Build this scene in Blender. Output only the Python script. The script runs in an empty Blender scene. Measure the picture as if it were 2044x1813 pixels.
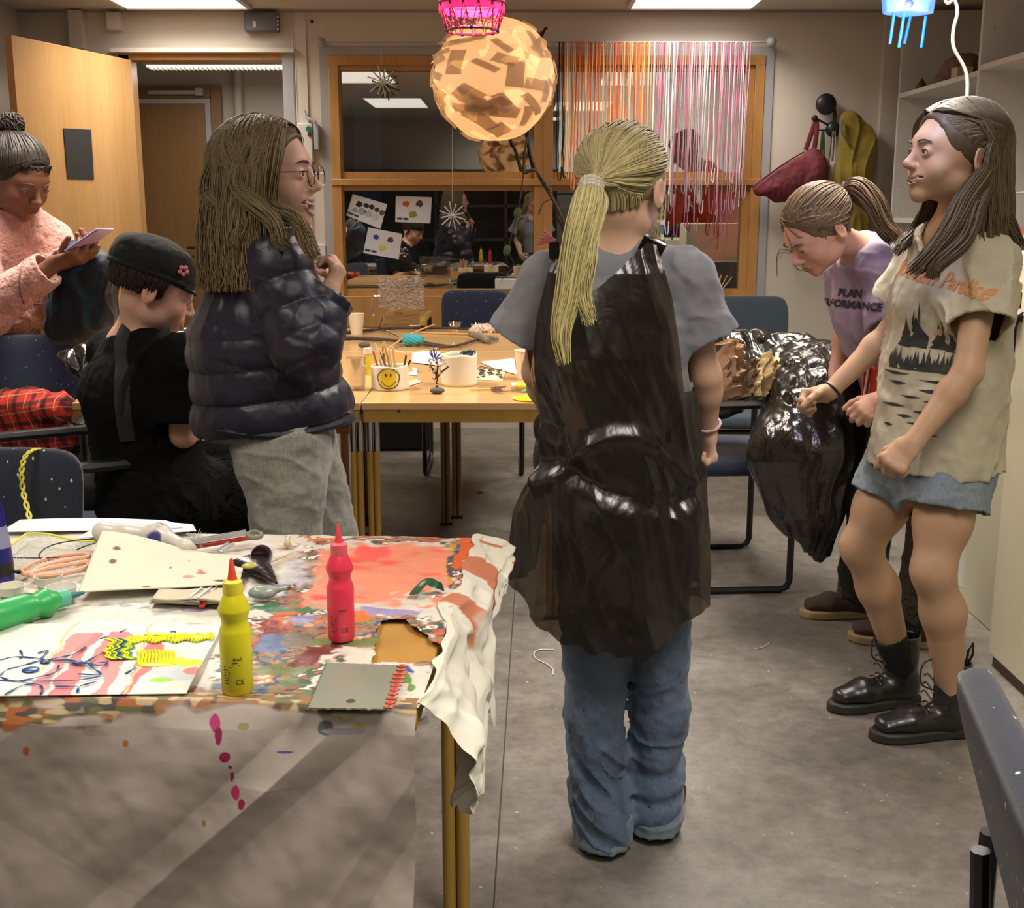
import bpy, math, random
import numpy as np
from mathutils import Vector, Matrix, Euler
random.seed(7); RNG = np.random.default_rng(7)
scene = bpy.context.scene; COL = scene.collection
# ------------------------------------------------------------------ camera
FPX, W, H = 2350.0, 2044.0, 1813.0
PITCH = math.atan(491/2350); CAMH = 1.3
cd = bpy.data.cameras.new('camera'); cam = bpy.data.objects.new('camera', cd); COL.objects.link(cam)
cam.location = (0, 0, CAMH); cam.rotation_euler = (math.pi/2-PITCH, 0, 0)
cd.sensor_fit = 'HORIZONTAL'; cd.sensor_width = 36; cd.lens = FPX/W*36; cd.clip_start = .02
scene.camera = cam
# ------------------------------------------------------------------ exposure, world
scene.view_settings.view_transform = 'Standard'; scene.view_settings.look = 'None'
scene.view_settings.gamma = 1; scene.view_settings.use_curve_mapping = False
scene.view_settings.exposure = 0.46
cy = scene.cycles; cy.max_bounces = 7; cy.diffuse_bounces = 4; cy.glossy_bounces = 3; cy.transmission_bounces = 4; cy.transparent_max_bounces = 8; cy.caustics_reflective = False; cy.caustics_refractive = False
wd = bpy.data.worlds.new('night'); scene.world = wd; wd.use_nodes = True
wd.node_tree.nodes['Background'].inputs[0].default_value = (.02, .022, .03, 1)
wd.node_tree.nodes['Background'].inputs[1].default_value = .3
CEIL, WALLY, WALLL, WALLR, REAR = 2.39, 7.0, -2.78, 2.62, -1.6
# ceiling lamps: x, y, half sizes, watts, colour (the diffusers are built with the room)
WARM = (1.0, .91, .79)
LAMPS = [(-1.78, 6.45, .34, .38, 13, WARM), (.98, 6.45, .34, .38, 15, WARM), (-1.3, 3.9, .30, .6, 34, WARM), (1.05, 3.7, .30, .6, 38, WARM),
         (-1.2, 1.3, .30, .6, 12, WARM), (.75, .9, .30, .6, 24, WARM), (.0, -.9, .6, .3, 10, WARM)]
for i, (x, y, hx, hy, w, c) in enumerate(LAMPS):
    l = bpy.data.lights.new('ceiling_lamp_light', 'AREA'); l.shape = 'RECTANGLE'; l.size = 2*hx*.94; l.size_y = 2*hy*.94
    l.energy = w; l.color = c; l.spread = math.radians(140)
    o = bpy.data.objects.new('ceiling_lamp_light', l); o.location = (x, y, CEIL-.022); COL.objects.link(o)
# ------------------------------------------------------------------ helpers
cP, sP = math.cos(PITCH), math.sin(PITCH)
def ray(u, v):
    x = (u-1022)/FPX; y = -(v-906.5)/FPX
    return x, cP+y*sP, -sP+y*cP
def D(u, v, Y):                       # point seen at photo pixel (u,v) in the plane y=Y
    x, y, z = ray(u, v); t = Y/y; return np.array((x*t, Y, CAMH+z*t))
def G(u, v, z0):                      # point seen at photo pixel (u,v) at height z0
    x, y, z = ray(u, v); t = (z0-CAMH)/z; return np.array((x*t, y*t, z0))
A_ = np.array
def nrm(v): v = np.asarray(v, float); return v/max(1e-9, np.linalg.norm(v))
def frame(fwd, up=(0, 0, 1)):         # columns: right, forward, up
    f = nrm(fwd); r = nrm(np.cross(f, up)); u = np.cross(r, f); return np.stack([r, f, u], 1)
def rotz(a): c, s = math.cos(a), math.sin(a); return A_([[c, -s, 0], [s, c, 0], [0, 0, 1.]])
def srgb(r, g, b):
    f = lambda c: (c/255/12.92 if c/255 <= .04045 else ((c/255+.055)/1.055)**2.4)
    return (f(r), f(g), f(b))
# ---- value noise
_L = RNG.random((32, 32, 32)).astype(np.float32)*2-1
def vnoise(x, y, z):
    xi = np.floor(x).astype(int); yi = np.floor(y).astype(int); zi = np.floor(z).astype(int)
    fx, fy, fz = x-xi, y-yi, z-zi
    fx = fx*fx*(3-2*fx); fy = fy*fy*(3-2*fy); fz = fz*fz*(3-2*fz)
    g = lambda a, b, c: _L[(xi+a) & 31, (yi+b) & 31, (zi+c) & 31]
    return ((g(0,0,0)*(1-fx)+g(1,0,0)*fx)*(1-fy)+(g(0,1,0)*(1-fx)+g(1,1,0)*fx)*fy)*(1-fz) + \
           ((g(0,0,1)*(1-fx)+g(1,0,1)*fx)*(1-fy)+(g(0,1,1)*(1-fx)+g(1,1,1)*fx)*fy)*fz
def fbm(x, y, z, o=3):
    s = 0; a = 1
    for i in range(o): s = s+a*vnoise(x*2**i+7*i, y*2**i+3*i, z*2**i+11*i); a *= .5
    return s
# ------------------------------------------------------------------ materials
MATS = {}
class NT:
    def __init__(s, name):
        s.m = bpy.data.materials.new(name); s.m.use_nodes = True; s.t = s.m.node_tree; s.n = s.t.nodes
        s.b = s.n['Principled BSDF']; s.out = s.n['Material Output']
        s.tc = s.n.new('ShaderNodeTexCoord'); s.co = s.tc.outputs['Object']
    def N(s, t, **k):
        n = s.n.new('ShaderNode'+t)
        for a, v in k.items(): setattr(n, a, v)
        return n
    def L(s, a, b): s.t.links.new(a, b)
    def mapping(s, scale=(1, 1, 1), rot=(0, 0, 0)):
        m = s.N('Mapping'); s.L(s.co, m.inputs[0]); m.inputs['Scale'].default_value = scale; m.inputs['Rotation'].default_value = rot; return m.outputs[0]
    def noise(s, sc, det=3, co=None, dist=0, rough=.5):
        n = s.N('TexNoise'); n.inputs['Scale'].default_value = sc; n.inputs['Detail'].default_value = det
        n.inputs['Distortion'].default_value = dist; n.inputs['Roughness'].default_value = rough
        s.L(co or s.co, n.inputs['Vector']); return n.outputs['Fac']
    def ramp(s, fac, pts):
        r = s.N('ValToRGB'); s.L(fac, r.inputs[0]); e = r.color_ramp.elements
        while len(e) < len(pts): e.new(.5)
        for q, (p, c) in zip(e, pts): q.position = p; q.color = (*c, 1) if len(c) == 3 else c
        return r.outputs[0]
    def mix(s, f, a, b, mode='MIX'):
        m = s.N('Mix', data_type='RGBA', blend_type=mode)
        for i, v in ((0, f), (6, a), (7, b)):
            if hasattr(v, 'is_linked') or isinstance(v, bpy.types.NodeSocket): s.L(v, m.inputs[i])
            elif i == 0: m.inputs[0].default_value = v
            else: m.inputs[i].default_value = (*v[:3], 1)
        return m.outputs[2]
    def bump(s, h, strength=.3, dist=.01):
        b = s.N('Bump'); b.inputs['Strength'].default_value = strength; b.inputs['Distance'].default_value = dist
        s.L(h, b.inputs['Height'])
        l = s.b.inputs['Normal'].links
        if l: s.L(l[0].from_socket, b.inputs['Normal'])
        s.L(b.outputs[0], s.b.inputs['Normal'])
def M(name, col=(.5,.5,.5), rough=.6, metal=0, spec=.5, bump=None, var=None, coat=0, sheen=0, trans=0, emis=None, vcol=False, stretch=(1,1,1), ior=None, alpha=1):
    if name in MATS: return MATS[name]
    q = NT(name); b = q.b.inputs
    co = q.mapping(stretch)
    if vcol:
        at = q.N('Attribute'); at.attribute_name = 'Col'; c = at.outputs['Color']
    else:
        rgb = q.N('RGB'); rgb.outputs[0].default_value = (*col, 1); c = rgb.outputs[0]
    vs, va = var or (6, .12)
    f = q.noise(vs, 4, co); g = q.ramp(f, [(.3, (1-va,)*3), (.7, (1+va*.6,)*3)])
    c = q.mix(1.0, c, g, 'MULTIPLY'); q.L(c, b['Base Color'])
    b['Roughness'].default_value = rough; b['Metallic'].default_value = metal; b['Specular IOR Level'].default_value = spec
    b['Coat Weight'].default_value = coat; b['Sheen Weight'].default_value = sheen; b['Transmission Weight'].default_value = trans
    if sheen: b['Sheen Roughness'].default_value = .5
    if ior: b['IOR'].default_value = ior
    b['Alpha'].default_value = alpha
    if emis: b['Emission Color'].default_value = (*emis[0], 1); b['Emission Strength'].default_value = emis[1]
    for bp in ([bump] if bump and not isinstance(bump[0], tuple) else bump or []):
        q.bump(q.noise(bp[0], 4, co, dist=bp[2] if len(bp) > 2 else 0), bp[1], bp[3] if len(bp) > 3 else .004)
    MATS[name] = q.m; return q.m
# ------------------------------------------------------------------ objects
ROOT = {}
def tag(o, label=None, cat=None, group=None, kind=None):
    if label: o['label'] = label
    if cat: o['category'] = cat
    if group: o['group'] = group
    if kind: o['kind'] = kind
    return o
def thing(name, label, cat, loc=(0,0,0), rz=0, group=None):
    o = bpy.data.objects.new(name, None); COL.objects.link(o); o.empty_display_size = .05
    o.location = [float(q) for q in loc]; o.rotation_euler = (0, 0, rz)
    ROOT[o.name] = Matrix.Translation(Vector([float(q) for q in loc])) @ Matrix.Rotation(rz, 4, 'Z')
    return tag(o, label, cat, group)
def mkobj(name, verts, faces, mat, parent=None, col=None, smooth=True, sharp=None, local=False, uv=None, base=True):
    verts = np.asarray(verts, np.float64).reshape(-1, 3)
    loc = None
    if parent is not None:
        if not local:
            mi = np.array(ROOT[parent.name].inverted()); verts = verts@mi[:3, :3].T+mi[:3, 3]
    elif base and len(verts):
        lo, hi = verts.min(0), verts.max(0); loc = A_([(lo[0]+hi[0])/2, (lo[1]+hi[1])/2, lo[2]]); verts = verts-loc
    me = bpy.data.meshes.new(name)
    if isinstance(faces, np.ndarray):
        n, k = faces.shape
        me.vertices.add(len(verts)); me.vertices.foreach_set('co', verts.astype(np.float32).ravel())
        me.loops.add(n*k); me.loops.foreach_set('vertex_index', faces.astype(np.int32).ravel())
        me.polygons.add(n); me.polygons.foreach_set('loop_start', np.arange(n, dtype=np.int32)*k)
        me.update(calc_edges=True); me.validate()
    else:
        me.from_pydata(verts.tolist(), [], faces); me.update()
    if col is not None and len(col) == len(me.vertices):
        at = me.color_attributes.new('Col', 'FLOAT_COLOR', 'POINT')
        at.data.foreach_set('color', np.concatenate([np.asarray(col, np.float32), np.ones((len(col), 1), np.float32)], 1).ravel())
    if smooth:
        me.shade_smooth()
        if sharp: me.set_sharp_from_angle(angle=math.radians(sharp))
    if mat: me.materials.append(mat)
    o = bpy.data.objects.new(name, me); COL.objects.link(o)
    if parent is not None: o.parent = parent; ROOT[o.name] = ROOT[parent.name]
    else:
        if loc is not None: o.location = loc; ROOT[o.name] = Matrix.Translation(Vector(loc))
        else: ROOT[o.name] = Matrix()
    return o
class MB:
    def __init__(s): s.v = []; s.f = []; s.c = []; s.n = 0
    def add(s, v, f, col=None):
        v = np.asarray(v, float).reshape(-1, 3); s.v.append(v); s.f += [tuple(int(i)+s.n for i in q) for q in f]; s.n += len(v)
        s.c.append(np.tile(A_(col if col is not None else (1, 1, 1), ).reshape(-1, 3), (len(v), 1)) if col is None or np.ndim(col) == 1 else np.asarray(col)); return s
    def box(s, c, d, R=None, col=None):
        h = A_(d)/2.; v = A_([(x, y, z) for x in (-1,1) for y in (-1,1) for z in (-1,1)])*h
        if R is not None: v = v@np.asarray(R).T
        return s.add(v+A_(c), [(0,1,3,2),(4,6,7,5),(0,4,5,1),(2,3,7,6),(0,2,6,4),(1,5,7,3)], col)
    def bbox(s, a, b, col=None): a = A_(a, float); b = A_(b, float); return s.box((a+b)/2, np.abs(b-a), None, col)
    def tube(s, pts, r, n=8, col=None, flat=1., closed=False, up=(0,0,1), cap=True):
        pts = np.asarray(pts, float); m = len(pts); r = np.broadcast_to(np.asarray(r, float), (m,))
        T = np.gradient(pts, axis=0)
        if closed: T = np.roll(pts, -1, 0)-np.roll(pts, 1, 0)
        T /= np.maximum(1e-9, np.linalg.norm(T, axis=1))[:, None]
        u = A_(up, float)
        if abs(T[0]@u) > .95: u = A_((1, 0, 0.)) if abs(T[0][0]) < .9 else A_((0, 1., 0))
        N = []; 
        for i in range(m):
            u = u-T[i]*(T[i]@u); u = nrm(u); N.append(u)
        N = A_(N); B = np.cross(T, N); a = np.arange(n)*2*math.pi/n
        v = pts[:, None]+r[:, None, None]*(np.cos(a)[None, :, None]*N[:, None]*flat+np.sin(a)[None, :, None]*B[:, None])
        f = [(i*n+j, i*n+(j+1) % n, ((i+1) % m)*n+(j+1) % n, ((i+1) % m)*n+j) for i in range(m if closed else m-1) for j in range(n)]
        if cap and not closed: f += [tuple(range(n))[::-1], tuple((m-1)*n+j for j in range(n))]
        return s.add(v, f, col)
    def cyl(s, a, b, r0, r1=None, n=20, col=None): return s.tube([a, b], [r0, r0 if r1 is None else r1], n, col)
    def lathe(s, prof, c=(0,0,0), n=24, R=None, col=None, cap=True):   # prof: (r,z) list
        prof = np.asarray(prof, float); m = len(prof); a = np.arange(n)*2*math.pi/n
        v = np.stack([prof[:, 0:1]*np.cos(a), prof[:, 0:1]*np.sin(a), np.repeat(prof[:, 1:2], n, 1)], 2).reshape(-1, 3)
        if R is not None: v = v@np.asarray(R).T
        f = [(i*n+j, i*n+(j+1) % n, (i+1)*n+(j+1) % n, (i+1)*n+j) for i in range(m-1) for j in range(n)]
        if cap: f += [tuple(range(n))[::-1], tuple((m-1)*n+j for j in range(n))]
        return s.add(v+A_(c, float), f, col)
    def ell(s, c, r, R=None, n=16, col=None):
        t = np.linspace(0.02, math.pi-.02, n//2+3); r = A_(r, float)*np.ones(3)
        p = np.stack([np.sin(t), np.cos(t)], 1); k = MB(); k.lathe(p, n=n); v = k.v[0]*r
        if R is not None: v = v@np.asarray(R).T
        return s.add(v+A_(c, float), [q[::-1] for q in k.f], col)
    def grid(s, fn, nu, nv, col=None):
        U, V = np.meshgrid(np.linspace(0, 1, nu), np.linspace(0, 1, nv), indexing='ij'); P = fn(U, V).reshape(-1, 3)
        return s.add(P, [(i*nv+j, (i+1)*nv+j, (i+1)*nv+j+1, i*nv+j+1) for i in range(nu-1) for j in range(nv-1)], col)
    def prism(s, poly, h, c=(0,0,0), R=None, col=None):   # poly in xy, extruded 0..h in z
        n = len(poly); v = A_([(x, y, 0) for x, y in poly]+[(x, y, h) for x, y in poly], float)
        if R is not None: v = v@np.asarray(R).T
        return s.add(v+A_(c, float), [tuple(range(n))[::-1], tuple(range(n, 2*n))]+[(i, (i+1) % n, n+(i+1) % n, n+i) for i in range(n)], col)
    def build(s, name, mat, parent=None, smooth=True, sharp=35, bevel=0, local=False, solid=0, useCol=False, base=True):
        o = mkobj(name, np.concatenate(s.v), s.f, mat, parent, np.concatenate(s.c) if useCol else None, smooth, sharp, local, base=base)
        if solid: m = o.modifiers.new('s', 'SOLIDIFY'); m.thickness = solid; m.offset = 0
        if bevel: m = o.modifiers.new('b', 'BEVEL'); m.width = bevel; m.segments = 2; m.limit_method = 'ANGLE'; m.harden_normals = False
        return o
def one(name, label, cat, mb, mat, group=None, **k):   # a thing that is a single mesh
    return tag(mb.build(name, mat, None, **k), label, cat, group)
def struct(name, mb, mat, **k): return tag(mb.build(name, mat, None, **k), kind='structure')
def crv(pts, n=20):                    # smooth Catmull-Rom through points
    P = np.asarray(pts, float); P = np.vstack([2*P[0]-P[1], P, 2*P[-1]-P[-2]]); out = []
    for i in range(1, len(P)-2):
        for t in np.linspace(0, 1, n, endpoint=False):
            a, b, c, d = P[i-1:i+3]; out.append(.5*((2*b)+(-a+c)*t+(2*a-5*b+4*c-d)*t*t+(-a+3*b-3*c+d)*t**3))
    out.append(P[-2]); return A_(out)
def dup(root, loc, rz, label=None, group=None):
    r = root.copy(); COL.objects.link(r); r.location = [float(q) for q in loc]; r.rotation_euler = (0, 0, rz)
    if label: r['label'] = label
    if group: r['group'] = group
    for ch in [o for o in bpy.data.objects if o.parent == root]:
        c = ch.copy(); COL.objects.link(c); c.parent = r
        for g in [o for o in bpy.data.objects if o.parent == ch]:
            d = g.copy(); COL.objects.link(d); d.parent = c
    return r
# ------------------------------------------------------------------ implicit volumes
class Vol:
    def __init__(s): s.ops = []; s.post = []; s.disp = None; s.hol = 0
    def cap(s, a, b, r0, r1=None, k=.01, op='u', flat=(0, 0), quilt=None):
        r1 = r0 if r1 is None else r1; s.ops.append(('c', op, k, A_(a, float), A_(b, float), r0, r1, flat, quilt)); return s
    def path(s, pts, rs, k=.01, op='u'):
        for i in range(len(pts)-1): s.cap(pts[i], pts[i+1], rs[i], rs[i+1], k, op)
        return s
    def ecap(s, a, b, q0, q1, right, k=.01, op='u', flat=(0, 0), quilt=None):
        s.ops.append(('e', op, k, A_(a, float), A_(b, float), q0, q1, nrm(right), flat, quilt)); return s
    def ell(s, c, r, R=None, k=.01, op='u'):
        s.ops.append(('l', op, k, A_(c, float), A_(r, float)*np.ones(3), np.eye(3) if R is None else np.asarray(R))); return s
    def hole(s, a, b, r0, r1=None): s.post.append(('c', 's', 0, A_(a, float), A_(b, float), r0, r0 if r1 is None else r1, (0, 0), None)); return s
    def bb(s, o):
        if o[0] == 'l': m = o[4].max(); return o[3]-m, o[3]+m
        m = max(np.max(o[5]), np.max(o[6])); return np.minimum(o[3], o[4])-m, np.maximum(o[3], o[4])+m
    def dist(s, o, X, Y, Z, off=0, ext=0):
        if o[0] == 'l':
            c, r, R = o[3], o[4]+off, o[5]; x, y, z = X-c[0], Y-c[1], Z-c[2]
            p = [(x*R[0, i]+y*R[1, i]+z*R[2, i]) for i in range(3)]
            k0 = np.sqrt(sum((p[i]/r[i])**2 for i in range(3)))+1e-6; k1 = np.sqrt(sum((p[i]/r[i]**2)**2 for i in range(3)))+1e-6
            return k0*(k0-1)/k1
        a, b = o[3], o[4]; ab = b-a; L = np.linalg.norm(ab)+1e-9; ax = ab/L
        x, y, z = X-a[0], Y-a[1], Z-a[2]; w = x*ax[0]+y*ax[1]+z*ax[2]; t = np.clip(w/L, 0, 1)
        flat, quilt = (o[7], o[8]) if o[0] == 'c' else (o[8], o[9])
        q = 0
        if quilt is not None: q = quilt[1]*np.sqrt(np.abs(np.sin(math.pi*(np.clip(w, -.05, L+.05)+quilt[2])/quilt[0])))
        wo = np.where(w < 0, w, np.where(w > L, w-L, 0))
        if flat[0]: wo = np.where(w < 0, 0, wo)
        if flat[1]: wo = np.where(w > L, 0, wo)
        if o[0] == 'c':
            rad2 = np.maximum(x*x+y*y+z*z-w*w, 0); d = np.sqrt(rad2+wo*wo)-(o[5]+(o[6]-o[5])*t+off)-q
        else:
            rt = o[7]-ax*(o[7]@ax); rt = nrm(rt); dp = np.cross(ax, rt)
            u = x*rt[0]+y*rt[1]+z*rt[2]; v = x*dp[0]+y*dp[1]+z*dp[2]
            A = o[5][0]+(o[6][0]-o[5][0])*t+off; B = o[5][1]+(o[6][1]-o[5][1])*t+off; C = np.minimum(A, B)
            k0 = np.sqrt((u/A)**2+(v/B)**2+(wo/C)**2)+1e-6; k1 = np.sqrt((u/A**2)**2+(v/B**2)**2+(wo/C**2)**2)+1e-6
            d = k0*(k0-1)/k1-q
        if flat[0]: d = np.maximum(d, -w-ext)
        if flat[1]: d = np.maximum(d, w-L-ext)
        return d
    def field(s, lo, hi, h, off=0, ext=0):
        n = np.maximum(2, np.ceil((hi-lo)/h).astype(int)+1)
        ax = [(lo[i]+h*np.arange(n[i])).astype(np.float32) for i in range(3)]; F = np.full(n, .2, np.float32)
        for o in s.ops:
            if off and o[1] == 's': continue
            a, b = s.bb(o); k = o[2]; pad = abs(off)+k+2.5*h+.004+(.03 if o[0] != 'l' and o[-1] is not None else 0)
            i0 = np.clip(np.floor((a-pad-lo)/h).astype(int), 0, n); i1 = np.clip(np.ceil((b+pad-lo)/h).astype(int)+1, 0, n)
            if np.any(i1 <= i0): continue
            sl = tuple(slice(i0[i], i1[i]) for i in range(3))
            X, Y, Z = np.meshgrid(*[ax[i][sl[i]] for i in range(3)], indexing='ij', sparse=True)
            d = s.dist(o, X, Y, Z, off, ext).astype(np.float32); c = F[sl]
            if o[1] == 'u': hh = np.maximum(k-np.abs(c-d), 0)/max(k, 1e-6); F[sl] = np.minimum(c, d)-hh*hh*k*.25
            elif o[1] == 's': d = -d; hh = np.maximum(k-np.abs(c-d), 0)/max(k, 1e-6); F[sl] = np.maximum(c, d)+hh*hh*k*.25
            else: F[sl] = np.maximum(c, d)
        return F, ax
    def mesh(s, h, box=None):
        los, his = zip(*[s.bb(o) for o in s.ops if o[1] == 'u']); lo = np.min(los, 0)-.03; hi = np.max(his, 0)+.03
        if box is not None: lo = np.maximum(lo, box[0]); hi = np.minimum(hi, box[1])
        F, ax = s.field(lo, hi, h)
        if s.disp is not None:
            m = np.abs(F) < .035; I = np.nonzero(m); dv = s.disp(ax[0][I[0]], ax[1][I[1]], ax[2][I[2]]).astype(np.float32); F[m] += dv
        if s.hol:
            F2, _ = s.field(lo, hi, h, -s.hol, .05)
            if s.disp is not None: F2[m] += dv
            F = np.maximum(F, -F2)
            for o in s.post:
                a, b = s.bb(o); X, Y, Z = np.meshgrid(*ax, indexing='ij', sparse=True); F = np.maximum(F, -s.dist(o, X, Y, Z).astype(np.float32))
        return nets(F, lo, h)
class KV(Vol):                         # a volume whose radii are all scaled by k
    def __init__(s, k): super().__init__(); s.kk = k
    def cap(s, a, b, r0, r1=None, *q, **w): return super().cap(a, b, r0*s.kk, None if r1 is None else r1*s.kk, *q, **w)
    def ecap(s, a, b, q0, q1, *q, **w): return super().ecap(a, b, (q0[0]*s.kk, q0[1]*s.kk), (q1[0]*s.kk, q1[1]*s.kk), *q, **w)
    def ell(s, c, r, *q, **w): return super().ell(c, A_(r)*s.kk, *q, **w)
    def hole(s, a, b, r0, r1=None): return super().hole(a, b, r0*s.kk, None if r1 is None else r1*s.kk)
def nets(F, lo, h):
    ins = F < 0; nx, ny, nz = F.shape
    c = np.zeros((nx-1, ny-1, nz-1), np.uint8)
    for dx in (0, 1):
        for dy in (0, 1):
            for dz in (0, 1): c += ins[dx:nx-1+dx, dy:ny-1+dy, dz:nz-1+dz]
    act = np.nonzero((c > 0) & (c < 8)); n = len(act[0])
    if n == 0: return np.zeros((0, 3)), np.zeros((0, 4), int)
    idx = np.full(c.shape, -1, np.int32); idx[act] = np.arange(n)
    S = np.zeros((n, 3)); K = np.zeros(n); i, j, k = act
    cs = [(a, b, d) for a in (0, 1) for b in (0, 1) for d in (0, 1)]
    for p in cs:
        for axn in range(3):
            if p[axn]: continue
            q = list(p); q[axn] = 1
            f0 = F[i+p[0], j+p[1], k+p[2]]; f1 = F[i+q[0], j+q[1], k+q[2]]; m = (f0 < 0) != (f1 < 0)
            t = np.where(m, f0/np.where(m, f0-f1, 1), 0)
            e = np.zeros((n, 3)); e += p; e[:, axn] += t; S += e*m[:, None]; K += m
    V = S/K[:, None]+np.stack(act, 1); V = V*h+lo
    Q = []
    for axn in range(3):
        a0 = [slice(None)]*3; a1 = [slice(None)]*3; a0[axn] = slice(0, -1); a1[axn] = slice(1, None)
        s0, s1 = ins[tuple(a0)], ins[tuple(a1)]; e = np.nonzero(s0 != s1)
        o1, o2 = [(1, 2), (2, 0), (0, 1)][axn]
        e = np.stack(e, 1); ok = (e[:, o1] > 0) & (e[:, o2] > 0) & (e[:, o1] < c.shape[o1]) & (e[:, o2] < c.shape[o2]) & (e[:, axn] < c.shape[axn]); e = e[ok]
        def at(d1, d2):
            g = e.copy(); g[:, o1] -= d1; g[:, o2] -= d2; return idx[g[:, 0], g[:, 1], g[:, 2]]
        q = np.stack([at(1, 1), at(0, 1), at(0, 0), at(1, 0)], 1)
        fl = s0[e[:, 0], e[:, 1], e[:, 2]]; q[~fl] = q[~fl][:, ::-1]; Q.append(q)
    Q = np.concatenate(Q); Q = Q[(Q >= 0).all(1)]
    return V, Q
def volobj(name, parts, mat, parent, colfn=None, **k):   # parts: list of (V,Q)
    vs, qs, n = [], [], 0
    for v, q in parts:
        if len(v) == 0: continue
        vs.append(v); qs.append(q+n); n += len(v)
    V = np.concatenate(vs); Q = np.concatenate(qs)
    return mkobj(name, V, Q, mat, parent, colfn(V) if colfn is not None else None, True, None, **k)
def strands(name, curves, w0, w1, mat, parent, base=(.3,.2,.1), jit=.25, flat=.5, extra=None, seed=1, shade=None):
    # curves: array (N, n, 3); flat 4-sided tapering locks, all in one mesh
    C = np.asarray(curves); N, n, _ = C.shape; rg = np.random.default_rng(seed)
    T = np.gradient(C, axis=1); T /= np.maximum(1e-9, np.linalg.norm(T, axis=2))[..., None]
    cen = C.mean((0, 1)); out = C-cen; out -= T*(out*T).sum(2)[..., None]; out /= np.maximum(1e-9, np.linalg.norm(out, axis=2))[..., None]
    sd = np.cross(T, out); t = np.linspace(0, 1, n)[None, :, None]
    w = (w0*(1-t**2)+w1*t**2)*(.7+.6*rg.random((N, 1, 1)))
    ring = [C+sd*w, C+out*w*flat, C-sd*w, C-out*w*flat]
    V = np.stack(ring, 2).reshape(-1, 3)
    b = (np.arange(N)[:, None, None, None]*n*4+np.arange(n-1)[None, :, None, None]*4)
    j = np.arange(4)[None, None, :, None]; f = np.concatenate([b+j, b+(j+1) % 4, b+4+(j+1) % 4, b+4+j], 3).reshape(-1, 4)
    c = A_(base)*(1+jit*(rg.random((N, 1, 1, 1))*2-1))*np.ones((N, n, 4, 1))
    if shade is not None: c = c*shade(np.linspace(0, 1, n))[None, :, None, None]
    c = c.reshape(-1, 3)
    if extra is not None:
        for (v2, q2) in extra: f = np.concatenate([f, q2+len(V)]); V = np.concatenate([V, v2]); c = np.concatenate([c, np.tile(A_(base)*.9, (len(v2), 1))])
    return mkobj(name, V, f, mat, parent, c, True, None)
# ================================================================== materials of the place
C_WALL = (.60, .54, .47)
M_wall = M('wall_paint', C_WALL, .75, var=(1.5, .05), bump=(160, .08))
M_wall2 = M('corridor_paint', (.5, .46, .42), .75, var=(2, .06))
M_ceil = M('ceiling_board', (.62, .57, .51), .85, var=(3, .05), bump=(300, .1))
M_white = M('white_lacquer', (.62, .6, .57), .45, var=(3, .05))
M_grey = M('grey_metal_trim', (.36, .36, .38), .45, var=(4, .06))
M_black = M('black_plastic', (.012, .012, .013), .4, var=(30, .2))
M_blackmetal = M('black_lacquered_metal', (.01, .01, .011), .28, var=(30, .2))
M_chrome = M('chrome', (.6, .6, .6), .12, metal=1, var=(20, .05))
def wood(name, c1, c2, rough=.38, sc=(1, 14, 14), n=1.6):
    q = NT(name); co = q.mapping(sc); f = q.noise(n, 5, co, dist=.6)
    c = q.ramp(f, [(.25, c1), (.55, tuple((a+b)/2 for a, b in zip(c1, c2))), (.8, c2)])
    c = q.mix(.35, c, q.ramp(q.noise(n*14, 3, co), [(.3, (.75,)*3), (.7, (1.1,)*3)]), 'MULTIPLY')
    q.L(c, q.b.inputs['Base Color']); q.b.inputs['Roughness'].default_value = rough; q.bump(f, .05, .002); return q.m
M_doorwood = wood('beech_door', (.50, .27, .09), (.62, .37, .15), .4, (5, 5, .25), 1.3)
M_framewood = wood('pine_window_frame', (.43, .21, .06), (.53, .29, .10), .4, (6, 6, .5), 1.5)
M_darkdoor = wood('brown_corridor_door', (.21, .105, .035), (.26, .14, .05), .45, (6, 6, .4), 1.3)
M_tabletop = wood('beech_laminate', (.56, .33, .13), (.66, .42, .19), .22, (1.2, 10, 10), 1.4)
M_legwood = wood('lacquered_beech_leg', (.34, .20, .035), (.44, .27, .06), .3, (12, 12, .8), 1.5)
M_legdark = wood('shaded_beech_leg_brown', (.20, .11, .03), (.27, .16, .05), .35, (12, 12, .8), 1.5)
M_glow = M('lamp_diffuser', (1, 1, 1), .4, emis=((1, .93, .82), 1.5))
M_dark = M('dark_void_paint', (.012, .011, .010), .8)
def floor_mat():
    q = NT('linoleum_floor'); n1 = q.noise(1.1, 5, dist=.4, rough=.6); n2 = q.noise(22, 7, rough=.75); n3 = q.noise(3.2, 4, dist=1.5)
    c = q.ramp(n1, [(.3, (.125, .115, .104)), (.5, (.175, .16, .143)), (.72, (.245, .225, .20))])
    c = q.mix(.75, c, q.ramp(n2, [(.33, (.62,)*3), (.5, (1,)*3), (.66, (1.32, 1.28, 1.2))]), 'MULTIPLY')
    c = q.mix(.6, c, q.ramp(n3, [(.35, (.8,)*3), (.65, (1.18,)*3)]), 'MULTIPLY')
    sp = q.ramp(q.noise(55, 2, rough=.4), [(.735, (0,)*3), (.755, (1,)*3)])
    c = q.mix(sp, c, (.42, .38, .32)); q.L(c, q.b.inputs['Base Color'])
    q.L(q.ramp(n3, [(.3, (.30,)*3), (.7, (.5,)*3)]), q.b.inputs['Roughness']); q.b.inputs['Specular IOR Level'].default_value = .4
    q.bump(n2, .08, .002); return q.m
M_floor = floor_mat()
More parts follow.
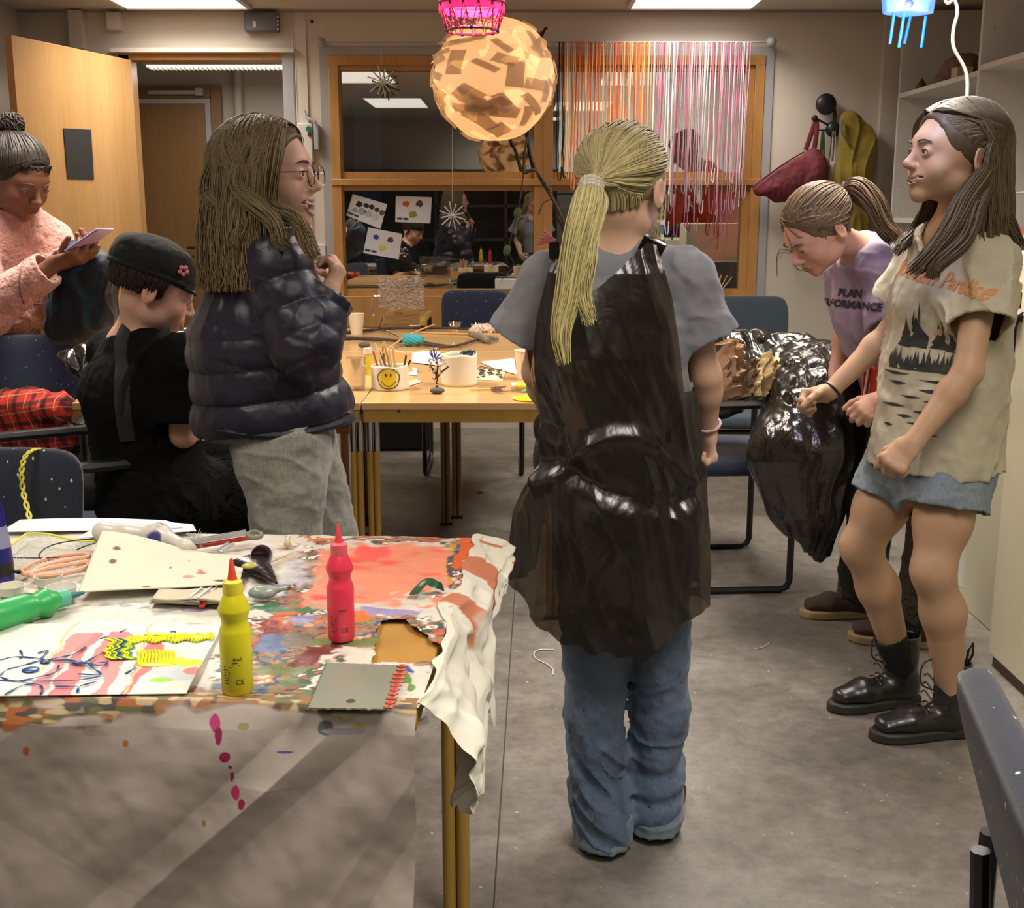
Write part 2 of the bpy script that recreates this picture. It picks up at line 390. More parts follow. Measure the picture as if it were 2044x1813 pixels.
def glass_mat(name, refl=.2, tint=(.9, .93, .92)):
    q = NT(name); q.n.remove(q.b); g = q.N('BsdfGlossy'); g.inputs['Roughness'].default_value = .012; g.inputs['Color'].default_value = (1, .98, .95, 1)
    t = q.N('BsdfTransparent'); t.inputs[0].default_value = (*tint, 1); lw = q.N('LayerWeight'); lw.inputs[0].default_value = .3
    mr = q.N('MapRange'); q.L(lw.outputs['Facing'], mr.inputs[0]); mr.inputs[3].default_value = refl; mr.inputs[4].default_value = .9
    mx = q.N('MixShader'); q.L(mr.outputs[0], mx.inputs[0]); q.L(t.outputs[0], mx.inputs[1]); q.L(g.outputs[0], mx.inputs[2]); q.L(mx.outputs[0], q.out.inputs[0]); return q.m
M_pane = glass_mat('coated_window_glass', .20)
# ================================================================== shell
WY = WALLY
fx = lambda u, v=300: float(D(u, v, WY)[0]); fz = lambda v: float(D(1022, v, WY)[2])
DX0, DX1, DZ = fx(256, 118), fx(566, 118), fz(118)
WX0, WX1, WZ0, WZ1 = fx(655, 97), fx(1528, 97), .12, fz(112)
b = MB(); b.bbox((WALLL-.2, REAR-.2, -.1), (WALLR+.2, WY+.12, 0)); struct('floor', b, M_floor, base=False)
b = MB(); b.bbox((WALLL-.1, REAR-.1, CEIL), (WALLR+.1, WY+.1, CEIL+.1)); struct('ceiling', b, M_ceil)
b = MB()
for x0, x1, z0, z1 in ((WALLL-.1, DX0, 0, 2.6), (DX0, DX1, DZ, 2.6), (DX1, WX0, 0, 2.6), (WX0, WX1, WZ1, 2.6), (WX0, WX1, 0, WZ0), (WX1, WALLR+.1, 0, 2.6)):
    b.bbox((x0, WY, z0), (x1, WY+.12, z1))
struct('wall_back', b, M_wall)
struct('wall_left', MB().bbox((WALLL-.1, REAR, 0), (WALLL, WY, CEIL)), M_wall)
struct('wall_right', MB().bbox((WALLR, REAR, 0), (WALLR+.1, WY, CEIL)), M_wall)
struct('wall_rear', MB().bbox((WALLL, REAR-.1, 0), (WALLR, REAR, CEIL)), M_wall)
b = MB()
for x in np.linspace(WALLL+.03, WALLR-.03, 7): b.bbox((x-.015, REAR+.01, 0), (x+.015, REAR+.38, 1.78))
for z in (.08, .5, .92, 1.34, 1.78): b.bbox((WALLL+.02, REAR+.01, z-.03), (WALLR-.02, REAR+.38, z))
b.bbox((WALLL+.02, REAR+.01, 0), (WALLR-.02, REAR+.03, 1.78)); one('added_dark_shelving', 'unseen dark shelving added behind the camera to darken the window reflections', 'shelving', b, M('added_shelf_dark', (.03, .026, .024), .7))  # shelving added out of view so the lower panes mirror something dark
# corridor and the room behind the window
struct('wall_corridor', MB().bbox((-4.2, 8.75, 0), (-1.15, 8.85, 2.75)), M_wall2)
struct('wall_corridor_side', MB().bbox((-1.22, 7.12, 0), (-1.14, 8.75, 2.75)), M_wall2)
struct('wall_corridor_end', MB().bbox((-4.3, 7.12, 0), (-4.2, 8.75, 2.75)), M_wall2)
struct('floor_corridor', MB().bbox((-4.3, 7.12, -.1), (WALLR+.2, 10.7, 0)), M_floor)
struct('ceiling_corridor', MB().bbox((-4.3, 7.1, 2.6), (-1.14, 8.85, 2.7)), M_ceil)
struct('wall_next_room_back', MB().bbox((-1.14, 10.5, 0), (WALLR+.2, 10.6, 2.75)), M('next_room_paint', (.62, .58, .52), .8))
struct('wall_next_room_right', MB().bbox((WALLR+.1, 7.12, 0), (WALLR+.2, 10.5, 2.75)), M_wall2)
struct('wall_next_room_light_block', MB().bbox((.22, 7.45, 0), (.28, 10.5, 2.75)), M('partition_dark', (.03, .028, .026), .8))  # added partition, keeps the next room's lamplight off the left half
struct('ceiling_next_room', MB().bbox((-1.14, 7.1, 2.62), (WALLR+.2, 10.6, 2.72)), M_ceil)
l = bpy.data.lights.new('next_room_lamp_light', 'AREA'); l.shape = 'RECTANGLE'; l.size = .5; l.size_y = .9; l.energy = 60; l.color = WARM
o = bpy.data.objects.new('next_room_lamp_light', l); o.location = (1.1, 8.9, 2.55); COL.objects.link(o)
one('ceiling_lamp', 'lit ceiling panel in the next room, seen through the right window', 'lamp', MB().bbox((.83, 8.42, 2.565), (1.37, 9.38, 2.615)), M('next_lamp_white', (.8,)*3, emis=((1, .9, .75), 3)), bevel=.004)
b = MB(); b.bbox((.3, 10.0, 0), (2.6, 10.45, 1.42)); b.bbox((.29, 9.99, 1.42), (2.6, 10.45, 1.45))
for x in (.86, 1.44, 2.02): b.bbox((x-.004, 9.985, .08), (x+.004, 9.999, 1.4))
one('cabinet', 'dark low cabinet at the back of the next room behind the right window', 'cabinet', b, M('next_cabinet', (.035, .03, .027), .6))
l = bpy.data.lights.new('corridor_lamp_light', 'AREA'); l.shape = 'RECTANGLE'; l.size = .9; l.size_y = .1; l.energy = 9; l.color = WARM
o = bpy.data.objects.new('corridor_lamp_light', l); COL.objects.link(o)
pa, pb = D(298, 130, 7.85), D(600, 130, 7.85); o.location = ((pa[0]+pb[0])/2, 7.85, pa[2]-.035)
t = thing('corridor_lamp', 'long louvred ceiling light strip seen through the open doorway', 'lamp', ((pa[0]+pb[0])/2, 7.85, pa[2]))
MB().bbox((pa[0]-.02, 7.78, pa[2]-.005), (pb[0]+.02, 7.92, pa[2]+.02)).build('housing', M_white, t)
MB().bbox((pa[0], 7.79, pa[2]-.02), (pb[0], 7.91, pa[2]-.006)).build('diffuser', M('louvre_glow', (1, 1, 1), .4, emis=((1, .83, .6), 1.5)), t)
b = MB()
for i in range(34): x = pa[0]+(pb[0]-pa[0])*(i+.5)/34; b.bbox((x-.002, 7.785, pa[2]-.03), (x+.002, 7.915, pa[2]-.02))
b.build('louvre', M_white, t)
MB().cyl((pa[0]+.2, 7.85, pa[2]+.02), (pa[0]+.2, 7.85, 2.6), .006, n=8).build('suspension_rod', M_grey, t); MB().cyl((pb[0]-.2, 7.85, pa[2]+.02), (pb[0]-.2, 7.85, 2.6), .006, n=8).build('suspension_rod', M_grey, t)
# ceiling lamps
for i, (x, y, hx, hy, w, c) in enumerate(LAMPS):
    lab = ['ceiling panel lamp near the back wall, above the open door', 'ceiling panel lamp near the back wall, above the right window'][i] if i < 2 else ['ceiling panel lamp over the far table', 'ceiling panel lamp over the garbage bag chair', 'ceiling panel lamp over the painting table', 'ceiling panel lamp behind the girl in the plastic apron', 'ceiling panel lamp behind the camera'][i-2]
    t = thing('ceiling_panel_lamp', lab, 'lamp', (x, y, CEIL-.02), 0, 'ceiling panel lamps')
    b = MB()
    for sx, sy, wx, wy in ((-1, 0, .012, hy), (1, 0, .012, hy), (0, -1, hx, .012), (0, 1, hx, .012)):
        b.box((x+sx*hx, y+sy*hy, CEIL-.012), (2*wx if sx else 2*hx+.024, 2*wy if sx else .024, .02))
    b.build('frame', M_white, t)
    MB().bbox((x-hx+.01, y-hy+.01, CEIL-.016), (x+hx-.01, y+hy-.01, CEIL-.004)).build('diffuser', M_glow, t)
# ceiling edge moulding, wall pilasters
b = MB(); b.bbox((WALLL, WY-.03, CEIL-.012), (WALLR, WY, CEIL+.0)); struct('trim_1', b, M('ceiling_edge', (.3, .27, .24), .7))
b = MB(); x = fx(600, 60); b.bbox((x-.03, WY-.012, 0), (x+.03, WY, CEIL-.013)); b.bbox((fx(640,60)-.004, WY-.006, 0), (fx(640,60)+.004, WY, 0.001)); struct('trim_2', b, M_wall)
b = MB(); b.bbox((fx(1748, 300), WY-.05, 0), (fx(1790, 300)+.05, WY, CEIL-.013)); struct('trim_3', b, M_wall)
b = MB()
for u0, u1, v0, v1 in ((146, 172, 24, 100), (222, 246, 28, 62)): b.bbox((fx(u0, 60), WY-.07, fz(v1)), (fx(u1, 60), WY, fz(v0)))
b.bbox((fx(232, 100)-.02, WY-.06, DZ+.03), (fx(590, 100), WY, DZ+.055)); struct('trim_4', b, M_wall)
b = MB(); b.bbox((WALLL, WY-.012, 0), (DX0-.08, WY, .08)); b.bbox((WX1+.07, WY-.012, 0), (WALLR, WY, .08)); struct('baseboard_back', b, M_grey)
a, c = G(1031, 1130, 0), G(984, 1830, 0); struct('trim_8', MB().tube([a+A_((0, 0, -.0012)), c+A_((0, 0, -.0012))], .0022, 6), M('seam_dark', (.05, .045, .04), .8))
struct('baseboard_left', MB().bbox((WALLL, REAR, 0), (WALLL+.012, WY-.02, .08)), M_grey)
# door frame and open leaf
b = MB()
b.bbox((DX0-.05, WY-.015, 0), (DX0+.006, WY+.13, DZ+.02)); b.bbox((DX0-.05, WY-.015, DZ-.006), (DX1+.01, WY+.13, DZ+.03)); struct('trim_5', b, M_framewood)
b = MB(); b.bbox((DX1-.006, WY-.02, 0), (DX1+.055, WY+.13, DZ+.03)); struct('trim_6', b, M_grey)
hng = A_((DX0-.01, WY-.03)); fre = G(8, 70, DZ-.01)[:2]; dd = nrm(fre-hng); Ld = float(np.linalg.norm(fre-hng)); ang = math.atan2(dd[1], dd[0])
t = thing('door_1', None, None, (hng[0], hng[1], 0), ang); t['kind'] = 'structure'
MB().bbox((0, 0, .012), (Ld, .04, DZ-.01)).build('leaf', M_doorwood, t, bevel=.002, local=True)
for z in (.3, 1.05, 1.85): MB().cyl((-.006, .0, z-.05), (-.006, .0, z+.05), .008, n=10).build('hinge', M_chrome, t, local=True)
b = MB(); b.tube(crv([(Ld-.06, .0, 1.03), (Ld-.06, -.05, 1.03), (Ld-.17, -.052, 1.03)], 6), .009, 8); b.cyl((Ld-.06, .0, 1.03), (Ld-.06, -.008, 1.03), .024); b.build('door_handle', M_chrome, t, local=True)
b.v = []; 
def PL(u, v, p0, n):
    r = A_(ray(u, v)); o = A_((0, 0, CAMH)); n = A_(n, float); return o+r*(n@(A_(p0, float)-o))/(n@r)
nrmL = rotz(ang)@A_((0, 1., 0)); side = -1 if nrmL[1] > 0 else 1
# which face of the leaf looks at the camera
facep = A_((hng[0], hng[1], 0))+(nrmL*(.04 if nrmL@(A_((0, 0, 0))-A_((hng[0], hng[1], 0))) > 0 else 0)); nl = nrmL if nrmL@(-facep) > 0 else -nrmL
q4 = [PL(u, v, facep+nl*.002, nl) for u, v in ((126, 256), (181, 259), (187, 358), (134, 356))]
b = MB(); b.add(A_(q4+[p+nl*.003 for p in q4]), [(0,1,2,3), (7,6,5,4), (0,4,5,1), (1,5,6,2), (2,6,7,3), (3,7,4,0)])
one('blackboard_sheet', 'small blank black sheet stuck on the open beech door', 'sheet', b, M('black_card', (.022, .021, .021), .8, var=(40, .2)))
q2 = PL(243, 126, facep+nl*.002, nl)
# corridor door
cx0, cx1, cz = D(150, 208, 8.74)[0], D(413, 208, 8.74)[0], D(413, 208, 8.74)[2]
t = thing('door_2', None, None, ((cx0+cx1)/2, 8.73, 0)); t['kind'] = 'structure'
MB().bbox((cx0, 8.69, .01), (cx1, 8.73, cz)).build('leaf', M_darkdoor, t, bevel=.002)
b = MB(); b.bbox((cx1, 8.68, 0), (cx1+.035, 8.75, cz+.03)); b.bbox((cx0, 8.68, cz), (cx1, 8.75, cz+.03)); b.build('edge_strip', M_grey, t)
b = MB(); b.bbox((cx1+.035, 8.7, 0), (cx1+.11, 8.75, cz+.12)); b.bbox((cx0, 8.7, cz+.03), (cx1+.04, 8.75, cz+.12)); b.build('casing', M_darkdoor, t)
b = MB(); b.cyl((cx1-.05, 8.69, 1.02), (cx1-.05, 8.64, 1.02), .01, n=8); b.tube([(cx1-.05, 8.64, 1.02), (cx1-.17, 8.64, 1.02)], .009, 8); b.build('door_handle', M_black, t)
one('door_closer', 'dark door closer arm above the brown corridor door', 'door closer', MB().bbox((cx0+.55, 8.64, cz+.06), (cx1-.02, 8.68, cz+.085)).bbox((cx1-.05, 8.62, cz+.05), (cx1, 8.69, cz+.1)), M_grey)
one('corridor_pipe', 'vertical painted pipe on the corridor wall right of the brown door', 'pipe', MB().cyl((D(480, 300, 8.7)[0], 8.7, 0), (D(480, 300, 8.7)[0], 8.7, 2.6), .03), M_wall2)
# ================================================================== window
def window(name, x0, x1, parts):
    t = thing(name, None, None, ((x0+x1)/2, WY, WZ0)); t['kind'] = 'structure'
    for nm, mb, mt in parts: mb.build(nm, mt, t, bevel=.003 if mt is M_framewood else 0)
ZU0, ZU1, ZL0, ZL1 = fz(343), fz(141), fz(577), fz(381)
XM0, XM1 = fx(1066, 300), fx(1103, 300); g = .035
def leafframe(b, x0, x1, z0, z1, w=.045, d0=WY-.005, d1=WY+.075):
    b.bbox((x0, d0, z0), (x0+w, d1, z1)); b.bbox((x1-w, d0, z0), (x1, d1, z1)); b.bbox((x0+w, d0, z0), (x1-w, d1, z0+w)); b.bbox((x0+w, d0, z1-w), (x1-w, d1, z1))
for i, (a0, a1) in enumerate(((WX0+.0, (XM0+XM1)/2), ((XM0+XM1)/2, WX1))):
    fr = MB(); fr.bbox((a0, WY-.02, WZ0), (a0+.055, WY+.1, WZ1)); fr.bbox((a1-.055, WY-.02, WZ0), (a1, WY+.1, WZ1))
    gl0, gl1 = (fx(683, 300) if i == 0 else XM1), (XM0 if i == 0 else fx(1484, 300))
    lf = MB(); px = MB()
    zs = [(ZU0, ZU1), (ZL0, ZL1), (.22, .58)]
    for z0, z1 in zs:
        lf.bbox((a0+.055, WY+.0, z0-.04), (gl0, WY+.075, z1+.03)); lf.bbox((gl1, WY+.0, z0-.04), (a1-.055, WY+.075, z1+.03)); lf.bbox((gl0, WY, z0-.04), (gl1, WY+.075, z0)); lf.bbox((gl0, WY, z1), (gl1, WY+.075, z1+.03))
    fr.bbox((a0, WY+.04, ZU0-.08), (a1, WY+.09, ZU0-.04))
    fr.bbox((a0, WY-.03, ZL1+.03), (a1, WY+.1, ZU0-.04)); fr.bbox((a0, WY-.035, .61), (a1, WY+.1, ZL0-.04)); fr.bbox((a0-.001, WY-.022, ZU1+.028), (a1+.001, WY+.13, WZ1+.001)); fr.bbox((a0-.001, WY-.022, WZ0-.001), (a1+.001, WY+.13, .182))
    parts = [('window_frame', fr, M_framewood), ('sash', lf, M_framewood)]
    for z0, z1 in zs: parts.append(('pane', MB().bbox((gl0, WY+.03, z0), (gl1, WY+.036, z1)), M_pane))
    window('window_%d' % (i+1), a0, a1, parts)
    gk = MB()
b = MB(); w = .05
b.bbox((WX0-w, WY-.012, .05), (WX0, WY, WZ1+w)); b.bbox((WX1, WY-.012, .05), (WX1+w, WY, WZ1+w)); b.bbox((WX0, WY-.012, WZ1), (WX1, WY, WZ1+w)); struct('trim_7', b, M_grey)
# ================================================================== fixtures on the back wall
def wbox(u0, v0, u1, v1, d, Y=None):
    Y = Y or WY-.001; a, c = D(u0, v0, Y), D(u1, v1, Y); return MB().bbox((a[0], Y-d, c[2]), (c[0], Y, a[2]))
t = thing('wall_speaker_box', 'grey box mounted high on the wall above the doorway', 'wall box', D(525, 68, WY-.02))
wbox(491, 26, 560, 67, .07).build('casing', M('box_grey', (.13, .13, .14), .5), t, bevel=.012)
b = wbox(505, 42, 511, 54, .003, WY-.071); 
for k in range(4): b.v += wbox(553, 32+k*8, 556, 36+k*8, .003, WY-.071).v; b.f += [tuple(q+b.n for q in ff) for ff in [(0,1,3,2),(4,6,7,5),(0,4,5,1),(2,3,7,6),(0,2,6,4),(1,5,7,3)]]; b.n += 8; b.c += [np.ones((8, 3))]
b.build('indicator_marks', M_white, t)
t = thing('control_box', 'white wall control box with a green button beside the window', 'control box', D(618, 310, WY-.03))
wbox(596, 247, 628, 325, .05).build('casing', M_white, t, bevel=.006); wbox(629, 250, 640, 300, .06).build('side_cover', M_grey, t, bevel=.004)
p = D(617, 258, WY-.053); MB().cyl(p, p+A_((0, -.012, 0)), .017).build('green_button', M('button_green', (.0, .16, .12), .4), t)
p = D(618, 269, WY-.053); MB().cyl(p, p+A_((0, -.01, 0)), .011).build('red_button', M('button_red', (.1, .02, .02), .4), t)
MB().tube(crv([D(607, 222, WY-.03), D(612, 235, WY-.05), D(628, 243, WY-.06), D(634, 262, WY-.05)], 6), .009, 8).build('cable', M_grey, t)
one('socket_plate', 'white light switch plate on the strip of wall left of the window', 'light switch', wbox(627, 488, 651, 514, .02), M_white, bevel=.003)
one('small_switch', 'small white switch higher on the strip of wall left of the window', 'light switch', wbox(605, 420, 616, 443, .02), M_white, bevel=.003)
one('wall_hook', 'tiny dark hook high on the back wall left of the curtain rod', 'hook', wbox(620, 40, 626, 46, .01), M_black)
b = MB()
for u in (584, 588): b.cyl((fx(u, 60), WY-.012, .9), (fx(u, 60), WY-.012, CEIL-.02), .004, n=6)
one('wall_cable', 'pair of thin pale cables running down beside the doorway', 'cable', b, M_white)
# curtain rod
ra, rb_ = D(640, 85, WY-.09), D(1540, 84, WY-.09)
t = thing('curtain_rod', 'thin metal curtain rod with round finials above the window', 'curtain rod', (float(ra[0]+rb_[0])/2, WY-.09, ra[2]-.03))
MB().cyl(ra, rb_, .005, n=8).build('rod', M_grey, t)
for p in (ra, rb_):
    MB().ell(p, (.03, .03, .03)).build('finial', M_grey, t); MB().cyl(p, p+A_((0, .088, 0)), .008, n=8).build('bracket', M_grey, t)
# yarn curtain
t = thing('yarn_curtain', 'curtain of hanging orange, pink, lilac and black yarn strands on the rod', 'curtain', (fx(1310, 90), WY-.09, 1.2))
yrng = random.Random(3); pal_o = [srgb(224, 112, 52), srgb(236, 190, 140), srgb(206, 84, 46), srgb(240, 205, 160), srgb(222, 132, 76), srgb(214, 150, 104)]
pal_p = [srgb(176, 134, 148), srgb(212, 198, 206), srgb(162, 84, 106), srgb(190, 168, 184), srgb(224, 216, 214), srgb(150, 124, 138), srgb(178, 110, 132)]
ym = {}
for i in range(98):
    u = 1117+ (1499-1117)*i/97+yrng.uniform(-1.2, 1.2)
    c = srgb(25, 20, 28) if u < 1126 else (yrng.choice(pal_o) if u < 1304 else yrng.choice(pal_p))
    if 1128 > u: ve = 350+yrng.uniform(-10, 10)
    elif u < 1304: ve = 345+yrng.uniform(-30, 50)
    else: ve = 385+yrng.uniform(-35, 85)*(1 if yrng.random() < .6 else .4)
    if u > 1440 and u < 1485: ve += yrng.choice((-30, 60, 70))*.5
    y = WY-.09-yrng.uniform(0, .03); a = D(u, 86, y); e = D(u-(u-1022)*.035+yrng.uniform(-5, 5), ve, y)
    n = 14; pts = []; ph = yrng.random()*6; am = yrng.uniform(.002, .006)
    for k in range(n): s = k/(n-1); pts.append(a*(1-s)+e*s+A_((math.sin(ph+s*9)*am*s+math.sin(ph*3+s*25)*.003*s*s, math.cos(ph+s*7)*.004*s, 0)))
    pts = [a+A_((0, .008, -.02)), a+A_((0, .004, .008))]+pts
    if yrng.random() < .6:
        q = pts[-1]; pts += [q+A_((.004, 0, -.02)), q+A_((.012, 0, -.03)), q+A_((.018, 0, -.012)), q+A_((.02, 0, .05))]
    key = tuple(round(x, 3) for x in c)
    if key not in ym: ym[key] = M('yarn_%d' % len(ym), c, .9, var=(300, .35))
    MB().tube(pts, .0036, 5).build('yarn_strand', ym[key], t)
# feather and small round thing over the globe
one('dried_leaf', 'curled brown dried leaf stuck to the wall above the paper globe', 'leaf', MB().grid(lambda U, V: (D(1066, 78, 6.93)+0)[None, None]+np.stack([(U*.075), -.02+.02*np.sin(V*3.14), U*.05+ (V-.5)*.035*np.sin(U*3.14)+.01*np.sin(U*9)], 2), 12, 6), M('dry_leaf', (.11, .045, .03), .8), solid=.003)
# cards on the glass
def card(quad, marks, name, label):
    Y = WY+.022; P = [D(u, v, Y) for u, v in quad]; t = thing(name, label, 'card', (P[0]+P[2])/2, 0, 'colour sample cards on the window')
    b = MB(); b.add(A_(P+[p+A_((0, .002, 0)) for p in P]), [(3,2,1,0), (4,5,6,7), (0,1,5,4), (1,2,6,5), (2,3,7,6), (3,0,4,7)]); b.build('sheet', M('card_white', (.62, .62, .66), .7), t)
    rg = random.Random(len(marks))
    for (u, v, r, c) in marks:
        n = 14; ps = [D(u+r*math.cos(a)*(1+rg.uniform(-.25, .25))*1.1, v+r*math.sin(a)*(1+rg.uniform(-.25, .25)), Y-.0012) for a in np.arange(n)*2*math.pi/n]
        b = MB(); b.add(ps, [tuple(range(n))]); b.build('paint_dab', M('dab_%d_%d_%d' % c, srgb(*c), .5), t, smooth=False)
    b = MB(); (u0, v0), (u3, v3), (u2, v2) = quad[0], quad[3], quad[2]
    for k in range(9):
        s = .05+.035*k; u = u3+(u2-u3)*s; v = v3+(v2-v3)*s-9
        if k != 4: b.add([D(u, v, Y-.0012), D(u+3, v+.5, Y-.0012), D(u+3, v+4.5, Y-.0012), D(u, v+4, Y-.0012)], [(0, 1, 2, 3)])
    b.build('caption_letters', M('ink', (.05, .05, .07), .6), t, smooth=False)
card([(704, 387), (773, 408), (759, 457), (691, 430)], [(717, 408, 6, (20, 20, 26)), (731, 410, 5, (24, 24, 30)), (742, 413, 5, (30, 30, 36)), (752, 419, 5, (45, 45, 52)), (762, 424, 5, (80, 80, 90)), (708, 419, 5, (140, 142, 150)), (722, 422, 7, (150, 152, 160)), (735, 427, 7, (165, 166, 172)), (747, 434, 7, (185, 186, 190))], 'sample_card', 'tilted white card with black and grey paint dabs, leftmost on the window')
card([(790, 391), (862, 394), (859, 446), (789, 443)], [(811, 407, 6, (190, 80, 30)), (837, 407, 6, (70, 50, 70)), (823, 428, 7, (130, 140, 40))], 'sample_card', 'white card with orange, purple and olive paint dabs on the window')
card([(735, 454), (803, 467), (796, 518), (725, 505)], [(751, 473, 5, (50, 60, 170)), (779, 479, 5, (120, 35, 50)), (762, 494, 6, (205, 195, 70))], 'sample_card', 'white card with blue, dark red and yellow dabs, lowest on the window')
# straw stars
def star(u, v, v0, R, label, Y):
    c = D(u, v, Y); a = D(u, v0, Y); t = thing('straw_star', label, 'straw star', c, 0, 'straw stars hanging in the window')
    b = MB()
    for k in range(12):
        th = k*math.pi/6+.2; d = A_((math.cos(th), .25*math.sin(3*th), math.sin(th))); b.tube([c, c+d*R*(1 if k % 2 else .85)], [.003, .004], 6)
    b.ell(c, .009, n=8); b.build('star', M('straw_white', (.72, .7, .66), .7), t); MB().tube([a, c+A_((0, 0, R*.9))], .0012, 4).build('thread', M_white, t)
star(762, 163, 86, .085, 'straw star hanging in the upper left window pane', WY-.085); star(903, 430, 86, .08, 'straw star hanging low in the left window, below the paper globe', WY-.085)
# branches in the window
t = thing('branch', 'dark bare branch hanging in the window below the paper globe', 'branch', D(1060, 560, 6.8))
M_bark = M('twig_bark', (.07, .045, .03), .85, var=(40, .4), bump=(80, .4))
def twig(pts, r, Y): MB().tube(crv([D(u, v, Y+dy) for u, v, dy in pts], 6), np.linspace(r, r*.5, (len(pts)-1)*6+1), 6).build('twig', M_bark, t)
twig([(1130, 455, 0), (1105, 400, -.03), (1075, 350, -.02), (1058, 300, .02), (1052, 240, 0)], .012, 6.8)
twig([(1100, 385, -.03), (1068, 340, -.05), (1045, 345, -.03), (1030, 300, 0), (1012, 262, 0)], .009, 6.8)
twig([(1045, 345, -.03), (1050, 290, -.02), (1062, 240, 0)], .007, 6.8)
twig([(1045, 345, 0), (1038, 400, 0), (1030, 440, 0), (1015, 500, 0), (1025, 530, .02), (1000, 560, 0)], .004, 6.86)
twig([(1038, 400, 0), (1045, 385, 0), (1060, 380, 0)], .003, 6.86); twig([(1075, 430, 0), (1085, 405, 0), (1110, 395, 0)], .004, 6.85)
twig([(1125, 460, 0), (1112, 430, 0), (1120, 400, 0)], .006, 6.8); twig([(1128, 470, 0), (1135, 520, 0), (1130, 560, 0)], .012, 6.8)
for (u, v) in ((1033, 425), (1012, 500), (1040, 450)):
    c = D(u, v, 6.86); MB().ell(c, (.022, .006, .032), frame((0, 1, 0), (.3, 0, 1))).build('leaf', M('leaf_green', (.09, .12, .04), .6), t)
one('white_box', 'small white box on the sill inside the left window', 'box', MB().bbox(D(988, 578, 6.94)-A_((0, .03, 0)), D(1032, 556, 6.94)+A_((0, .02, 0))), M_white, bevel=.006)
b = MB()
for k in range(7):
    a = A_((D(1425, 577, WY-.018)[0], WY-.018, ZL0-.036)); th = -.8+k*.27; b.tube(crv([a, a+A_((.05*math.sin(th), -.01*k, .04)), a+A_((.15*math.sin(th), .01*k-.03, .07+.05*math.cos(th)))], 5), .004, 5)
one('twig_bundle', 'small bundle of pale twigs on the sill of the right window', 'twigs', b, M('pale_twig', (.3, .2, .1), .8))
b = MB()
for k in range(5): a = D(1110, 480, 6.75); b.tube([a, a+A_((-.07-.01*k, -.01, .05-.018*k))], [.003, .006], 6)
one('pink_bundle', 'pink tipped sticks poking out beside the branch in the window', 'sticks', b, M('pink_sticks', srgb(170, 90, 110), .7))
# ================================================================== people
SKIN = {'fair': srgb(200, 162, 138), 'pink': srgb(206, 160, 140), 'dark': srgb(118, 80, 62), 'tan': srgb(190, 154, 124)}
def skinmat():
    q = NT('skin'); at = q.N('Attribute'); at.attribute_name = 'Col'
    f = q.noise(14, 4); c = q.mix(1, at.outputs['Color'], q.ramp(f, [(.3, (.93, .9, .88)), (.7, (1.05, 1.05, 1.05))]), 'MULTIPLY')
    q.L(c, q.b.inputs['Base Color']); q.b.inputs['Roughness'].default_value = .5; q.b.inputs['Specular IOR Level'].default_value = .35
    q.b.inputs['Subsurface Weight'].default_value = .0; q.bump(q.noise(350, 2), .06, .001); return q.m
M_skin = skinmat()
def hairmat():
    q = NT('hair'); at = q.N('Attribute'); at.attribute_name = 'Col'; q.L(at.outputs['Color'], q.b.inputs['Base Color'])
    q.b.inputs['Roughness'].default_value = .5; q.b.inputs['Specular IOR Level'].default_value = .3; q.b.inputs['Anisotropic'].default_value = .3; return q.m
M_hair = hairmat()
M_eye = M('eye_white', (.7, .68, .65), .15); M_iris = M('iris_dark', (.035, .022, .015), .1); M_teeth = M('teeth', (.75, .72, .66), .25); M_mouth = M('mouth_inside', (.09, .02, .02), .5)
M_brow = M('brow_hair', (.07, .045, .03), .8)
